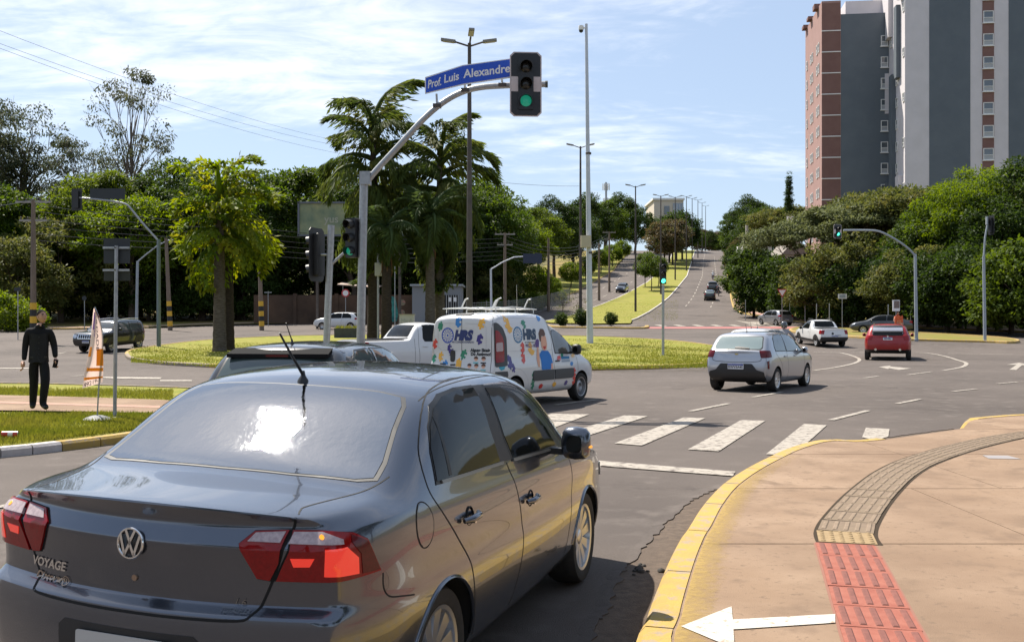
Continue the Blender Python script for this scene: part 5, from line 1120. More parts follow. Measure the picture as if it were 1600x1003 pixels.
def tree_meshes(seed, h, rx, rz, zc, nc, cr, nl, ln, wd, tr, fork, squash=.65, droop=.15, shape='round', lean=0., open_=.55, limbs=14, bark=None):
    "trunk and crown meshes of one tree"
    rs = np.random.RandomState(seed); C = []
    while len(C) < nc:
        p = rs.normal(size=3); p /= np.linalg.norm(p); r = rs.uniform(open_, 1.)**.6
        q = p*r
        if shape == 'umbrella': q = np.array([p[0]*r, p[1]*r, abs(p[2])*r*.9-.25*(1-(p[0]**2+p[1]**2))])
        if shape == 'round' and q[2] < -.75: continue
        if shape == 'cone':
            t = rs.uniform(0, 1); a = rs.uniform(0, 6.28); rr = (1-t)**.8*rs.uniform(.3, 1.); q = np.array([math.cos(a)*rr, math.sin(a)*rr, t*2-1])
        C.append((q[0]*rx*rs.uniform(.85, 1.12), q[1]*rx*rs.uniform(.85, 1.12), zc+q[2]*rz*rs.uniform(.88, 1.1)))
    C = np.array(C); Vs = []; Fs = []; k = 0
    for c in C:
        n = int(nl*rs.uniform(.6, 1.4)); r = cr*rs.uniform(.65, 1.35)
        o = rs.normal(size=(n, 3)); o /= np.linalg.norm(o, axis=1, keepdims=True); o *= rs.uniform(.25, 1., (n, 1))**.5*r; o[:, 2] *= squash
        D = o/r+rs.normal(size=(n, 3))*.6; D[:, 2] -= droop*2
        Nn = np.array([0, 0, 1.])+rs.normal(size=(n, 3))*.55
        V, F = leaf_cards(rs, c+o, D, Nn, ln, wd); Vs.append(V); Fs.append(F+k); k += len(V)
    crown = np_mesh('crown', np.concatenate(Vs), np.concatenate(Fs))
    mb = MB(); R = random.Random(seed); top = Vector((lean, 0, zc+rz*.25)); base = Vector((0, 0, -.3))
    pts = [base, Vector((0, 0, .25))]+[Vector((lean*t+R.uniform(-.02, .02)*h, R.uniform(-.02, .02)*h, top.z*t)) for t in (.3, .55, .8, 1.)]
    mb.tube(pts, [tr*1.5, tr*1.08, tr*.9, tr*.75, tr*.5, tr*.2], 9)
    idx = list(range(len(C))); R.shuffle(idx)
    for i in idx[:limbs]:
        c = Vector(C[i]); t = min(.95, max(fork, (c.z-rx*.45)/top.z if top.z else fork)); t = fork+(t-fork)*R.uniform(.3, .9)
        s = Vector((lean*t, 0, top.z*t)); m = s+(c-s)*.5+Vector((R.uniform(-.1, .1)*rx, R.uniform(-.1, .1)*rx, .06*rz)); w = tr*.42*(1-.4*t)
        mb.tube([s, s+(m-s)*.5+Vector((0, 0, .05*rz)), m, c], [w, w*.75, w*.5, w*.15], 6, cap=False)
        for _ in range(3):
            e = c+Vector((R.uniform(-1, 1), R.uniform(-1, 1), R.uniform(-.3, .9)))*cr*.9; mb.tube([m+(c-m)*.4, e], [w*.3, w*.08], 4, cap=False)
    tk = mb.mesh('trunk'); smooth(tk, 180)
    return tk, crown
_TR = {}
def proto(kind):
    if kind in _TR: return _TR[kind]
    S_ = dict(
        broad1=(dict(seed=1, h=14, rx=5.2, rz=4.6, zc=8.8, nc=105, cr=1.25, nl=190, ln=.34, wd=.20, squash=.5, tr=.30, fork=.35), L_mid, M_bark),
        broad2=(dict(seed=2, h=15, rx=4.6, rz=5.2, zc=9.4, nc=105, cr=1.2, nl=190, ln=.33, wd=.19, squash=.55, tr=.30, fork=.35), L_dark, M_bark),
        broad3=(dict(seed=3, h=12, rx=5.4, rz=4.0, zc=7.8, nc=95, cr=1.3, nl=200, ln=.34, wd=.20, squash=.5, tr=.28, fork=.3), L_lime, M_bark),
        broad4=(dict(seed=14, h=14, rx=5.0, rz=5.2, zc=7.6, nc=130, cr=1.15, nl=160, ln=.34, wd=.19, tr=.30, fork=.25), L_dark, M_bark),
        low1=(dict(seed=4, h=8, rx=4.6, rz=3.6, zc=4.2, nc=90, cr=1.0, nl=170, ln=.30, wd=.16, squash=.5, tr=.22, fork=.25), L_olive, M_bark),
        low2=(dict(seed=5, h=7, rx=4.2, rz=3.6, zc=3.7, nc=120, cr=.95, nl=120, ln=.36, wd=.2, tr=.22, fork=.2), L_mid, M_bark),
        umb=(dict(seed=6, h=13, rx=7.0, rz=3.6, zc=8.4, nc=120, cr=1.3, nl=240, ln=.30, wd=.17, tr=.32, fork=.35, squash=.28, shape='umbrella', droop=.05), L_pale, M_barkp),
        umb2=(dict(seed=16, h=14, rx=6.4, rz=4.6, zc=9.0, nc=115, cr=1.25, nl=230, ln=.32, wd=.18, tr=.32, fork=.35, squash=.34, shape='umbrella', droop=.05), L_olive, M_bark),
        feath=(dict(seed=7, h=13, rx=4.6, rz=5.6, zc=7.6, nc=150, cr=1.0, nl=200, ln=.30, wd=.11, tr=.25, fork=.3, droop=.3), L_lime, M_bark),
        euc1=(dict(seed=8, h=27, rx=5.4, rz=7.5, zc=19, nc=70, cr=1.25, nl=110, ln=.42, wd=.16, tr=.30, fork=.42, open_=.35, limbs=44, droop=.35), L_euc, M_barkp),
        euc2=(dict(seed=9, h=29, rx=4.6, rz=8.5, zc=20, nc=52, cr=1.15, nl=90, ln=.40, wd=.16, tr=.24, fork=.4, open_=.5, limbs=46, droop=.35), L_euc, M_barkp),
        russet=(dict(seed=10, h=9, rx=3.6, rz=3.3, zc=5.6, nc=90, cr=.95, nl=100, ln=.42, wd=.22, tr=.18, fork=.3), L_brown, M_bark),
        avenue=(dict(seed=11, h=9, rx=3.2, rz=3.4, zc=5.4, nc=90, cr=.95, nl=100, ln=.42, wd=.22, tr=.18, fork=.3), L_dark, M_bark),
        small=(dict(seed=12, h=5, rx=1.7, rz=1.7, zc=3.6, nc=50, cr=.5, nl=80, ln=.26, wd=.13, tr=.07, fork=.5), L_mid, M_bark),
        clip=(dict(seed=13, h=5, rx=2.2, rz=1.9, zc=3.3, nc=110, cr=.5, nl=80, ln=.24, wd=.14, tr=.12, fork=.4, squash=.9, open_=.8), L_lime, M_bark),
        sapling=(dict(seed=21, h=3.6, rx=.9, rz=1.0, zc=2.5, nc=16, cr=.3, nl=14, ln=.2, wd=.06, tr=.03, fork=.3, limbs=12), L_olive, M_bark),
        shrub=(dict(seed=15, h=1.4, rx=.5, rz=.6, zc=.75, nc=40, cr=.22, nl=50, ln=.16, wd=.07, tr=.03, fork=.1), L_dark, M_bark),
        pine=(dict(seed=17, h=22, rx=2.0, rz=9.5, zc=12.5, nc=260, cr=.5, nl=60, ln=.4, wd=.10, tr=.25, fork=.15, shape='cone', squash=.3, limbs=40), L_dark, M_bark),
        bush=(dict(seed=18, h=2.6, rx=2.4, rz=1.4, zc=1.3, nc=70, cr=.55, nl=90, ln=.26, wd=.13, tr=.05, fork=.1), L_lime, M_bark))
    p, lm, bm_ = S_[kind]; t, c = tree_meshes(**p); t.materials.append(bm_); c.materials.append(lm); _TR[kind] = (t, c); return _TR[kind]
_leafvar = {}
def tree(kind, name, label, x, y, s=1., group=None, rot=None, sz=None, cat='tree', leaf=None):
    t, c = proto(kind); R = random.Random(int(x*131+y*17)); e = empty(name, on(x, y), 0, label, cat, group); e.rotation_euler = (0, 0, R.uniform(0, 6.28) if rot is None else rot); e.scale = (s, s, sz or s)
    link('trunk', t, e); o = link('crown', c, e)
    if leaf is not None:
        o.material_slots[0].link = 'OBJECT'; o.material_slots[0].material = leaf
    return e

# ---- palms: each frond is a part
def frond_mesh(seed, L, droop, leaf, mode):
    rs = np.random.RandomState(seed); n = 26; P = []; a = 0.; p = np.zeros(3); el = 0.
    t = np.linspace(0, 1, n); pts = []; p = np.array([0., 0., 0.]); ang = 0.
    for i in range(n):
        pts.append(p.copy()); ang = -droop*(t[i]**1.5); p = p+np.array([math.cos(ang), 0, math.sin(ang)])*L/n
    pts = np.array(pts); Vs = []; Fs = []; k = 0
    mb = MB(); mb.tube([Vector(q) for q in pts[::3]], [.045*(1-.8*i/len(pts[::3])) for i in range(len(pts[::3]))], 5)
    base, F0 = np.array(mb.v), []
    for f in mb.f:
        for j in range(1, len(f)-1): F0.append((f[0], f[j], f[j+1]))
    Vs.append(base); Fs.append(np.array(F0)); k = len(base)
    if mode == 'fish2':
        for i in range(3, n, 2):
            for sg in (-1, 1):
                ln = L*.36*math.sin(math.pi*min(1, .25+.75*t[i]))*rs.uniform(.75, 1.2); m = 9
                s = np.linspace(.15, 1, m)[:, None]; d = np.array([.45, sg*1., rs.uniform(-.3, .25)]); d /= np.linalg.norm(d)
                q = pts[i]+d*s*ln+np.array([0, 0, -1])*(s**2)*ln*.45
                D = np.array([.25, sg*.35, -.8])+rs.normal(size=(m, 3))*.45; Nn = np.array([.4, sg*.4, .6])+rs.normal(size=(m, 3))*.6
                V, F = leaf_cards(rs, q, D, Nn, leaf*.95, leaf*.42); Vs.append(V); Fs.append(F+k); k += len(V)
    elif mode == 'fish':
        for i in range(3, n, 1):
            for sg in (-1, 1):
                ln = L*.30*math.sin(math.pi*min(1, .25+.75*t[i]))*rs.uniform(.8, 1.15); m = 9
                s = np.linspace(.12, 1, m)[:, None]; d = np.array([.35, sg*1., -.25]); d /= np.linalg.norm(d)
                q = pts[i]+d*s*ln+np.array([0, 0, -1])*(s**2)*ln*.55
                D = np.array([.10, sg*.16, -1.])+rs.normal(size=(m, 3))*.22; Nn = np.array([.6, sg*.6, .1])+rs.normal(size=(m, 3))*.7
                V, F = leaf_cards(rs, q, D, Nn, leaf*1.25, leaf*.26); Vs.append(V); Fs.append(F+k); k += len(V)
    else:
        m = 70
        for sg in (-1, 1):
            s = np.linspace(.12, 1, m); q = np.stack([np.interp(s, t, pts[:, 0]), 0*s, np.interp(s, t, pts[:, 2])], 1)
            D = np.stack([.55+0*s, sg*(1.+0*s), -.35-.5*s], 1)+rs.normal(size=(m, 3))*.14; Nn = np.array([0, 0, 1.])+rs.normal(size=(m, 3))*.25
            V, F = leaf_cards(rs, q, D, Nn, leaf*1., leaf*.075); w = (np.sin(np.pi*np.minimum(1, .2+.85*s)))[:, None]
            V = V.reshape(m, 4, 3); V = V[:, :1]+(V-V[:, :1])*np.maximum(.25, w[:, None]); V[:, 2, 2] -= leaf*.25*s
            Vs.append(V.reshape(-1, 3)); Fs.append(F+k); k += 4*m
    return np_mesh('frond', np.concatenate(Vs), np.concatenate(Fs))
_FR = {}
def palm(name, label, x, y, h, n, L, kind, leaf_m, seed=1, trunk_r=.2, tm=None, spread=(75, -35), along=0., dead=0, group=None, tilt=0., dz=.13):
    R = random.Random(seed); e = empty(name, on(x, y, dz), 0, label, 'palm tree', group); e.rotation_euler = (0, 0, 0)
    key = (kind, leaf_m.name)
    if key not in _FR:
        _FR[key] = [frond_mesh(20+i, 1., d, .115 if kind[:4] == 'fish' else .24, kind) for i, d in enumerate((1.7, 2.2, 2.7) if kind == 'fish' else (1.5, 2.0, 2.5))]
        for f in _FR[key]: f.materials.append(leaf_m)
    mb = MB(); k = int(h/.22); prof = []
    pts = []; rr = []
    for i in range(k+1):
        t = i/k; pts.append((tilt*t*t, 0, h*t-.2)); rr.append(trunk_r*(1.25-.35*t+(.25*math.exp(-t*9))-max(0, t-.7)*2.0)*(1+.07*(i % 2)))
    mb.tube(pts, rr, 12); mb.build('trunk', tm or M_palmt, e, 30)
    for i in range(n):
        t = i/(n-1); el = spread[0]+(spread[1]-spread[0])*t+R.uniform(-10, 10); az = i*137.5+R.uniform(-18, 18); l = L*R.uniform(.8, 1.12)
        z = h-.25-along*t; f = R.choice(_FR[key][:2] if t < .4 else _FR[key]); o = link('frond', f, e); o.location = (tilt, 0, z); o.rotation_euler = (R.uniform(-.2, .2), RAD(-el), RAD(az)); o.scale = (l, l, l)
    if dead:
        if 'dead' not in _FR:
            _FR['dead'] = frond_mesh(40, 1., .6, .20, 'feather'); _FR['dead'].materials.append(L_dead)
        for i in range(dead): o = link('dead_frond', _FR['dead'], e); o.location = (tilt, 0, h-.5-along); l = L*R.uniform(.55, .8); o.scale = (l, l*.45, l*.45); o.rotation_euler = (0, RAD(R.uniform(76, 92)), RAD(i*360/dead+R.uniform(-15, 15)))
    return e

def plant_trees():
    # palms on the lawn island
    palm('fishtail_palm', 'yellow-green fishtail palm, taller of the twin trunks on the left of the lawn island', AX(343, 52), 52, 8.5, 21, 3.5, 'fish2', L_yel, 3, .26, spread=(86, -20), along=2.6)
    palm('fishtail_palm', 'shorter dark trunk of the twin yellow-green palms on the lawn island', AX(357, 53.2), 53.2, 7.2, 8, 3.2, 'fish2', L_yel, 5, .24, M_palmt2, spread=(55, -20), along=1.6)
    palm('fishtail_palm', 'tallest dark fishtail palm behind the street name arm, crest above the rest', AX(583, 59), 59, 13.2, 27, 4.2, 'fish', L_palm, 7, .26, M_palmt2, spread=(80, -62), along=6.0)
    palm('fishtail_palm', 'second tall dark fishtail palm, right beside the triple street lamp', AX(687, 60), 60, 11.9, 25, 3.9, 'fish', L_palm, 9, .24, spread=(80, -62), along=5.0)
    palm('feather_palm', 'feather palm with brown hanging dead fronds left of the pale trunk', AX(604, 55), 55, 6.8, 17, 3.2, 'feather', L_palm2, 11, .24, M_palmt2, spread=(60, -40), dead=10)
    palm('feather_palm', 'feather palm with grey-green arching fronds and pale trunk by the triple lamp', AX(672, 56), 56, 7.6, 18, 3.4, 'feather', L_palm2, 13, .23, spread=(72, -40), dead=10)
    # shrubs on the median nose
    for x, y, s, d in ((877, 511, 1.0, 'small round shrub with thin bare stems, leftmost on the median tip'), (909, 511, 1.25, 'dark round shrub beside the white camera pole on the median tip'), (955, 510, 1.0, 'low dark shrub, rightmost on the median tip')):
        p = G(x, y); tree('shrub', 'shrub', d, p.x, p.y, s*1.0, 'shrubs on the median tip', cat='shrub')
    for x, d in ((880, 'thin sapling rising out of the leftmost median shrub'), (906, 'thin sapling rising beside the white camera pole')):
        p = G(x, 508); tree('sapling', 'sapling', d, p.x, p.y+.8, 1., 'saplings on the median tip')
    # eucalypts on the skyline
    tree('euc1', 'eucalyptus_tree', 'tall spreading eucalyptus at the left edge of the skyline', AX(40, 118), 118, 1.05, 'eucalypts', rot=.3, sz=1.02); tree('euc2', 'eucalyptus_tree', 'tall airy eucalyptus standing alone against the sky', AX(205, 122), 122, 1.05, 'eucalypts', rot=1.2, sz=1.10)
    tree('euc1', 'eucalyptus_tree', 'eucalyptus cut by the left edge, behind the taller one', AX(-40, 112), 112, .95, 'eucalypts', rot=2.4, sz=.92); tree('euc2', 'eucalyptus_tree', 'lower thin eucalyptus between the two tall ones', AX(128, 114), 114, .85, 'eucalypts', rot=4., sz=.74)
    # bank of trees on the left: (pixel column, distance, kind, scale)
    B1 = [(-60, 98, 'broad1', 1.17), (30, 104, 'broad3', 1.11), (95, 99, 'low1', 1.35), (20, 93, 'low1', 1.10), (160, 106, 'broad1', 1.17), (205, 100, 'broad3', 1.08), (262, 108, 'broad2', 1.15), (318, 104, 'broad2', 1.01), (372, 106, 'broad4', 1.11), (430, 110, 'broad1', 1.22), (492, 112, 'broad1', 1.24), (548, 108, 'broad2', 1.03), (600, 112, 'broad4', 1.11), (655, 114, 'broad2', 1.05), (708, 116, 'broad4', 1.11), (752, 118, 'broad1', 1.08), (752, 126, 'broad1', 1.23), (775, 132, 'broad2', 1.00), (752, 138, 'broad3', 1.0), (770, 148, 'broad1', 1.1), (790, 160, 'broad4', 1.0), (812, 172, 'broad3', 1.05), (840, 186, 'broad1', 1.05), (866, 200, 'broad2', 1.1), (894, 216, 'broad4', 1.15), (920, 238, 'broad2', 1.2), (945, 258, 'broad1', 1.2), (970, 285, 'broad2', 1.25), (992, 318, 'broad4', 1.25),
          (120, 112, 'low2', 1.00), (60, 103, 'low2', .9), (150, 104, 'low2', .9), (232, 103, 'low2', .9), (312, 104, 'low2', .9), (382, 105, 'low2', .9), (220, 114, 'low2', 1.10), (300, 113, 'low2', 1.10), (380, 115, 'low2', 1.10), (470, 116, 'low2', 1.10), (570, 117, 'low2', 1.10), (660, 118, 'low2', 1.10), (735, 120, 'low2', 1.10), (20, 112, 'low2', 1.10), (745, 116, 'low1', 0.95), (772, 128, 'low2', 0.90), (-20, 120, 'broad4', 1.29), (110, 124, 'broad4', 1.29), (290, 126, 'broad4', 1.23), (410, 130, 'broad4', 1.23), (530, 132, 'broad4', 1.17), (640, 134, 'broad4', 1.17), (740, 140, 'broad4', 1.17), (770, 158, 'broad4', 1.10), (800, 176, 'broad4', 1.10)]
    words = {'broad1': 'full green tree', 'broad2': 'dark green tree', 'broad3': 'bright lime-green tree', 'broad4': 'dense shadowy tree', 'low1': 'olive spreading low tree', 'low2': 'low shaded understorey tree', 'umb2': 'flat-topped olive tree'}
    def near(px):
        for q, w in ((60, 'above the left utility pole'), (150, 'over the rear of the dark boxy car'), (240, 'behind the left signal arm'), (330, 'left of the yellow-green palm'), (420, 'right of the yellow-green palm'), (520, 'around the billboard'), (640, 'behind the dark palms'), (745, 'behind the triple street lamp'), (830, 'above the grey gatehouse'), (900, 'left of the white camera pole'), (960, 'right of the white camera pole'), (1200, 'beside the upper left carriageway')):
            if px < q: return w
    seen = {}
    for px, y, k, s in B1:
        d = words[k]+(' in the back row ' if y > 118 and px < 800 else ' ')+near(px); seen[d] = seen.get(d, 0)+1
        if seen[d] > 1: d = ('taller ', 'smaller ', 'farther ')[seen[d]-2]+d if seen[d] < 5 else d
        tree(k, 'bank_tree', d, AX(px, y), y, s, 'trees along the left bank', leaf=L_dark if k == 'low2' else None)  # understorey leaves coloured darker to stand for the shade under the crowns
    # low growth under them, by the wall and the verge
    for px, y, s, d in ((8, 82, 1.1, 'bright green bush at the left edge beside the utility pole'), (36, 84, .8, 'small bright bush right of the first, by the utility pole')):
        tree('bush', 'bush', d, AX(px, y), y, s, 'bushes at the left edge', cat='bush')
    # clipped street trees up the left verge
    Ll = S['Ll']
    def atl(pl, y):
        for p, q in zip(pl, pl[1:]):
            if p.y <= y <= q.y: return p.x+(q.x-p.x)*(y-p.y)/(q.y-p.y)
        return pl[0].x if y < pl[0].y else pl[-1].x
    place = ('first clipped round street tree on the left verge, near the wire fence', 'second clipped street tree up the left verge', 'third clipped street tree up the left verge', 'fourth clipped street tree up the left verge', 'fifth clipped street tree up the left verge', 'sixth clipped street tree up the left verge', 'farthest clipped street tree up the left verge')
    for i, (px, py, s) in enumerate(((838, 475, 1.0), (863, 468, .62), (892, 450, .85), (915, 438, .85), (939, 426.5, .95), (957, 417, 1.0), (972, 409, 1.05))):
        p = G(px, py); tree('clip', 'clipped_tree', place[i], p.x, p.y, s, 'clipped trees on the left verge')
    for i, (px, y, s) in enumerate(((770, 112, .8), (800, 121, .75), (832, 131, .8), (868, 146, .7))): tree('bush', 'bush', ('leafy bush at the foot of the wire fence', 'leafy bush between the fence and the first clipped trees', 'yellowish bush on the verge left of the camera pole', 'small bush beside the upper verge')[i], AX(px, y), y, s, 'bushes on the left verge', cat='bush')
    # trees on the median
    Rl = S['Rl']; Lr = S['Lr']
    for px, py, k, s, d in ((1008, 449, 'small', 1.15, 'slim young tree near the left edge of the median'), (1018, 455, 'small', 1.2, 'young green tree on the median in front of the others'), (1029, 448, 'small', 1.0, 'second young tree on the median just behind the first'), (1046, 411, 'avenue', 1.43, 'dark green median tree behind the young ones'), (1057, 408, 'avenue', 1.30, 'next dark green tree up the median'), (1066, 406, 'avenue', 1.49, 'third dark green tree up the median'), (1038, 419, 'russet', 1.25, 'low russet tree on the left part of the median'), (1051, 414, 'russet', 1.3, 'russet tree between the dark median trees'), (1044, 402, 'russet', 1.56, 'first russet-leaved tree on the median'), (1072, 401, 'russet', 1.49, 'second russet tree up the median'),
                            (1060, 399, 'russet', 1.62, 'third russet tree up the median'), (1076, 396.5, 'russet', 1.56, 'fourth russet tree up the median'), (1083, 393, 'russet', 1.62, 'fifth russet tree near the crest'), (1068, 394, 'avenue', 1.56, 'green tree among the upper russet trees'), (1089, 389.5, 'russet', 1.62, 'russet tree at the crest of the avenue')):
        p = G(px, py); tree(k, 'median_tree', d, p.x, p.y, s, 'trees on the median')
    for px, y, k, s, d in ((1088, 420, 'broad1', .8, 'green tree beyond the crest, leftmost'), (1098, 450, 'russet', 1.5, 'russet tree beyond the crest'), (1109, 430, 'broad2', .75, 'dark tree beyond the crest in the road gap'), (1119, 460, 'russet', 1.5, 'second russet tree beyond the crest'), (1129, 440, 'broad1', .75, 'green tree beyond the crest, right of the gap'), (1140, 420, 'broad1', .8, 'green tree beyond the crest, rightmost')):
        tree(k, 'crest_tree', d, AX(px, y), y, s, 'trees beyond the crest')
    # right side of the avenue
    Rr = S['Rr']
    for px, y, k, s, d in ((1150, 130, 'small', 1.15, 'thin tree leaning over the right kerb of the avenue'), (1166, 150, 'avenue', .85, 'dark tree beside the right lane of the avenue'), (1152, 185, 'avenue', .8, 'dark tree farther up the right side of the avenue'), (1160, 215, 'russet', .9, 'russet tree on the right side of the avenue'), (1146, 250, 'avenue', .9, 'green tree high on the right side of the avenue'), (1172, 240, 'broad2', 1.15, 'dark skyline tree right of the avenue'), (1192, 215, 'broad4', 1.15, 'big skyline tree behind the pointed roof'), (1215, 200, 'umb2', 1.15, 'olive flat-topped tree before the pine'), (1245, 195, 'umb2', 1.2, 'pale spreading tree below the pine'), (1152, 300, 'broad1', 1.0, 'pale tree at the crest on the right'), (1176, 290, 'broad2', 1.1, 'dark tree at the crest behind the others'),
                           (1178, 116, 'avenue', .92, 'drooping dark tree over the right pavement'), (1205, 114, 'low2', .95, 'dark bushy tree above the distant silver hatchback'), (1232, 112, 'low2', .9, 'dark bushy tree behind the yield sign'), (1190, 145, 'low1', .9, 'olive tree in front of the pointed roof')):
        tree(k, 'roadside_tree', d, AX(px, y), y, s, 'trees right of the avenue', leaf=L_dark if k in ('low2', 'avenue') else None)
    tree('pine', 'pine_tree', 'slender dark pine standing above the skyline left of the tower', AX(1233, 190), 190, .9, sz=.93)
    # tree wall on the right
    W1 = [(1268, 102, 'umb', .95, None), (1330, 100, 'umb', 1.08, None), (1305, 92, 'low1', 1.0, None), (1360, 94, 'low1', 1.15, None), (1385, 104, 'umb2', 1.12, None), (1425, 98, 'umb2', 1.10, None), (1452, 88, 'broad4', .82, None), (1470, 102, 'umb2', 1.14, None), (1500, 86, 'feath', 1.0, None), (1535, 90, 'feath', 1.12, None), (1575, 94, 'feath', 1.14, None), (1560, 82, 'broad4', .88, None), (1600, 84, 'broad2', .95, None), (1635, 86, 'umb2', 1.0, None), (1525, 102, 'broad3', 1.0, None), (1605, 72, 'low2', .95, None),
          (1290, 98, 'low2', .85, L_dark), (1260, 106, 'low2', .95, L_dark), (1405, 88, 'low2', 1.0, L_dark), (1430, 84, 'low1', .92, None), (1480, 80, 'low2', .92, L_dark), (1530, 78, 'low2', .92, L_dark), (1580, 76, 'low2', .9, L_dark), (1340, 90, 'low2', .82, L_dark)]
    rw = {'umb': 'pale green spreading tree', 'umb2': 'olive layered spreading tree', 'feath': 'bright feathery green tree', 'broad4': 'dense shadowy tree', 'broad2': 'tall dark tree', 'broad3': 'bright green tree', 'low1': 'olive low tree', 'low2': 'dark low tree'}
    def nearr(px):
        for q, w in ((1280, 'behind the small white pickup'), (1345, 'behind the far signal head'), (1400, 'behind the dark grey sedan'), (1445, 'behind the right signal pole'), (1510, 'right of the right signal pole'), (1560, 'behind the slim pole at right'), (1700, 'at the right edge')):
            if px < q: return w
    seen = {}
    for px, y, k, s, lf in W1:
        d = rw[k]+' '+nearr(px); seen[d] = seen.get(d, 0)+1
        if seen[d] > 1: d = 'second '+d
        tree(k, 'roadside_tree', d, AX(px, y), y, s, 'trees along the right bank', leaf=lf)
    # trees outside the frame: they show only mirrored in the car
    for x, y, k, s, d in ((17, 9, 'broad2', .8, 'tree beside the near pavement, outside the frame, first'), (19, 1, 'broad4', .8, 'tree beside the near pavement, outside the frame, second'), (17, -7, 'broad2', .8, 'tree behind the viewer beside the pavement'), (6, -17, 'broad4', .8, 'unseen tree added behind the viewer to darken reflections, first of three'), (-3, -18, 'broad2', .8, 'unseen tree added behind the viewer to darken reflections, second of three'), (-12, -17, 'broad4', .8, 'unseen tree added behind the viewer to darken reflections, third of three')):
        tree(k, 'offframe_tree', d, x, y, s)  # the three behind the viewer are added to darken the car's rear reflections
plant_trees()

# ---- grass blades on the near lawn and along the kerbs
def grass_blades():
    rs = np.random.RandomState(5); n = 26000; P = []
    poly = [G(-30, 716), G(60, 699), G(185, 679), G(300, 655), G(300, 650), G(-30, 646)]
    def strip(n, x0, x1, ya, yb):
        u = rs.uniform(x0, x1, n); v = rs.uniform(0, 1, n); return [G(a, ya(a)+(yb(a)-ya(a))*b, .13) for a, b in zip(u, v)]
    pts = strip(n, -25, 300, lambda x: 646+max(0, x-180)*.03, lambda x: 697-x*.125)
    pts += strip(9000, -25, 270, lambda x: 606+x*.012, lambda x: 617+x*.03)
    P = np.array([[p.x, p.y, p.z-.02] for p in pts]); m = len(P)
    keep = np.array([math.sin(p[0]*3.1)+math.sin(p[1]*2.3+1)+rs.normal()*.9 > -1.2 for p in P]); P = P[keep]; m = len(P)
    D = np.array([0, 0, 1.])+rs.normal(size=(m, 3))*.38; Nn = rs.normal(size=(m, 3))
    V, F = leaf_cards(rs, P, D, Nn, .085, .012, 0)
    o = link('grass', np_mesh('grass', V, F), None, leaf_mat('blade', (.10, .14, .016), (.215, .205, .04), .35)); tag(o, kind='stuff')
def island_grass():
    rs = np.random.RandomState(9); pts = []
    for n, x0, x1, ya, yb in ((24000, 205, 560, lambda x: 541-(x-205)*.03, lambda x: 566+(x-205)*.05), (30000, 840, 1135, lambda x: 529+max(0, x-1000)*.09, lambda x: 577-(x-840)*.012), (9000, 560, 840, lambda x: 528, lambda x: 545), (9000, 870, 1060, lambda x: 507-(x-870)*.03, lambda x: 480-(x-870)*.06)):
        u = rs.uniform(x0, x1, n); v = rs.uniform(0, 1, n)**.8
        for a, b in zip(u, v):
            p = G(a, ya(a)+(yb(a)-ya(a))*b, .13)
            if math.sin(p.x*1.1)+math.sin(p.y*.9+p.x*.4)+rs.normal()*.8 > -.9: pts.append((p.x, p.y, p.z-.02))
    P = np.array(pts); m = len(P); D = np.array([0, 0, 1.])+rs.normal(size=(m, 3))*.45
    V, F = leaf_cards(rs, P, D, rs.normal(size=(m, 3)), .075, .032, 0); o = link('grass', np_mesh('grass', V, F), None, leaf_mat('blade', (.10, .14, .016), (.215, .205, .04), .35)); tag(o, kind='stuff')
grass_blades(); island_grass()
# ------------------------------------------------------------------ buildings
M_pinkw = mat('salmon_render', (.34, .215, .195), .85, col2=(.31, .195, .175), scale=.6, spec=.2)
M_pinkd = mat('red_brown_render', (.205, .118, .102), .85, col2=(.18, .10, .088), scale=.6, spec=.2)
M_slate = mat('slate_render', (.125, .145, .165), .85, col2=(.11, .13, .15), scale=.5, spec=.2)
M_lilac = mat('pale_render', (.60, .565, .58), .85, col2=(.55, .52, .53), scale=.5, spec=.2)
M_frame = mat('white_frame', (.70, .69, .67), .6)
M_pane = mat('window_pane', (.10, .115, .13), .08, spec=.7, coat=.5)
M_pane2 = mat('window_blind', (.34, .35, .36), .4)
M_conc = mat('concrete', (.34, .32, .29), .9, col2=(.27, .25, .22), scale=1.2, bump=.2, spec=.2)
M_galv = mat('galvanised', (.36, .37, .38), .45, .55, col2=(.29, .30, .31), scale=14)
M_galvb = mat('grey_paint', (.30, .335, .37), .5, .1, col2=(.26, .29, .32), scale=6)
M_lampp = mat('lamp_steel', (.085, .07, .06), .6, .3, col2=(.06, .05, .045), scale=4)
M_pwhite = mat('pale_pole', (.50, .53, .58), .5, col2=(.44, .47, .52), scale=3)
M_wood = mat('pole_concrete', (.20, .15, .115), .9, col2=(.14, .105, .08), scale=4, stretch=(1, 1, .2))
M_blk2 = mat('signal_black', (.012, .012, .013), .45)
M_lensoff = mat('dark_lens', (.022, .020, .018), .25)
M_green = mat('green_lens', (.005, .06, .045), .3, emit=(.05, 1., .62, .10))
M_greend = mat('green_lens_dim', (.01, .13, .09), .3, emit=(.05, .8, .5, .35))
M_signb = mat('street_sign_blue', (.008, .070, .50), .45)
M_signw = mat('sign_white', (.72, .72, .72), .5)
M_signk = mat('sign_back', (.020, .024, .028), .6)
M_yb = mat('band_yellow', (.62, .36, .03), .7); M_bb = mat('band_black', (.02, .02, .02), .7)

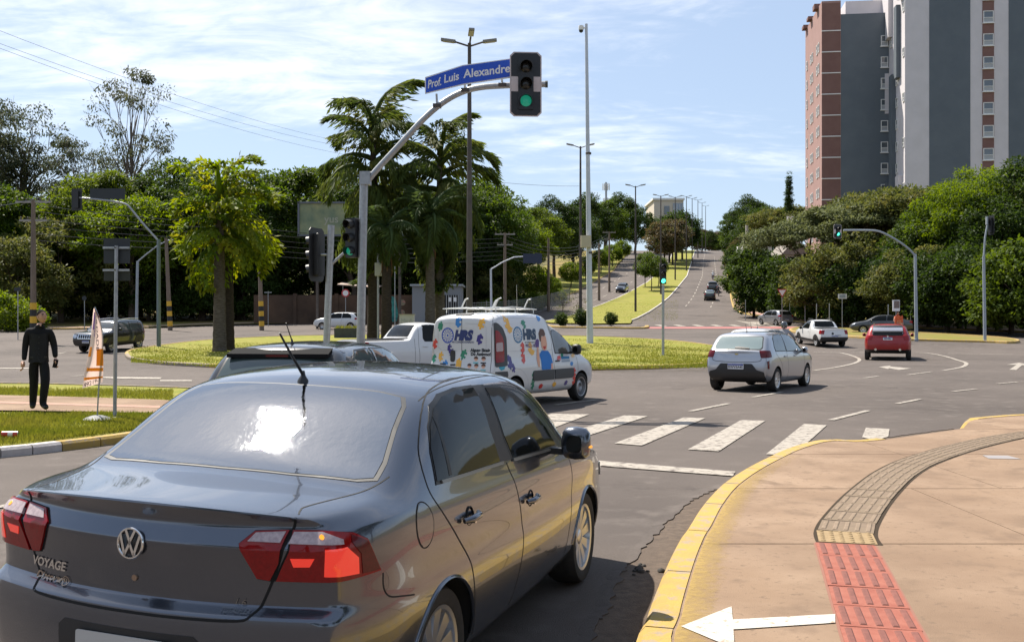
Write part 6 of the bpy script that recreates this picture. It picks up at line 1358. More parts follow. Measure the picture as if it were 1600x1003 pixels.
def yawm(x, y, z, yaw):
    "local x to the right when looked at from the side it faces, local y up, local z out of the face"
    a = RAD(yaw); n = Vector((math.sin(a), -math.cos(a), 0)); r = Vector((math.cos(a), math.sin(a), 0))
    return Matrix(((r.x, 0, n.x, x), (r.y, 0, n.y, y), (0, 1, 0, z), (0, 0, 0, 1)))
def facade_window(root, mt, x, z, w, h, sill=True, two=False):
    f = MB(); t = .09
    for a, b, c, d in ((x-w/2, z, w, t), (x-w/2, z+h-t, w, t), (x-w/2, z+t, t, h-2*t), (x+w/2-t, z+t, t, h-2*t), (x-w/2+t, z+h*.40, w-2*t, t*.8)):
        f.prism([(a, b), (a+c, b), (a+c, b+d), (a, b+d)], mt, .10)
    if sill: f.prism([(x-w/2-.1, z-.12), (x+w/2+.1, z-.12), (x+w/2+.1, z), (x-w/2-.1, z)], mt, .16)
    o = f.build('window', M_frame, root)
    p = MB(); p.prism([(x-w/2+t, z+t), (x+w/2-t, z+t), (x+w/2-t, z+h-t), (x-w/2+t, z+h-t)], mt, .04); p.build('pane', M_pane, o)
    q = MB(); q.prism([(x-w/2+t, z+t), (x+w/2-t, z+t), (x+w/2-t, z+h*.39), (x-w/2+t, z+h*.39)], mt, .055); q.build('blind', M_pane2, o)
def apartment():
    yaw = 7.5; base = 2.2
    e = empty('apartment_tower', (42, 138, base), 0, 'tall apartment tower in slate grey and white with a salmon wing behind the right trees', 'building'); e.rotation_euler = (0, 0, 0); e.location = (0, 0, 0)
    dx = Vector((math.cos(RAD(-7.5)), math.sin(RAD(-7.5)), 0)); dn = Vector((-dx.y, dx.x, 0))  # along the front, away from us
    def block(name, o, w, d, z1, m, z0=base-2):
        a = Vector((o[0], o[1], 0)); P = [a, a+dx*w, a+dx*w+dn*d, a+dn*d]; mb = MB(); vs = [(p.x, p.y, z0) for p in P]+[(p.x, p.y, z1) for p in P]
        mb.add(vs, [(0, 1, 5, 4), (1, 2, 6, 5), (2, 3, 7, 6), (3, 0, 4, 7), (4, 5, 6, 7), (0, 3, 2, 1)]); return mb.build(name, m, e)
    # wing: salmon corner and slate front
    A0 = Vector((AX(1284, 138), 138, 0)); htop = 46.3
    mtf = yawm(A0.x, A0.y, 0, -7.5)
    block('salmon_wing', A0, 2.55, 14, htop, M_pinkw); block('slate_wing', A0+dx*2.56+dn*.02, 9.2, 14, htop-1.9, M_slate)
    mb = MB(); mt = mtf; mb.prism([(.05, base), (2.5, base), (2.5, htop-.3), (.05, htop-.3)], mt, .03); mb.build('corner_panel', M_pinkd, e)
    fl = 2.92
    for i in range(15):
        z = htop-4.2-i*fl
        if z < base+1: break
        m = MB(); m.prism([(-.04, z), (2.54, z), (2.54, z+.13), (-.04, z+.13)], mt, .10); m.build('string_course', M_frame, e)
    for i in range(14):
        z = htop-6.5-i*fl
        if z < base+3: break
        facade_window(e, mt, 8.35, z, .95, 1.45)
    # left flank of the salmon wing: pairs of windows
    ms = yawm(A0.x, A0.y, 0, -7.5-90)
    for i in range(14):
        z = htop-6.5-i*fl
        if z < base+3: break
        for x in (-2.2, -3.6, -7.4, -8.8, -12.2): facade_window(e, ms, x, z, .75, 1.35, False)
    m = MB(); m.prism([(-14, htop), (2.6, htop), (2.6, htop+.35), (-14, htop+.35)], mtf @ T(0, 0, -14), 14.1); m.build('parapet', M_pinkd, e) if False else None
    # main block: pillars and panels on its front
    B0 = Vector((AX(1414, 128.5), 128.5, 0)); mt = yawm(B0.x, B0.y, 0, -7.5); H2 = 58
    block('main_block', B0, 30, 18, H2, M_lilac)
    def t_at(px):
        k = (px-800)/FPX; return (k*B0.y-B0.x)/(dx.x-k*dx.y)
    def strip(name, p0, p1, m, dep):
        a, b = t_at(p0), t_at(p1); q = MB(); q.prism([(a, base), (b, base), (b, H2-.5), (a, H2-.5)], mt, dep); q.build(name, m, e)
    strip('slate_panel', 1452, 1516, M_slate, .05); strip('slate_panel', 1576, 1650, M_slate, .05); strip('window_strip', 1535, 1553, M_pinkd, .06)
    for i in range(18):
        z = 45.9-i*2.92
        if z < base+3: break
        facade_window(e, mt @ T(0, 0, .06), (t_at(1535)+t_at(1553))/2, z, 1.25, 1.5)
    # stepped recess between wing and block: projecting boxes with windows
    ms = yawm(B0.x, B0.y, 0, -7.5-90)
    for i, (z, hh, x0, x1) in enumerate(((40.5, 9, -6.5, -8.2), (34, 9.5, -2.2, -3.6), (30.5, 5.5, -8.3, -9.8), (19, 16, -4.6, -6.2), (8, 13, -1.2, -2.8), (14, 7, -7.6, -9.2), (44, 8, -.6, -2.0))):
        q = MB(); q.prism([(x1, z), (x0, z), (x0, z+hh), (x1, z+hh)], ms, .55); q.build('side_bay', M_slate if i % 2 else M_lilac, e)
    for i in range(15):
        z = 45-i*2.92
        if z > base+4: facade_window(e, ms, -4.0, z, .9, 1.3, False); facade_window(e, ms, -.6 if i % 2 else -7.0, z, .8, 1.2, False)
    roof = MB(); p = A0+dn*6+dx*3; roof.box((p.x+4, p.y, htop-.4), (6, 5, 3), RZ(-7.5).to_3x3()); roof.build('roof_box', M_lilac, e)
    for d, hh in ((3.2, .7), (8.5, .45), (12.8, .5)): q = MB(); p = A0+dn*d-dx*.15; q.box((p.x, p.y, htop+.1), (.9, 1.5, hh), RZ(-7.5).to_3x3()); q.build('roof_vent', M_pinkd, e)
apartment()

def far_buildings():
    y = 330; e = empty('office_block', (0, 0, 0), 0, 'pale flat-roofed office block on the hilltop left of the avenue', 'building'); e.rotation_euler = (0, 0, 0)
    def bx(name, p0, p1, yt, yb, y, d, m):
        a = A(p0, yt, y); b = A(p1, yb, y); return MB().box(((a.x+b.x)/2, y+d/2, (a.z+b.z)/2), (b.x-a.x, d, a.z-b.z)).build(name, m, e)
    bx('wall', 1022, 1068, 312, 370, y, 20, mat('cream_wall', (.52, .46, .38), .9)); bx('dark_band', 1038, 1046, 322, 335, y-.3, .25, M_pane); bx('curtain_wall', 1052, 1068, 318, 370, y-.35, .25, mat('blue_glass', (.22, .27, .34), .2)); bx('roof', 1020, 1070, 309.5, 312.5, y-.5, 21, M_frame)
    for i in range(4): bx('mullion', 1053+i*4.6, 1053.5+i*4.6, 319, 369, y-.5, .12, M_frame)
    e = empty('gabled_house', (0, 0, 0), 0, 'house with a pointed grey roof among the trees right of the avenue', 'building'); e.rotation_euler = (0, 0, 0); y = 150
    a = A(1225, 398, y); b = A(1262, 420, y); c = A(1243, 372, y); mb = MB(); bx('wall', 1226, 1262, 396, 450, y, 8, mat('house_wall', (.42, .38, .33), .9))
    mb.add([(a.x-.5, y-.4, a.z), (b.x+.5, y-.4, a.z), (c.x, y-.4, c.z), (a.x-.5, y+8.4, a.z), (b.x+.5, y+8.4, a.z), (c.x, y+8.4, c.z)], [(0, 1, 2), (3, 5, 4), (0, 2, 5, 3), (1, 4, 5, 2), (0, 3, 4, 1)]); mb.build('roof', mat('grey_roof', (.23, .20, .175), .9, col2=(.18, .16, .14), scale=2), e)
    f = bx('window', 1236, 1250, 404, 414, y-.12, .1, M_frame); q = bx('window', 1238, 1248, 405.5, 412.5, y-.16, .1, M_pane)
    e = empty('turquoise_shop', (0, 0, 0), 0, 'low shop with a turquoise fascia behind the right roadside trees', 'building'); e.rotation_euler = (0, 0, 0); y = 160
    bx('wall', 1168, 1206, 380, 440, y, 8, mat('shop_wall', (.50, .49, .47), .9)); bx('fascia', 1180, 1206, 368, 381, y-.4, .35, mat('turquoise', (.05, .33, .36), .6)); bx('entrance', 1171, 1178, 386, 402, y-.15, .12, M_frame); bx('column', 1166, 1169, 352, 440, y-1, .5, M_conc)
    # tall advertising pylon
    e = empty('sign_pylon', (0, 0, 0), 0, 'narrow tall white and green sign pylon among trees left of the tower', 'sign'); e.rotation_euler = (0, 0, 0); y = 155
    bx('post', 1234, 1236, 338, 430, y, .3, M_galv); bx('panel', 1230, 1240, 338, 366, y-.2, .18, M_signw); bx('panel_mark', 1236, 1239, 350, 358, y-.24, .03, mat('panel_green', (.05, .28, .10), .6))
    # lattice phone mast
    y = 260; mb = MB(); x = AX(947, y); b = H(y); t = A(947, 285, y).z
    e = empty('phone_mast', (x, y, b), 0, 'slim phone mast with antenna rings above the trees', 'mast'); e.rotation_euler = (0, 0, 0); hh = t-b
    mb.tube([(0, 0, 0), (0, 0, hh)], [.45, .25], 8); mb.build('mast', M_galv, e)
    for z, r in ((hh-1.2, .85), (hh-5, .7)):
        q = MB()
        for i in range(6): a = i*math.pi/3; q.box((r*math.cos(a), r*math.sin(a), z), (.22, .22, 1.7)); q.tube([(0, 0, z), (r*math.cos(a), r*math.sin(a), z)], .04, 5)
        q.build('antenna_ring', M_frame, e)
far_buildings()

def wall_and_kiosk():
    y0, y1 = 98, 100; M_brk = mat('stained_wall', (.085, .058, .043), .92, col2=(.058, .040, .031), scale=.7, col3=(.12, .075, .05), scale3=.25, bump=.3, bscale=8, spec=.1)
    e = empty('boundary_wall', (0, 0, 0), 0, 'long stained brown wall in the shade behind the far left street', 'wall'); e.rotation_euler = (0, 0, 0)
    xs = [AX(395, 98), AX(460, 98), AX(525, 98), AX(590, 98), AX(652, 98)]
    for a, b in zip(xs, xs[1:]):
        MB().box(((a+b)/2, 98.4, H(98)+1.35), (b-a-.04, .25, 3.1)).build('wall_panel', M_brk, e); MB().box((b, 98.35, H(98)+1.4), (.35, .4, 3.3)).build('pier', M_brk, e)
    # mural of a turquoise figure on the wall
    q = MB(); X = AX(610, 98); mt = yawm(X, 98.26, H(98)+.25, 0)
    q.prism(rounded([(-.55, 0), (.6, 0), (.75, .8), (.6, 1.6), (.45, 2.4), (.1, 2.55), (-.35, 2.3), (-.6, 1.4), (-.7, .6)], .25), mt, .01); q.build('mural', mat('mural_teal', (.05, .26, .22), .8, col2=(.02, .12, .12), scale=3), e); q = MB(); q.prism(disc(1.15, 1.9, .3), mt, .01); q.prism(disc(1.1, .9, .3), mt, .01); q.build('mural', mat('mural_rose', (.35, .14, .12), .8, col2=(.1, .2, .12), scale=4), e)
    # grey gatehouse
    e = empty('gatehouse', (0, 0, 0), 0, 'flat grey gatehouse with a row of dark slatted openings behind the palms', 'building'); e.rotation_euler = (0, 0, 0); y = 97
    a = A(644, 447, y); b = A(720, 492, y); zb = H(y)
    MB().box(((a.x+b.x)/2, y+2.5, (a.z+zb)/2), (b.x-a.x, 5, a.z-zb)).build('wall', mat('gate_grey', (.20, .215, .235), .8), e); MB().box(((a.x+b.x)/2, y+2.4, a.z+.09), (b.x-a.x+.4, 5.4, .18)).build('roof', M_galvb, e)
    c = A(683, 461, y); d = A(716, 490, y)
    MB().box(((c.x+d.x)/2, y-.03, (c.z+zb+.1)/2), (d.x-c.x, .1, c.z-zb-.1)).build('opening', M_under, e)
    for i in range(10): x = c.x+(d.x-c.x)*i/9; MB().box((x, y-.12, (c.z+zb)/2), (.07, .08, c.z-zb)).build('slat', M_galv, e)
    for px in (703, 711): p = A(px, 468, y-.2); MB().box((p.x, y-.19, p.z), (.28, .02, .42)).build('notice', M_signw, e)
    # low pale roof on the wall
    e = empty('lean_to_roof', (0, 0, 0), 0, 'thin pale lean-to roof above the brown wall', 'roof'); e.rotation_euler = (0, 0, 0)
    a = A(529, 446, 98.8); b = A(592, 451, 98.8); MB().add([(a.x, 98.0, a.z), (b.x, 98.0, b.z), (b.x, 101, b.z+.3), (a.x, 101, a.z+.3), (a.x, 98.0, a.z+.1), (b.x, 98.0, b.z+.1), (b.x, 101, b.z+.4), (a.x, 101, a.z+.4)], [(0, 1, 2, 3), (4, 7, 6, 5), (0, 4, 5, 1), (1, 5, 6, 2), (2, 6, 7, 3), (3, 7, 4, 0)]).build('roof_sheet', mat('rust_sheet', (.42, .36, .31), .7, col2=(.33, .22, .16), scale=1), e)
    for t in (.1, .9): MB().tube([(a.x+(b.x-a.x)*t, 99, H(99)), (a.x+(b.x-a.x)*t, 99, a.z-.02)], .05, 6).build('post', M_galv, e)
    # wire mesh fence on the left verge
    e = empty('wire_fence', (0, 0, 0), 0, 'grey mesh fence below the trees left of the oncoming lanes', 'fence'); e.rotation_euler = (0, 0, 0)
    P = [Vector((AX(px, y), y, H(y))) for px, y in ((728, 101), (760, 104), (795, 110), (830, 120), (862, 132), (890, 146))]
    for p in P: MB().tube([p-Vector((0, 0, .2)), p+Vector((0, 0, 2.2))], .05, 6).build('post', M_conc, e)
    for p, q in zip(P, P[1:]):
        mb = MB(); d = q-p
        for k in range(8): z = Vector((0, 0, .2+k*.26)); mb.tube([p+z, q+z], .012, 4, cap=False)
        n = int(d.length/.3)
        for k in range(1, n): w = p+d*k/n; mb.tube([w+Vector((0, 0, .1)), w+Vector((0, 0, 2.1))], .012, 4, cap=False)
        mb.build('mesh_panel', M_galv, e)
    # billboard
    y = 88; e = empty('billboard', (0, 0, 0), 0, 'billboard with a weathered green and cream panel behind the dark palms', 'billboard'); e.rotation_euler = (0, 0, 0)
    a = A(467, 317, y); b = A(652, 368, y); zb = H(y)
    MB().box(((a.x+b.x)/2, y, (a.z+b.z)/2), (b.x-a.x, .12, a.z-b.z)).build('panel', mat('bill_paper', (.33, .31, .14), .7, col2=(.18, .22, .14), scale=.35, col3=(.10, .15, .10), scale3=.5), e)
    f = MB(); 
    for c, d in (((a.x+b.x)/2, a.z), ((a.x+b.x)/2, b.z)): f.box((c, y-.05, d), (b.x-a.x+.2, .25, .16))
    for x in (a.x, b.x): f.box((x, y-.05, (a.z+b.z)/2), (.16, .25, a.z-b.z))
    f.build('frame', mat('bill_frame', (.10, .11, .13), .6), e)
    for t in (.15, .5, .85): MB().tube([(a.x+(b.x-a.x)*t, y+.3, zb), (a.x+(b.x-a.x)*t, y+.3, a.z)], .12, 8).build('post', M_lampp, e)
    p = A(518, 343, y); text_obj('lettering', 'yus', .95, mat('faded_ink', (.30, .30, .24), .7), yawm(p.x, y-.07, p.z, 0), .006, e, bold=.01)
wall_and_kiosk()

# ------------------------------------------------------------------ traffic signals, lamps, poles, signs
def signal_head(parent, mt, s=1., plate=True, lit=2, n=3, lens=None, hood=.20, frame_m=None):
    "local x right, y up, z towards the driver; s scales the head"
    e = empty('signal_head'); e.parent = parent; e.rotation_euler = (0, 0, 0); e.matrix_basis = mt @ Matrix.Scale(s, 4)
    w, h = .30, .33*n; I = Matrix.Identity(4)
    if plate:
        pw, ph = .285, h/2+.11; out = [(-pw, -ph+.07), (-pw+.07, -ph), (pw-.07, -ph), (pw, -ph+.07), (pw, ph-.07), (pw-.07, ph), (-pw+.07, ph), (-pw, ph-.07)]
        MB().prism([(x*1.09, y*1.04) for x, y in out], T(0, 0, -.012), .010).build('plate_border', frame_m or mat('plate_edge', (.55, .47, .45), .5), e); MB().prism(out, T(0, 0, -.004), .012).build('back_plate', M_blk2, e)
        if plate == 'band': MB().prism([(-pw, -.145), (pw, -.145), (pw, .145), (-pw, .145)], T(0, 0, .006), .006).build('plate_band', frame_m or mat('plate_edge', (.55, .47, .45), .5), e)
    MB().prism(rounded([(-w/2, -h/2), (w/2, -h/2), (w/2, h/2), (-w/2, h/2)], .03), T(0, 0, -.14), .17).build('housing', M_blk2, e)
    for i in range(n):
        y = h/2-.165-i*.33; on_ = (i == lit)
        MB().lathe([(0, .055), (.06, .05), (.105, .03), (.11, .01)], T(0, y, .02), 20).build('lens', (lens or M_green) if on_ else M_lensoff, e, 60)
        if on_:
            q = MB()
            for a in range(-3, 4):
                for b in range(-3, 4):
                    if a*a+b*b < 9: q.lathe([(0, .006), (.009, .003), (.0105, 0)], T(a*.032+(b % 2)*.012, y+b*.030, .060-.0035*(a*a+b*b)*.55), 6)
            q.build('led_dots', mat('led', (.3, .9, .7), .3, emit=(.12, 1., .70, 2.6)), e)
        # hood: open-bottomed visor
        mb = MB(); vs = []; fs = []
        for k in range(17):
            a = RAD(-35+k*250/16)
            for z in (.02, hood): r = .122; vs.append((r*math.cos(a), y+r*math.sin(a)-(.02 if z > .1 else 0), z if z < .1 else z*(.75+.25*math.sin(max(0, a)))))
            for z in (hood, .02): r = .116; vs.append((r*math.cos(a), y+r*math.sin(a)-(.02 if z > .1 else 0), z if z < .1 else z*(.75+.25*math.sin(max(0, a)))))
            if k: b = k*4; fs += [(b-4, b, b+1, b-3), (b-3, b+1, b+2, b-2), (b-2, b+2, b+3, b-1)]
        mb.add(vs, fs); mb.build('hood', M_blk2, e, 50)
    return e
def pole_thing(name, label, cat, x, y, pts, r, m, group=None, dz=.12, n=12, part='pole'):
    e = empty(name, on(x, y, dz), 0, label, cat, group); e.rotation_euler = (0, 0, 0)
    MB().tube(pts, r, n).build(part, m, e, 50); MB().lathe([(0, -.02), (.16, -.02), (.16, .015), (.09, .03), (.09, .0)], None, 16).build('base_plate', m, e); return e

def street_furniture():
    # main signal gantry with the street name
    y = 20.; x0 = AX(564, y); e = pole_thing('signal_gantry', 'grey signal gantry with a curved arm carrying a blue street name panel', 'traffic signal', x0, y, [(-.02, 0, -.3), (.0, 0, 1.5), (.06, 0, A(571, 285, y).z-.12)], [.088, .085, .082], M_galv, n=16)
    L = lambda px, py, yy=y: A(px, py, yy)-Vector((x0, y, .12))
    arm = [L(571, 287), L(590, 264), L(625, 226), L(660, 188), L(690, 162), L(720, 145), L(750, 137), L(790, 134), L(830, 132.5), L(852, 132)]
    MB().tube(crom(arm, 4), .062, 12).build('arm', M_galv, e, 60); p = L(571, 279); MB().box((p.x, p.y, p.z), (.21, .21, .26)).build('arm_socket', M_galv, e); MB().lathe([(0, 0), (.07, 0), (.07, .05), (0, .05)], T(*L(852, 132)) @ RY(90), 12).build('arm_cap', mat('cap_dark', (.05, .06, .055), .6), e)
    for px, py, top in ((683, 166, 147), (727, 142, 132), (785, 134, 123)):
        a, b = L(px, py), L(px-1, top); MB().tube([a, b], .022, 8).build('bracket', M_galv, e); MB().box(a, (.16, .17, .07)).build('clamp', M_lampp, e)
    # name panel: two flat boards meeting at a slight angle
    for (pa, ta, ba), (pb, tb, bb), nm in ((((664, 121, 147), (723, 102, 133), 'a')), (((723, 102, 133), (800, 91.5, 121.5), 'b'))):
        q = [L(pa, ba, y-.12), L(pb, bb, y-.12), L(pb, tb, y-.12), L(pa, ta, y-.12)]
        w = [v.copy() for v in q]; cz = sum(w, Vector())/4
        MB().add([*q, *[v+Vector((0, .03, 0)) for v in q]], [(0, 1, 2, 3), (7, 6, 5, 4), (0, 4, 5, 1), (1, 5, 6, 2), (2, 6, 7, 3), (3, 7, 4, 0)]).build('name_panel', M_signw, e)
        g = [v+((cz-v)*.0)+Vector((0, -.004, 0)) for v in q]
        ins = []
        for i, v in enumerate(g): ins.append(v+Vector((.0 if (nm == 'a' and i in (1, 2)) or (nm == 'b' and i in (0, 3)) else (.02 if i in (0, 3) else -.02), 0, .02 if i in (0, 1) else -.02)))
        MB().add(ins, [(0, 1, 2, 3)]).build('name_field', M_signb, e)
    def sign_text(txt, size, pc, pyc, ang, shear, width):
        v, f = text2d(txt, size, shear, .005); c = L(pc, pyc, y-.128); a = math.tan(RAD(ang)); x0, x1 = min(u for u, w in v), max(u for u, w in v); k = width/(x1-x0); m = (x0+x1)/2
        MB().add([(c.x+(u-m)*k, c.y, c.z+w+(u-m)*k*a) for u, w in v], f).build('lettering', M_signw, e, fix=False)
    sign_text('Prof.', .225, 679, 130.5, 14, .10, .265); sign_text('Luis', .225, 705.5, 122, 13, .05, .295); sign_text('Alexandre', .235, 760.5, 112, 7.5, .0, .935)
    signal_head(e, T(*L(821.5, 132, y-.22)) @ yawm(0, 0, 0, 4).to_3x3().to_4x4(), 1.02, 'band'); 
    # repeater low on the same pole, turned to the left lane
    p = L(549, 372, y+.02); signal_head(e, T(p.x, p.y-.05, p.z) @ yawm(0, 0, 0, -28).to_3x3().to_4x4(), .80, False, hood=.24)
    for dz_ in (-.28, .33): MB().tube([(p.x, p.y, p.z+dz_), (0.02, 0, p.z+dz_)], .02, 6).build('bracket', M_blk2, e)
    # neighbouring leaning post with a head seen from behind
    y = 21.5; x0 = AX(506, y); e = pole_thing('signal_post', 'leaning grey post with a signal head turned away, left of the gantry', 'traffic signal', x0, y, [(0, 0, -.3), (.16, 0, A(516, 352, y).z-.12)], .075, M_galv)
    p = A(497, 398, y)-Vector((x0, y, .12)); signal_head(e, T(p.x-.05, p.y+.05, p.z) @ yawm(0, 0, 0, 248).to_3x3().to_4x4(), .92, True, lit=9, frame_m=M_blk2, hood=.26); MB().tube([(p.x, 0, p.z), (.10, 0, p.z)], .025, 6).build('bracket', M_galv, e)
    a = A(519, 412, y)-Vector((x0, y, .12)); b = A(541, 392, y)-Vector((x0, y, .12)); MB().tube([a, b], .03, 8).build('stay', M_galv, e)
    # signal on the island lawn, straight post
    g = G(1036, 555, .13); e = pole_thing('signal_post', 'slim grey post with a green signal on the lawn island right of the camera pole', 'traffic signal', g.x, g.y, [(0, 0, -.2), (0, 0, A(1036, 446, g.y).z-.12)], .065, M_galv)
    p = A(1035.5, 428, g.y); signal_head(e, T(0, -.02, p.z-.12-H(g.y)) @ yawm(0, 0, 0, 5).to_3x3().to_4x4(), 1.0, False, lens=mat('green_lens_bright', (.02, .30, .20), .3, emit=(.08, 1., .65, 1.6)))
    # right gantry
    g = G(1432, 530, .13); y = g.y; x0 = g.x; L = lambda px, py: A(px, py, y)-Vector((x0, y, H(y)+.12)); e = pole_thing('signal_gantry', 'right-hand signal gantry with a bent arm and green light in front of the trees', 'traffic signal', x0, y, [(0, 0, -.2), L(1430, 397)], [.11, .09], M_galvb)
    MB().tube(crom([L(1430, 400), L(1420, 389), L(1402, 376), L(1384, 366), L(1370, 361), L(1350, 360), L(1318, 360)], 3), .065, 8).build('arm', M_galvb, e, 60); signal_head(e, T(*(L(1308, 362)-Vector((0, .1, 0)))) @ yawm(0, 0, 0, 20).to_3x3().to_4x4(), .98, 'band', n=2, lit=1, lens=mat('green_lens_bright', (.02, .30, .20), .3, emit=(.08, 1., .65, 1.6)))
    # far right slim pole with a signal turned sideways
    g = G(1539, 532, .13); y = g.y; x0 = g.x; L = lambda px, py: A(px, py, y)-Vector((x0, y, H(y)+.12)); e = pole_thing('signal_gantry', 'slim grey signal pole near the right edge, its heads turned sideways', 'traffic signal', x0, y, [(0, 0, -.2), L(1537, 400)], [.10, .08], M_galvb)
    MB().tube([L(1537, 402), L(1539, 372), L(1543, 350)], .06, 8).build('arm', M_galvb, e); signal_head(e, T(*L(1549, 352)) @ yawm(0, 0, 0, 100).to_3x3().to_4x4(), .95, True, lit=9, frame_m=M_blk2); MB().box(L(1542, 345), (.45, .1, .5), RZ(70).to_3x3()).build('side_panel', M_galvb, e)
    # left gantry seen from behind
    g = G(248, 541, .13); y = g.y; x0 = g.x; L = lambda px, py: A(px, py, y)-Vector((x0, y, H(y)+.12)); e = pole_thing('signal_gantry', 'green-grey gantry at left seen from behind, signal back and dark name panel on its arm', 'traffic signal', x0, y, [(0, 0, -.2), L(248, 374)], [.12, .10], mat('green_grey', (.14, .18, .18), .55))
    MB().tube(crom([L(248, 377), L(238, 366), L(222, 348), L(205, 327), L(196, 319), L(178, 315), L(150, 311.5), L(122, 309)], 3), .055, 8).build('arm', M_galv, e, 60)
    signal_head(e, T(*L(120, 312)) @ yawm(0, 0, 0, 176).to_3x3().to_4x4(), .98, True, lit=9, frame_m=M_blk2); p = L(168, 303); MB().box(p, (1.95, .05, .60)).build('name_panel', M_signk, e)
    for q in (-.5, .05, .6): MB().box((p.x+q, p.y+.05, p.z-.02), (.04, .04, .66)).build('panel_rib', M_lampp, e)
    # another gantry farther back, bent pole
    y = 84; x0 = AX(213, y); L = lambda px, py: A(px, py, y)-Vector((x0, y, H(y)+.12)); e = pole_thing('signal_gantry', 'pale bent gantry pole behind the green-grey one', 'traffic signal', x0, y, [(0, 0, -.2), L(215, 408)], [.13, .11], M_galvb)
    MB().tube([L(215, 409), L(228, 398), L(246, 384), L(262, 376), L(285, 375)], .06, 8).build('arm', M_galvb, e)
    # arm with the back of a name panel beyond the van
    y = 92; x0 = AX(768, y); L = lambda px, py: A(px, py, y)-Vector((x0, y, H(y)+.12)); e = pole_thing('sign_gantry', 'pale gantry behind the van with the dark back of a direction panel', 'traffic sign', x0, y, [(0, 0, -.2), L(767, 420)], [.11, .09], M_pwhite)
    MB().tube([L(767, 421), L(785, 410), L(803, 402), L(825, 400.5), L(845, 399.5)], .06, 8).build('arm', M_pwhite, e); MB().box(L(832, 404)-Vector((0, .1, 0)), (1.75, .05, .9)).build('name_panel', mat('panel_navy', (.012, .020, .05), .5), e)
    # backs of two plates on a post, near left
    y = 16.4; x0 = AX(181, y); e = pole_thing('sign_post', 'galvanised post with the dark back of a tall traffic sign, next to the flag', 'traffic sign', x0, y, [(-.02, 0, -.2), (.01, 0, A(183, 385, y).z-.12)], .030, M_galv, dz=.13)
    a = A(160, 370, y)-Vector((x0, y, .13)); b = A(201, 440, y)-Vector((x0, y, .13)); MB().box(((a.x+b.x)/2, .055, (a.z+b.z)/2+.14), (b.x-a.x, .012, a.z-b.z-.32)).build('sign_plate', M_signk, e); MB().box(((a.x+b.x)/2, .06, b.z+.10), (b.x-a.x, .012, .17)).build('sign_plate', mat('plate_back_lower', (.025, .028, .022), .7), e)
    for py in (387, 422): p = A(181, py, y); MB().box(((a.x+b.x)/2, .025, p.z-.13), (b.x-a.x, .03, .035)).build('cross_rail', M_galv, e); MB().tube([(.0, -.032, p.z-.13), (.0, -.05, p.z-.13)], .012, 6).build('bolt', M_lampp, e)
    # small signs: yield, no parking, street name plates
    def small(name, label, px, base, top, y, shape, m, size, m2=None):
        x = AX(px, y); e = empty(name, on(x, y, .1), 0, label, 'traffic sign'); e.rotation_euler = (0, 0, 0); zt = A(px, top, y).z-H(y)-.1
        MB().tube([(0, 0, -.2), (0, 0, zt+size*.3)], .032, 6).build('post', M_galv, e); mt = T(0, -.05, zt) @ yawm(0, 0, 0, 0).to_3x3().to_4x4()
        MB().prism([(a*size, b*size) for a, b in shape], mt, .012).build('sign_face', m, e)
        if m2: MB().prism([(a*size*.7, b*size*.7) for a, b in shape], mt @ T(0, 0, .012), .004).build('sign_centre', m2, e)
    tri = [(0, -.9), (.9, .6), (-.9, .6)]; rec = [(-1, -.55), (1, -.55), (1, .55), (-1, .55)]; M_rs = mat('sign_red', (.42, .03, .03), .5)
    small('yield_sign', 'red-bordered yield triangle on a thin post by the right trees', 1222, 492, 457, 92, tri, M_rs, .52, M_signw); small('street_sign', 'pale rectangular street plate in front of the right trees', 1316, 500, 463, 86, rec, M_signw, .38, M_galvb); small('street_sign', 'small pale plate next to the yield sign', 1234, 490, 465, 96, rec, M_signw, .2)
    small('no_parking_sign', 'round red-rimmed sign before the brown wall', 540, 492, 458, 94, disc(0, 0, 1, 18), M_rs, .38, M_signw); small('warning_sign', 'orange diamond sign left of the right gantry pole', 1423, 517, 462, 80, [(0, -1), (1, 0), (0, 1), (-1, 0)], mat('sign_orange', (.42, .17, .05), .6), .45, mat('sign_amber', (.5, .3, .1), .6)); small('street_sign', 'tiny white plate hanging among the palms', 617, 490, 386, 75, rec, M_signw, .22)
    small('warning_post', 'pale post with a dark round top behind the dark boxy car', 132, 504, 466, 85, disc(0, 0, 1, 14), M_signk, .2); small('street_sign', 'thin cross-shaped post beside the banded utility pole', 419, 500, 457, 93, [(-1, -.1), (1, -.1), (1, .1), (-1, .1)], M_galv, .35)
    small('signal_post', 'thin grey pole with a small dark head at the left edge beside the walking man', 28, 530, 452, 66, rec, M_signk, .22)
    for px, y in ((1276, 84), (1296, 86), (1336, 88), (1388, 78), (1258, 94), (1165, 108)): x = AX(px, y); e = empty('bollard', on(x, y, .1), 0, {1276: 'bare grey post left of the pale street plate', 1296: 'bare grey post just beside the pale street plate', 1336: 'bare post behind the roof of the grey sedan', 1388: 'short bare post above the red car', 1258: 'bare post behind the small white pickup', 1165: 'bare post on the right pavement by the avenue'}[px], 'post', 'bare posts on the right verge'); e.rotation_euler = (0, 0, 0); MB().tube([(0, 0, -.2), (0, 0, 2.1)], .04, 6).build('post', M_galv, e); MB().lathe([(0, .0), (.05, 0), (.045, .04), (0, .05)], T(0, 0, 2.1), 8).build('cap', M_galv, e)
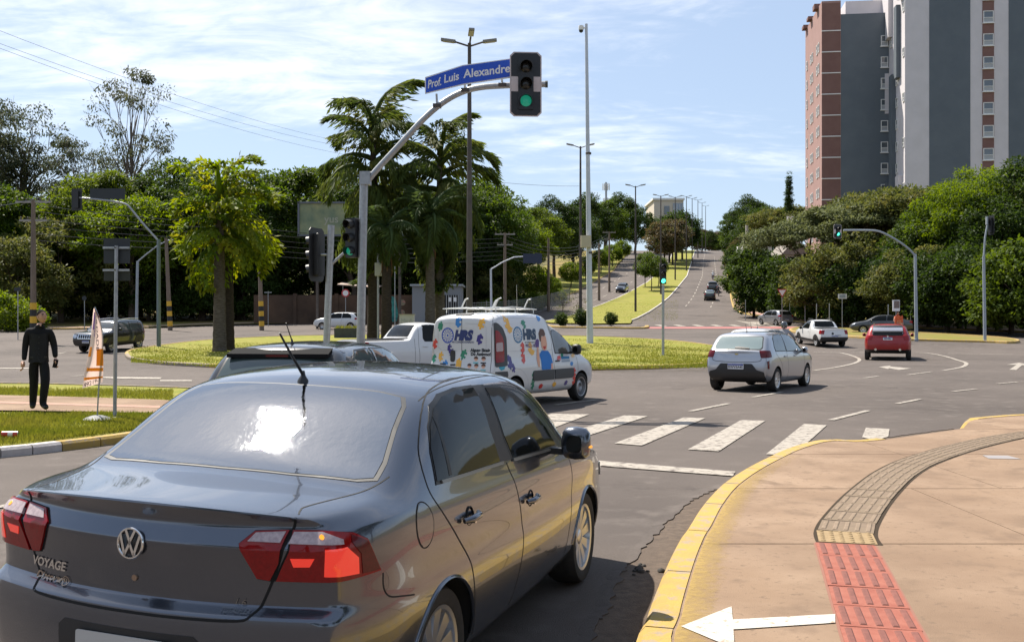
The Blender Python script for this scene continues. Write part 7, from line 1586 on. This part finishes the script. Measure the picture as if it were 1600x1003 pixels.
    # cabinets, planter
    y = 57; x = AX(594, y); e = pole_thing('control_box', 'white control box on a thin post among the palm trunks', 'control box', x, y, [(-.12, 0, -.2), (-.12, 0, A(590, 372, y).z-H(y)-.12)], .06, M_galv); p = A(597, 421, y); MB().box((.06, -.05, p.z-H(y)-.12), (.68, .35, .74)).build('box', mat('box_white', (.52, .53, .54), .6, col2=(.42, .42, .42), scale=3), e); MB().box((.06, -.235, p.z-H(y)-.12), (.60, .02, .64)).build('box_door', mat('box_door', (.46, .47, .48), .6), e)
    y = 72; a = A(624, 492, y); b = A(647, 520, y); e = empty('utility_cabinet', on(a.x, y, .12), 0, 'pale utility cabinet with graffiti left of the white pickup cab', 'cabinet'); e.location = (0, 0, 0); e.rotation_euler = (0, 0, 0); MB().box(((a.x+b.x)/2, y+.3, (a.z+H(y))/2), (b.x-a.x, .6, a.z-H(y))).build('body', mat('cabinet_grey', (.42, .43, .45), .7, col2=(.35, .36, .38), scale=2), e); text_obj('graffiti', 'MsA', .5, M_galvb, yawm((a.x+b.x)/2, y-.01, a.z-.45, 0), .004, e); MB().box(((a.x+b.x)/2, y+.3, a.z+.03), (b.x-a.x+.1, .7, .06)).build('lid', M_conc, e)
    y = 66; a = A(522, 514, y); b = A(557, 528, y); e = empty('planter', (0, 0, 0), 0, 'dark square planter with grass on top between the signal poles', 'planter'); e.rotation_euler = (0, 0, 0); MB().box(((a.x+b.x)/2, y+.7, (a.z+H(y))/2+.05), (b.x-a.x, 1.4, a.z-H(y))).build('box', mat('planter_slate', (.07, .078, .08), .8, col2=(.05, .055, .06), scale=3), e); q = MB(); R = random.Random(3)
    for i in range(160): x = R.uniform(a.x, b.x); yy = y+R.uniform(.05, 1.35); z = a.z+.05; q.add([(x-.02, yy, z), (x+.02, yy, z), (x+R.uniform(-.1, .1), yy+R.uniform(-.1, .1), z+R.uniform(.1, .28))], [(0, 1, 2)])
    q.build('grass', leaf_mat('blade', (.10, .14, .016), (.215, .205, .04), .35), e, fix=False)
    # camera pole
    g = G(922, 536, .13); y = g.y; x0 = g.x; L = lambda px, py: A(px, py, y)-Vector((x0, y, H(y)+.12)); e = pole_thing('camera_pole', 'tall pale blue-white camera pole on the lawn island with a beige box halfway', 'camera pole', x0, y, [(0, 0, -.2), L(919.5, 330), L(916, 38)], [.20, .14, .085], M_pwhite, n=14)
    for py in (240, 380, 395): p = L(917+(py-38)*.012, py); MB().lathe([(.16, -.06), (.17, -.05), (.17, .05), (.16, .06)], T(*p), 14).build('band', M_lampp, e)
    p = L(915, 378); MB().box((p.x, -.25, p.z), (.60, .3, .70)).build('box', mat('beige_box', (.42, .37, .26), .7), e)
    p = L(908, 45); MB().tube([L(916, 44), L(909, 44)], .05, 8).build('camera_arm', M_frame, e); MB().lathe([(0, .2), (.14, .16), (.16, .0), (.14, -.1)], T(*p), 16).build('camera_dome', M_frame, e, 60); MB().lathe([(.13, -.1), (.11, -.2), (0, -.27)], T(*p), 16).build('camera_lens', M_blk2, e, 60)
    # street lamps
    def lamp(px, top, y, label, arms, base_h=None, rr=.16):
        x = AX(px, y); hh = A(px, top, y).z-H(y)-.12; e = empty('street_lamp', on(x, y, .12), 0, label, 'street lamp', 'street lamps along the avenue'); e.rotation_euler = (0, 0, 0)
        MB().tube([(0, 0, -.2), (0, 0, hh)], [rr, rr*.5], 10).build('pole', M_lampp, e, 60)
        for a, l, up in arms:
            d = Vector((math.cos(RAD(a)), math.sin(RAD(a)), 0)); q = MB(); q.tube([(0, 0, hh-.15), tuple(d*l*.55+Vector((0, 0, hh+up*.4)))], .045, 6); q.build('arm', M_lampp, e)
            c = d*l*.8+Vector((0, 0, hh+up*.75)); h_ = MB(); rot = (RZ(a) @ RY(-math.degrees(math.atan2(up, l)))).to_3x3(); h_.box(c, (l*.55, .26, .11), rot); h_.build('lamp_head', mat('lamp_grey', (.20, .19, .17), .6), e); g_ = MB(); g_.box(c-Vector((0, 0, .07)), (l*.42, .2, .02), rot); g_.build('lamp_lens', mat('lamp_glass', (.45, .42, .36), .3), e)
    lamp(733.5, 68, 47, 'tall triple-headed street lamp behind the street name panel', ((178, 1.25, .18), (2, 1.2, .16), (-80, .8, .45)), rr=.17); lamp(907, 229, 95, 'double street lamp partly behind the white camera pole', ((175, 1.25, .25), (5, 1.25, .25)), rr=.17)
    for px, top, y, d in ((993, 291, 126, 'street lamp on the median right of the camera pole'), (1032.5, 306, 162, 'second street lamp up the median'), (1055, 308, 196, 'third street lamp up the median'), (1072.5, 307, 226, 'fourth street lamp up the median'), (1081.5, 310, 256, 'fifth street lamp up the median'), (1090.5, 312.5, 290, 'sixth street lamp up the median'), (1097, 317, 322, 'seventh street lamp up the median'), (1102.5, 322, 355, 'farthest street lamp on the crest')):
        lamp(px, top, y, d, ((175, 1.2, .22), (5, 1.2, .22)), rr=.15)
    # utility poles
    def upole(px, base, top, y, label, band=True, arms=True, lean=0.):
        x = AX(px, y); hh = A(px, top, y).z-H(y)-.12; e = empty('utility_pole', on(x, y, .12), 0, label, 'utility pole', 'utility poles'); e.rotation_euler = (0, 0, 0)
        MB().tube([(0, 0, -.2), (lean, 0, hh)], [.21, .13], 8).build('pole', M_wood, e)
        if band:
            for i, m in enumerate((M_yb, M_bb, M_yb, M_bb, M_yb)): z = .25+i*.42; q = MB(); q.tube([(lean*z/hh, 0, z), (lean*(z+.42)/hh, 0, z+.42)], .222-.0035*i, 8); q.build('warning_band', m, e)
        if arms:
            for k, (dz_, w) in enumerate(((.15, 2.2), (1.3, 1.7))): MB().box((lean, 0, hh-dz_), (w, .12, .12)).build('crossarm', M_conc, e); q = MB(); [q.lathe([(.05, 0), (.06, .08), (.03, .16), (0, .18)], T(lean+u*w/2, 0, hh-dz_+.06), 8) for u in (-.9, -.4, .4, .9)]; q.build('insulators', M_lampp, e)
        return on(x+lean, y, .12+hh)
    U = [upole(52, 520, 312, 62, 'near utility pole with crossarms and yellow band behind the walking man'), upole(266, 507, 372, 84, 'utility pole with yellow and black bands left of the twin palm', arms=False, lean=-.35), upole(409, 509, 362, 84, 'banded utility pole right of the twin palm', arms=False, lean=-.25), upole(789, 480, 364, 108, 'plain utility pole behind the direction panel', band=False), upole(952, 420, 362, 168, 'thin utility pole by the upper left verge', band=False), upole(936, 440, 380, 150, 'thin utility pole above the clipped trees', band=False, arms=False), upole(737+120, 470, 372, 128, 'thin utility pole among the verge trees', band=False, arms=False)]
    # overhead wires, each a thing of its own
    def wire(label, a, b, sag=.02, r=.016):
        a = Vector(a); b = Vector(b); n = 14; pts = [a+(b-a)*t/n-Vector((0, 0, 1))*sag*(b-a).length*4*(t/n)*(1-t/n) for t in range(n+1)]
        q = MB().tube(pts, r, 4, cap=False).build('overhead_wire', M_blk, None); tag(q, label, 'wire', 'overhead wires')
    for i, (ya, yb, d) in enumerate(((47, 213, 'uppermost wire falling across the sky from the left edge'), (68, 220, 'middle wire across the sky from the left edge'), (75, 232, 'lowest wire across the sky from the left edge'))): wire(d, A(-40, ya-14, 60), A(540, yb+10, 120), .012, .012)
    for i in range(6):
        z = -.3-i*.45; wire(('first', 'second', 'third', 'fourth', 'fifth', 'lowest')[i]+' wire strung from the near utility pole past the twin palm', U[0]+Vector((.3*(i % 2), 0, z)), U[2]+Vector((0, .2, 1.0+z*.9)), .012, .018); wire(('first', 'second', 'third', 'fourth', 'fifth', 'lowest')[i]+' wire between the banded pole and the pole behind the direction panel', U[2]+Vector((0, .2, .6+z)), U[3]+Vector((0, 0, z-.3)), .016, .020); wire(('first', 'second', 'third', 'fourth', 'fifth', 'lowest')[i]+' wire running up the left verge over the clipped trees', U[3]+Vector((0, 0, z)), U[4]+Vector((0, 0, z)), .03, .022)
    wire('thin wire across the sky left of the camera pole', A(760, 283, 100), A(905, 291, 130), .005, .018); wire('wire from the near utility pole out of the left edge', U[0], A(-60, 325, 50), .01, .018)
    # feather flag
    y = 16.0; g = Vector((AX(152, y), y, .13)); e = empty('feather_flag', g, 0, 'white and orange feather flag banner on a round weighted base beside the sign post', 'flag'); e.rotation_euler = (0, 0, 0); L = lambda px, py: A(px, py, y)-g
    MB().lathe([(0, .10), (.08, .10), (.16, .075), (.225, .04)], T(0, 0, -.02), 28).build('base', mat('base_silver', (.13, .135, .14), .65, .2), e, 60); MB().lathe([(.225, .04), (.23, .02), (.22, -.01), (0, -.01)], T(0, 0, -.02), 28).build('base_rim', M_blk, e, 60)
    rod = [Vector((0, 0, .06)), L(154, 610), L(158, 560), L(160, 530), L(157, 505), L(148, 480)]; MB().tube(crom(rod, 4), .012, 8).build('rod', M_galv, e)
    left = [(147, 482), (144, 495), (141, 520), (138, 545), (135, 565), (132.5, 585), (131.5, 606)]; right = [(149, 482), (157, 497), (161, 520), (162, 545), (162.5, 565), (162, 585), (161, 597)]
    def fpt(t, u):
        k = t*6; i = min(5, int(k)); f = k-i; a = left[i][0]+(left[i+1][0]-left[i][0])*f, left[i][1]+(left[i+1][1]-left[i][1])*f; b = right[i][0]+(right[i+1][0]-right[i][0])*f, right[i][1]+(right[i+1][1]-right[i][1])*f
        p = L(a[0]+(b[0]-a[0])*u, a[1]+(b[1]-a[1])*u); p.y += .05*math.sin(u*5+t*4)*(1-u)*1.2-.02; return p
    def cloth(name, t0, t1, u0, u1, m, off=0., n=14, k=8):
        vs = []; fs = []
        for i in range(n+1):
            for j in range(k+1): p = fpt(t0+(t1-t0)*i/n, u0+(u1-u0)*j/k); p.y -= off; vs.append(p)
        for i in range(n):
            for j in range(k): a = i*(k+1)+j; fs.append((a, a+1, a+k+2, a+k+1))
        o = MB().add(vs, fs).build(name, m, e, 180); return o
    M_fl = leaf_mat('flag_cloth', (.62, .50, .44), (.62, .50, .44), .40); cloth('banner', 0, 1, 0, 1, M_fl); M_or = leaf_mat('flag_orange', (.62, .26, .03), (.62, .26, .03), .3)
    cloth('banner_print', .50, .72, .62, 1, M_or, .004); cloth('banner_print', .48, .60, .05, .3, M_or, .004); cloth('banner_print', .745, .79, .15, 1, M_or, .004); cloth('banner_print', .87, .905, .05, 1, M_or, .004); cloth('banner_print', .02, .16, .86, 1, leaf_mat('flag_maroon', (.16, .03, .04), (.16, .03, .04), .2), .004); cloth('banner_print', .07, .30, .10, .30, leaf_mat('flag_violet', (.20, .10, .34), (.20, .10, .34), .3), .004)
    def flag_text(txt, size, t0, u0, dirt, diru, m):
        v, f = text2d(txt, size, 0, .002)
        MB().add([fpt(min(1, max(0, t0+a*dirt[0]+b*diru[0])), u0+a*dirt[1]+b*diru[1])-Vector((0, .007, 0)) for a, b in v], f).build('lettering', m, e, fix=False)
    M_ft = mat('flag_ink', (.04, .02, .05), .6); flag_text('99219-7', .22, .955, .48, (-.07, 1.05), (-.42, 0), M_ft); flag_text('FACULDADE', .16, .24, .62, (.62, .12), (.02, 1.3), M_ft); flag_text('UNIDERP', .13, .24, .36, (.5, .1), (.02, 1.3), leaf_mat('flag_violet', (.20, .10, .34), (.20, .10, .34), .3))
    # drink can on the lawn
    g = G(16, 684, .15); e = empty('drink_can', (g.x, g.y, g.z+.05), 0, 'red and white drink can lying on the near lawn', 'can'); e.rotation_euler = (0, 0, RAD(4)); mt = RY(90)
    for z0, z1, m in ((-.105, -.02, mat('can_red', (.42, .03, .02), .35)), (-.02, .045, mat('can_white', (.68, .64, .60), .35)), (.045, .105, mat('can_red', (.42, .03, .02), .35))): MB().lathe([(.042, z0), (.042, z1)], mt, 16).build('can_band', m, e, 60)
    MB().lathe([(0, .108), (.034, .108), (.042, .10)], mt, 16).lathe([(0, -.108), (.034, -.108), (.042, -.10)], mt, 16).build('can_ends', M_chr, e, 40)
street_furniture()
# ------------------------------------------------------------------ people, motorcycles
M_skin = mat('skin', (.52, .30, .205), .6, col2=(.38, .20, .135), scale=20); M_hair = mat('hair', (.010, .008, .007), .9, spec=.1); M_bc = mat('black_cloth', (.010, .010, .011), .85, bump=.4, bscale=40, spec=.2); M_shoe = mat('black_shoe', (.012, .012, .012), .4)
def skin_body(name, J, E, mats, pick, parent, root='pelvis', sub=2, extra=None):
    "one continuous skinned figure; J: joint -> (x, y, z, radius); pick(center) gives the material index"
    me = bpy.data.meshes.new(name); ks = list(J); me.from_pydata([J[k][:3] for k in ks], [(ks.index(a), ks.index(b)) for a, b in E], []); o = link(name, me)
    md = o.modifiers.new('skin', 'SKIN'); md.use_smooth_shade = True; md.branch_smoothing = .6
    if not me.skin_vertices: bpy.context.view_layer.update()
    for i, k in enumerate(ks):
        sv = me.skin_vertices[0].data[i]; r = J[k][3]; sv.radius = r if isinstance(r, tuple) else (r, r); sv.use_root = (k == root)
    s = o.modifiers.new('sub', 'SUBSURF'); s.levels = s.render_levels = sub
    dg = bpy.context.evaluated_depsgraph_get(); m2 = bpy.data.meshes.new_from_object(o.evaluated_get(dg)); bpy.data.objects.remove(o)
    mb = MB(); mb.v = [tuple(v.co) for v in m2.vertices]; mb.f = [tuple(p.vertices) for p in m2.polygons]; mb.m = [pick(p.center) for p in m2.polygons]
    if extra: extra(mb)
    b = mb.build(name, mats, parent, 180); return b
def head_shape(mb, c, mi, yaw=0., pitch=0., s=1.):
    "skull, jaw, nose, ears and brows added to the figure"
    R = Matrix.Translation(c) @ RZ(yaw) @ RX(pitch); n, k = 16, 12; vs = []; fs = []
    for i in range(k+1):
        th = math.pi*i/k
        for j in range(n):
            a = 2*math.pi*j/n; x = math.sin(th)*math.cos(a)*.076; y = math.sin(th)*math.sin(a)*.096; z = math.cos(th)*.118
            if z < 0: x *= 1-.28*(-z/.118); y = y*(1-.12*(-z/.118))-.012*(-z/.118)
            vs.append(R @ (Vector((x, y, z))*s))
    for i in range(k):
        for j in range(n): fs.append((i*n+j, i*n+(j+1) % n, (i+1)*n+(j+1) % n, (i+1)*n+j))
    mb.add(vs, fs, mi)
    mb.add([R @ (Vector(p)*s) for p in ((-.012, -.088, -.03), (.012, -.088, -.03), (0, -.118, -.024), (0, -.094, .022))], [(0, 1, 2), (0, 2, 3), (1, 3, 2)], mi)
    for sg in (-1, 1): mb.lathe([(0, .012), (.018*s, .010), (.026*s, 0)], R @ T(sg*.074*s, .008*s, -.01*s) @ RY(90*sg) @ Matrix.Diagonal((1.2, .7, 1, 1)), 10, mi)
    return R
def face_marks(R, parent, s=1.):
    for sg in (-1, 1): MB().lathe([(0, .004), (.011, .002), (.013, 0)], R @ Matrix.Scale(s, 4) @ T(sg*.03, -.087, .006) @ RX(90) @ Matrix.Diagonal((1.2, .6, 1, 1)), 8).build('eye', mat('eye_dark', (.03, .02, .02), .3), parent); MB().box(R @ (Vector((sg*.032, -.090, .028))*s), (.034*s, .008, .008)).build('eyebrow', M_hair, parent)
    MB().box(R @ (Vector((0, -.088, -.062))*s), (.042*s, .010, .009)).build('mouth', mat('lips', (.30, .12, .10), .5), parent)
def hand(mb, p, d, mi, s=1., side=1):
    "palm and five curled fingers starting at the wrist p, pointing along d"
    d = Vector(d).normalized(); u = d.cross(Vector((0, 1, 0))).normalized(); f = u.cross(d)
    mb.tube([p, p+d*.045*s, p+d*.09*s], [.024*s, .036*s, .030*s], 8, mi)
    for i, l in enumerate((.070, .080, .075, .060)):
        o = p+d*.085*s+f*(i-1.5)*.019*s; mb.tube([o, o+d*l*.5*s, o+d*l*.85*s+u*.022*s*side, o+d*l*.9*s+u*.04*s*side], [.0098*s, .0095*s, .009*s, .007*s], 6, mi)
    o = p+d*.03*s-f*.034*s; mb.tube([o, o+d*.035*s-f*.02*s, o+d*.07*s-f*.018*s+u*.01*side], [.012*s, .011*s, .008*s], 6, mi)
def walking_man():
    y = 17.7; e = empty('person', (AX(60, y), y, .145), 0, 'man in black shirt and trousers walking on the path, looking up', 'person'); e.rotation_euler = (0, 0, RAD(20))
    J = {'pelvis': (.0, 0, .93, (.150, .105)), 'waist': (.0, 0, 1.08, (.148, .10)), 'chest': (.01, 0, 1.30, (.172, .115)), 'neck0': (.025, -.01, 1.475, (.088, .075)), 'neck1': (.04, -.02, 1.56, .056),
         'shr': (-.165, 0, 1.425, .076), 'elr': (-.215, .02, 1.12, .058), 'wrr': (-.225, -.06, .885, .042), 'shl': (.185, 0, 1.425, .076), 'ell': (.255, .02, 1.14, .060), 'wrl': (.285, -.11, .935, .044),
         'hipr': (-.080, 0, .88, .100), 'knr': (-.075, .04, .50, .082), 'anr': (-.105, .16, .12, .064), 'tor': (-.10, .04, .045, .046), 'hipl': (.090, 0, .88, .100), 'knl': (.125, -.14, .52, .082), 'anl': (.075, -.08, .11, .064), 'tol': (.16, -.19, .045, .046)}
    E_ = [('pelvis', 'waist'), ('waist', 'chest'), ('chest', 'neck0'), ('neck0', 'neck1'), ('chest', 'shr'), ('shr', 'elr'), ('elr', 'wrr'), ('chest', 'shl'), ('shl', 'ell'), ('ell', 'wrl'), ('pelvis', 'hipr'), ('hipr', 'knr'), ('knr', 'anr'), ('anr', 'tor'), ('pelvis', 'hipl'), ('hipl', 'knl'), ('knl', 'anl'), ('anl', 'tol')]
    st = {}
    def ex(mb):
        st['R'] = head_shape(mb, Vector((.055, -.02, 1.665)), 1, 38, -12); hand(mb, Vector((-.236, -.105, .875)), (-.02, -.15, -1), 1, 1.05, -1); hand(mb, Vector((.287, -.115, .925)), (.02, -.2, -1), 1, 1.05, 1)
    skin_body('body', J, E_, [M_bc, M_skin, M_shoe], lambda c: 1 if c.z > 1.50 else 2 if c.z < .085 else 0, e, extra=ex); face_marks(st['R'], e)
    R = st['R']; h = MB(); n = 16; vs = []; fs = []
    for i in range(8):
        th = RAD(2+i*13.5)
        for j in range(n):
            a = 2*math.pi*j/n; back = .5+.5*math.sin(a); t = min(th, RAD(52+58*back)); vs.append(R @ Vector((math.sin(t)*math.cos(a)*.082, math.sin(t)*math.sin(a)*.103, math.cos(t)*.126)))
    for i in range(7):
        for j in range(n): fs.append((i*n+j, i*n+(j+1) % n, (i+1)*n+(j+1) % n, (i+1)*n+j))
    h.add(vs, fs); h.build('hair', M_hair, e, 60)
    c = MB(); c.lathe([(.070, -.035), (.080, -.015), (.074, .012), (.066, .015)], T(.028, -.008, 1.495) @ RX(-10), 16); c.build('collar', M_bc, e, 60)
    sh = MB(); n = 28; rows = [(1.36, .168, .112), (1.22, .162, .113), (1.08, .156, .114), (.95, .160, .120), (.85, .170, .130)]; vs = []; fs = []; R0 = random.Random(8)
    for i, (z, a, b) in enumerate(rows):
        for j in range(n): t = 2*math.pi*j/n; k = 1+.035*i/4*math.sin(t*7+i)+.02*math.sin(t*3+i*1.7); vs.append((.008+a*k*math.cos(t), b*k*math.sin(t), z+.012*math.sin(t*5+i)))
    for i in range(4):
        for j in range(n): fs.append((i*n+j, i*n+(j+1) % n, (i+1)*n+(j+1) % n, (i+1)*n+j))
    sh.add(vs, fs); sh.build('shirt', mat('black_shirt', (.013, .013, .015), .8, bump=.5, bscale=14, spec=.25), e, 180)
    for q in range(5): MB().lathe([(0, .004), (.008, .003), (.009, 0)], T(.02, -.118-.006*q*.3, 1.30-q*.10) @ RX(90), 8).build('button', M_shoe, e)
    MB().box((.01, 0, .945), (.26, .20, .03)).build('belt', M_shoe, e)
    ph = empty('phone', (0, 0, 0), 0, 'dark phone held in the walking man\'s hand', 'phone'); ph.rotation_euler = (0, 0, 0); ph.rotation_euler = (0, 0, RAD(20)); ph.location = (AX(60, y)+.29*.94+.175*.342, y-.175*.94+.29*.342, .145+.83); MB().box((0, 0, 0), (.075, .012, .15), RY(12).to_3x3()).build('phone_body', M_blk, ph); MB().box((0, -.008, 0), (.065, .004, .135), RY(12).to_3x3()).build('phone_screen', M_glass, ph)
walking_man()
def vendor():
    y = 64; x = AX(1403, y); e = empty('person', on(x, y, .13), 0, 'person in an orange tabard standing behind the red crossover', 'person'); e.rotation_euler = (0, 0, 0); Mo = mat('orange_vest', (.66, .13, .03), .7, col2=(.50, .07, .02), scale=9); Mj = mat('dark_trousers', (.03, .03, .04), .8)
    J = {'pelvis': (0, 0, .93, (.16, .11)), 'waist': (0, 0, 1.1, (.16, .105)), 'chest': (0, 0, 1.32, (.18, .12)), 'neck0': (0, 0, 1.49, .07), 'neck1': (0, 0, 1.56, .055), 'shr': (-.18, 0, 1.43, .078), 'elr': (-.25, -.05, 1.14, .06), 'wrr': (-.16, -.18, 1.05, .045), 'shl': (.18, 0, 1.43, .078), 'ell': (.27, 0, 1.13, .06), 'wrl': (.32, -.05, .9, .045),
         'hipr': (-.09, 0, .88, .11), 'knr': (-.1, 0, .5, .08), 'anr': (-.1, .02, .1, .055), 'tor': (-.12, -.12, .045, .045), 'hipl': (.09, 0, .88, .11), 'knl': (.1, 0, .5, .08), 'anl': (.1, .02, .1, .055), 'tol': (.12, -.12, .045, .045)}
    E_ = [('pelvis', 'waist'), ('waist', 'chest'), ('chest', 'neck0'), ('neck0', 'neck1'), ('chest', 'shr'), ('shr', 'elr'), ('elr', 'wrr'), ('chest', 'shl'), ('shl', 'ell'), ('ell', 'wrl'), ('pelvis', 'hipr'), ('hipr', 'knr'), ('knr', 'anr'), ('anr', 'tor'), ('pelvis', 'hipl'), ('hipl', 'knl'), ('knl', 'anl'), ('anl', 'tol')]
    st = {}
    def ex(mb): st['R'] = head_shape(mb, Vector((0, -.01, 1.67)), 1, 0, 0); hand(mb, Vector((-.15, -.19, 1.05)), (.5, -.5, -.3), 1); hand(mb, Vector((.325, -.055, .89)), (0, -.1, -1), 1)
    skin_body('body', J, E_, [Mo, M_skin, Mj], lambda c: 1 if c.z > 1.5 or abs(c.x) > .24 else 2 if c.z < .92 else 0, e, extra=ex); face_marks(st['R'], e)
    h = MB(); h.lathe([(0, .13), (.05, .118), (.084, .06), (.086, .0), (.08, -.03)], st['R'] @ T(0, .012, 0) @ Matrix.Diagonal((1, 1.15, 1, 1)), 14); h.build('hair', M_hair, e, 60)
    q = MB(); q.prism([(-.26, .72), (.26, .72), (.27, 1.40), (.22, 1.55), (.14, 1.42), (.05, 1.52), (-.05, 1.43), (-.15, 1.55), (-.24, 1.42)], T(0, -.13, 0) @ RX(90), .03); q.build('tabard', Mo, e); t = MB(); t.prism([(-.16, 1.0), (.16, 1.0), (.16, 1.04), (-.16, 1.04)], T(0, -.165, 0) @ RX(90), .01); t.prism([(-.14, 1.12), (.14, 1.12), (.14, 1.15), (-.14, 1.15)], T(0, -.165, 0) @ RX(90), .01); t.build('tabard_stripe', mat('pale_print', (.72, .45, .2), .7), e)
    s = empty('sign_board', on(x, y+.3, .13), 0, 'white-framed sign board raised behind the person in orange', 'sign'); s.rotation_euler = (0, 0, 0); MB().box((0, 0, 2.15), (.46, .04, .72)).build('frame', M_signw, s); MB().box((.03, -.025, 2.22), (.34, .02, .48)).build('board', mat('board_brown', (.22, .17, .15), .7, col2=(.15, .11, .1), scale=9), s); MB().tube([(0, .02, -.05), (0, .02, 1.9)], .02, 8).build('pole', M_galv, s)
vendor()
def motorcycle(label, rider_label, loc, yaw, shirt, helmet, group='motorcycles'):
    z = H(loc[1]); e = empty('motorcycle', (loc[0], loc[1], z), yaw, label, 'motorcycle', group); p = empty('person', (loc[0], loc[1], z), yaw, rider_label, 'person', 'motorcycle riders')
    if abs(H(loc[1]+1)-H(loc[1]-1)) > .02:
        for o in (e, p): o.rotation_euler = (0, -math.atan((H(loc[1]+1)-H(loc[1]-1))/2), RAD(90-yaw)); o.rotation_mode = 'XYZ'
    for x in (-.65, .65):
        w = empty('wheel'); w.parent = e; w.location = (x, 0, .30); w.rotation_euler = (0, 0, 0); MB().lathe([(.21, -.04), (.28, -.05), (.30, 0), (.28, .05), (.21, .04)], RX(90), 24).build('tyre', M_rub, w, 50); q = MB(); q.lathe([(.20, -.03), (.22, 0), (.20, .03)], RX(90), 24)
        for k in range(5): a = k*72; q.box((RY(a) @ Vector((0, 0, .10))), (.03, .02, .2), RY(a).to_3x3())
        q.build('rim', M_rimd, w)
    Mr = mat('bike_paint_'+label[:6], shirt if False else (.05, .01, .012), .3, coat=1.)
    MB().tube([(-.65, 0, .32), (-.3, 0, .55), (.1, 0, .45), (.35, 0, .60), (.5, 0, .85)], [.04, .06, .09, .06, .05], 8).build('frame', M_blk, e, 60); MB().tube([(-.02, 0, .78), (.2, 0, .86), (.38, 0, .80)], [.10, .15, .09], 10).build('tank', Mr, e, 60); MB().tube([(-.75, 0, .80), (-.4, 0, .78), (0, 0, .76)], [.07, .12, .10], 8).build('seat', M_blk, e, 60); MB().tube([(.65, .06, .3), (.48, .06, .95)], .022, 6).tube([(.65, -.06, .3), (.48, -.06, .95)], .022, 6).build('fork', M_chr, e); MB().tube([(.36, -.36, 1.02), (.46, -.15, 1.0), (.46, .15, 1.0), (.36, .36, 1.02)], .016, 6).build('handlebar', M_blk, e)
    MB().box((-.82, 0, .72), (.06, .16, .08)).build('tail_lamp', M_redl, e); MB().tube([(-.1, -.16, .35), (-.75, -.18, .42)], [.03, .05], 8).build('exhaust', M_chr, e); MB().tube([(-.45, 0, .62), (-.8, 0, .62), (-.92, 0, .48)], [.03, .06, .05], 6).build('mudguard', M_blk, e); MB().box((-.14, 0, .42), (.34, .22, .26)).build('engine', M_rimd, e)
    for sg in (-1, 1): MB().box((.40, sg*.38, 1.16), (.02, .12, .08)).tube([(.40, sg*.33, 1.02), (.40, sg*.38, 1.14)], .008, 5).build('mirror', M_blk, e)
    J = {'pelvis': (-.25, 0, .90, (.15, .14)), 'waist': (-.22, 0, 1.06, (.13, .145)), 'chest': (-.15, 0, 1.28, (.135, .18)), 'neck0': (-.10, 0, 1.44, .07), 'neck1': (-.09, 0, 1.50, .055), 'shr': (-.13, -.19, 1.40, .075), 'elr': (.06, -.32, 1.18, .058), 'wrr': (.33, -.33, 1.05, .042), 'shl': (-.13, .19, 1.40, .075), 'ell': (.06, .32, 1.18, .058), 'wrl': (.33, .33, 1.05, .042),
         'hipr': (-.22, -.11, .88, .11), 'knr': (.20, -.20, .72, .08), 'anr': (-.02, -.2, .36, .055), 'tor': (.12, -.2, .30, .045), 'hipl': (-.22, .11, .88, .11), 'knl': (.20, .20, .72, .08), 'anl': (-.02, .2, .36, .055), 'tol': (.12, .2, .30, .045)}
    E_ = [('pelvis', 'waist'), ('waist', 'chest'), ('chest', 'neck0'), ('neck0', 'neck1'), ('chest', 'shr'), ('shr', 'elr'), ('elr', 'wrr'), ('chest', 'shl'), ('shl', 'ell'), ('ell', 'wrl'), ('pelvis', 'hipr'), ('hipr', 'knr'), ('knr', 'anr'), ('anr', 'tor'), ('pelvis', 'hipl'), ('hipl', 'knl'), ('knl', 'anl'), ('anl', 'tol')]
    def ex(mb): head_shape(mb, Vector((-.07, 0, 1.60)), 1, 90, 0); hand(mb, Vector((.33, -.33, 1.05)), (1, 0, -.2), 1, .8); hand(mb, Vector((.33, .33, 1.05)), (1, 0, -.2), 1, .8)
    skin_body('body', J, E_, [mat('shirt_%.2f' % shirt[0], shirt, .8), M_skin, mat('jeans', (.03, .04, .07), .85)], lambda c: 1 if c.z > 1.47 or c.x > .3 else 2 if c.z < .92 else 0, p, extra=ex)
    h = MB(); h.lathe([(0, .155), (.06, .145), (.115, .10), (.135, .03), (.132, -.05), (.115, -.11), (.10, -.12)], T(-.07, 0, 1.62) @ Matrix.Diagonal((1.12, .95, 1, 1)), 20); h.build('helmet', helmet, p, 60); v = MB(); vs = [Vector((-.07+math.cos(RAD(a))*.153, math.sin(RAD(a))*.131, 1.62+z_)) for z_ in (-.04, .05) for a in range(-65, 66, 13)]; n = len(vs)//2; v.add(vs, [(i, i+1, n+i+1, n+i) for i in range(n-1)]); v.build('visor', M_glass, p, 60)
Mh = mat('helmet_dark', (.03, .033, .038), .2, coat=1.)
motorcycle('motorcycle beside the hidden white car, mostly behind the silver hatchback', 'rider in a dark helmet seen over the roof of the silver hatchback', (AX(1226, 40), 40), 30, (.20, .20, .22), Mh)
motorcycle('motorcycle riding up the middle of the avenue', 'rider in a white shirt far up the avenue', (AX(1114, 198), 198), 13, (.62, .63, .66), mat('helmet_pale', (.5, .5, .52), .2, coat=1.))
motorcycle('motorcycle passing on the right of the black pickup on the avenue', 'rider in dark clothes beside the black pickup on the avenue', (AX(1122.5, 160), 160), 12, (.04, .04, .05), Mh)
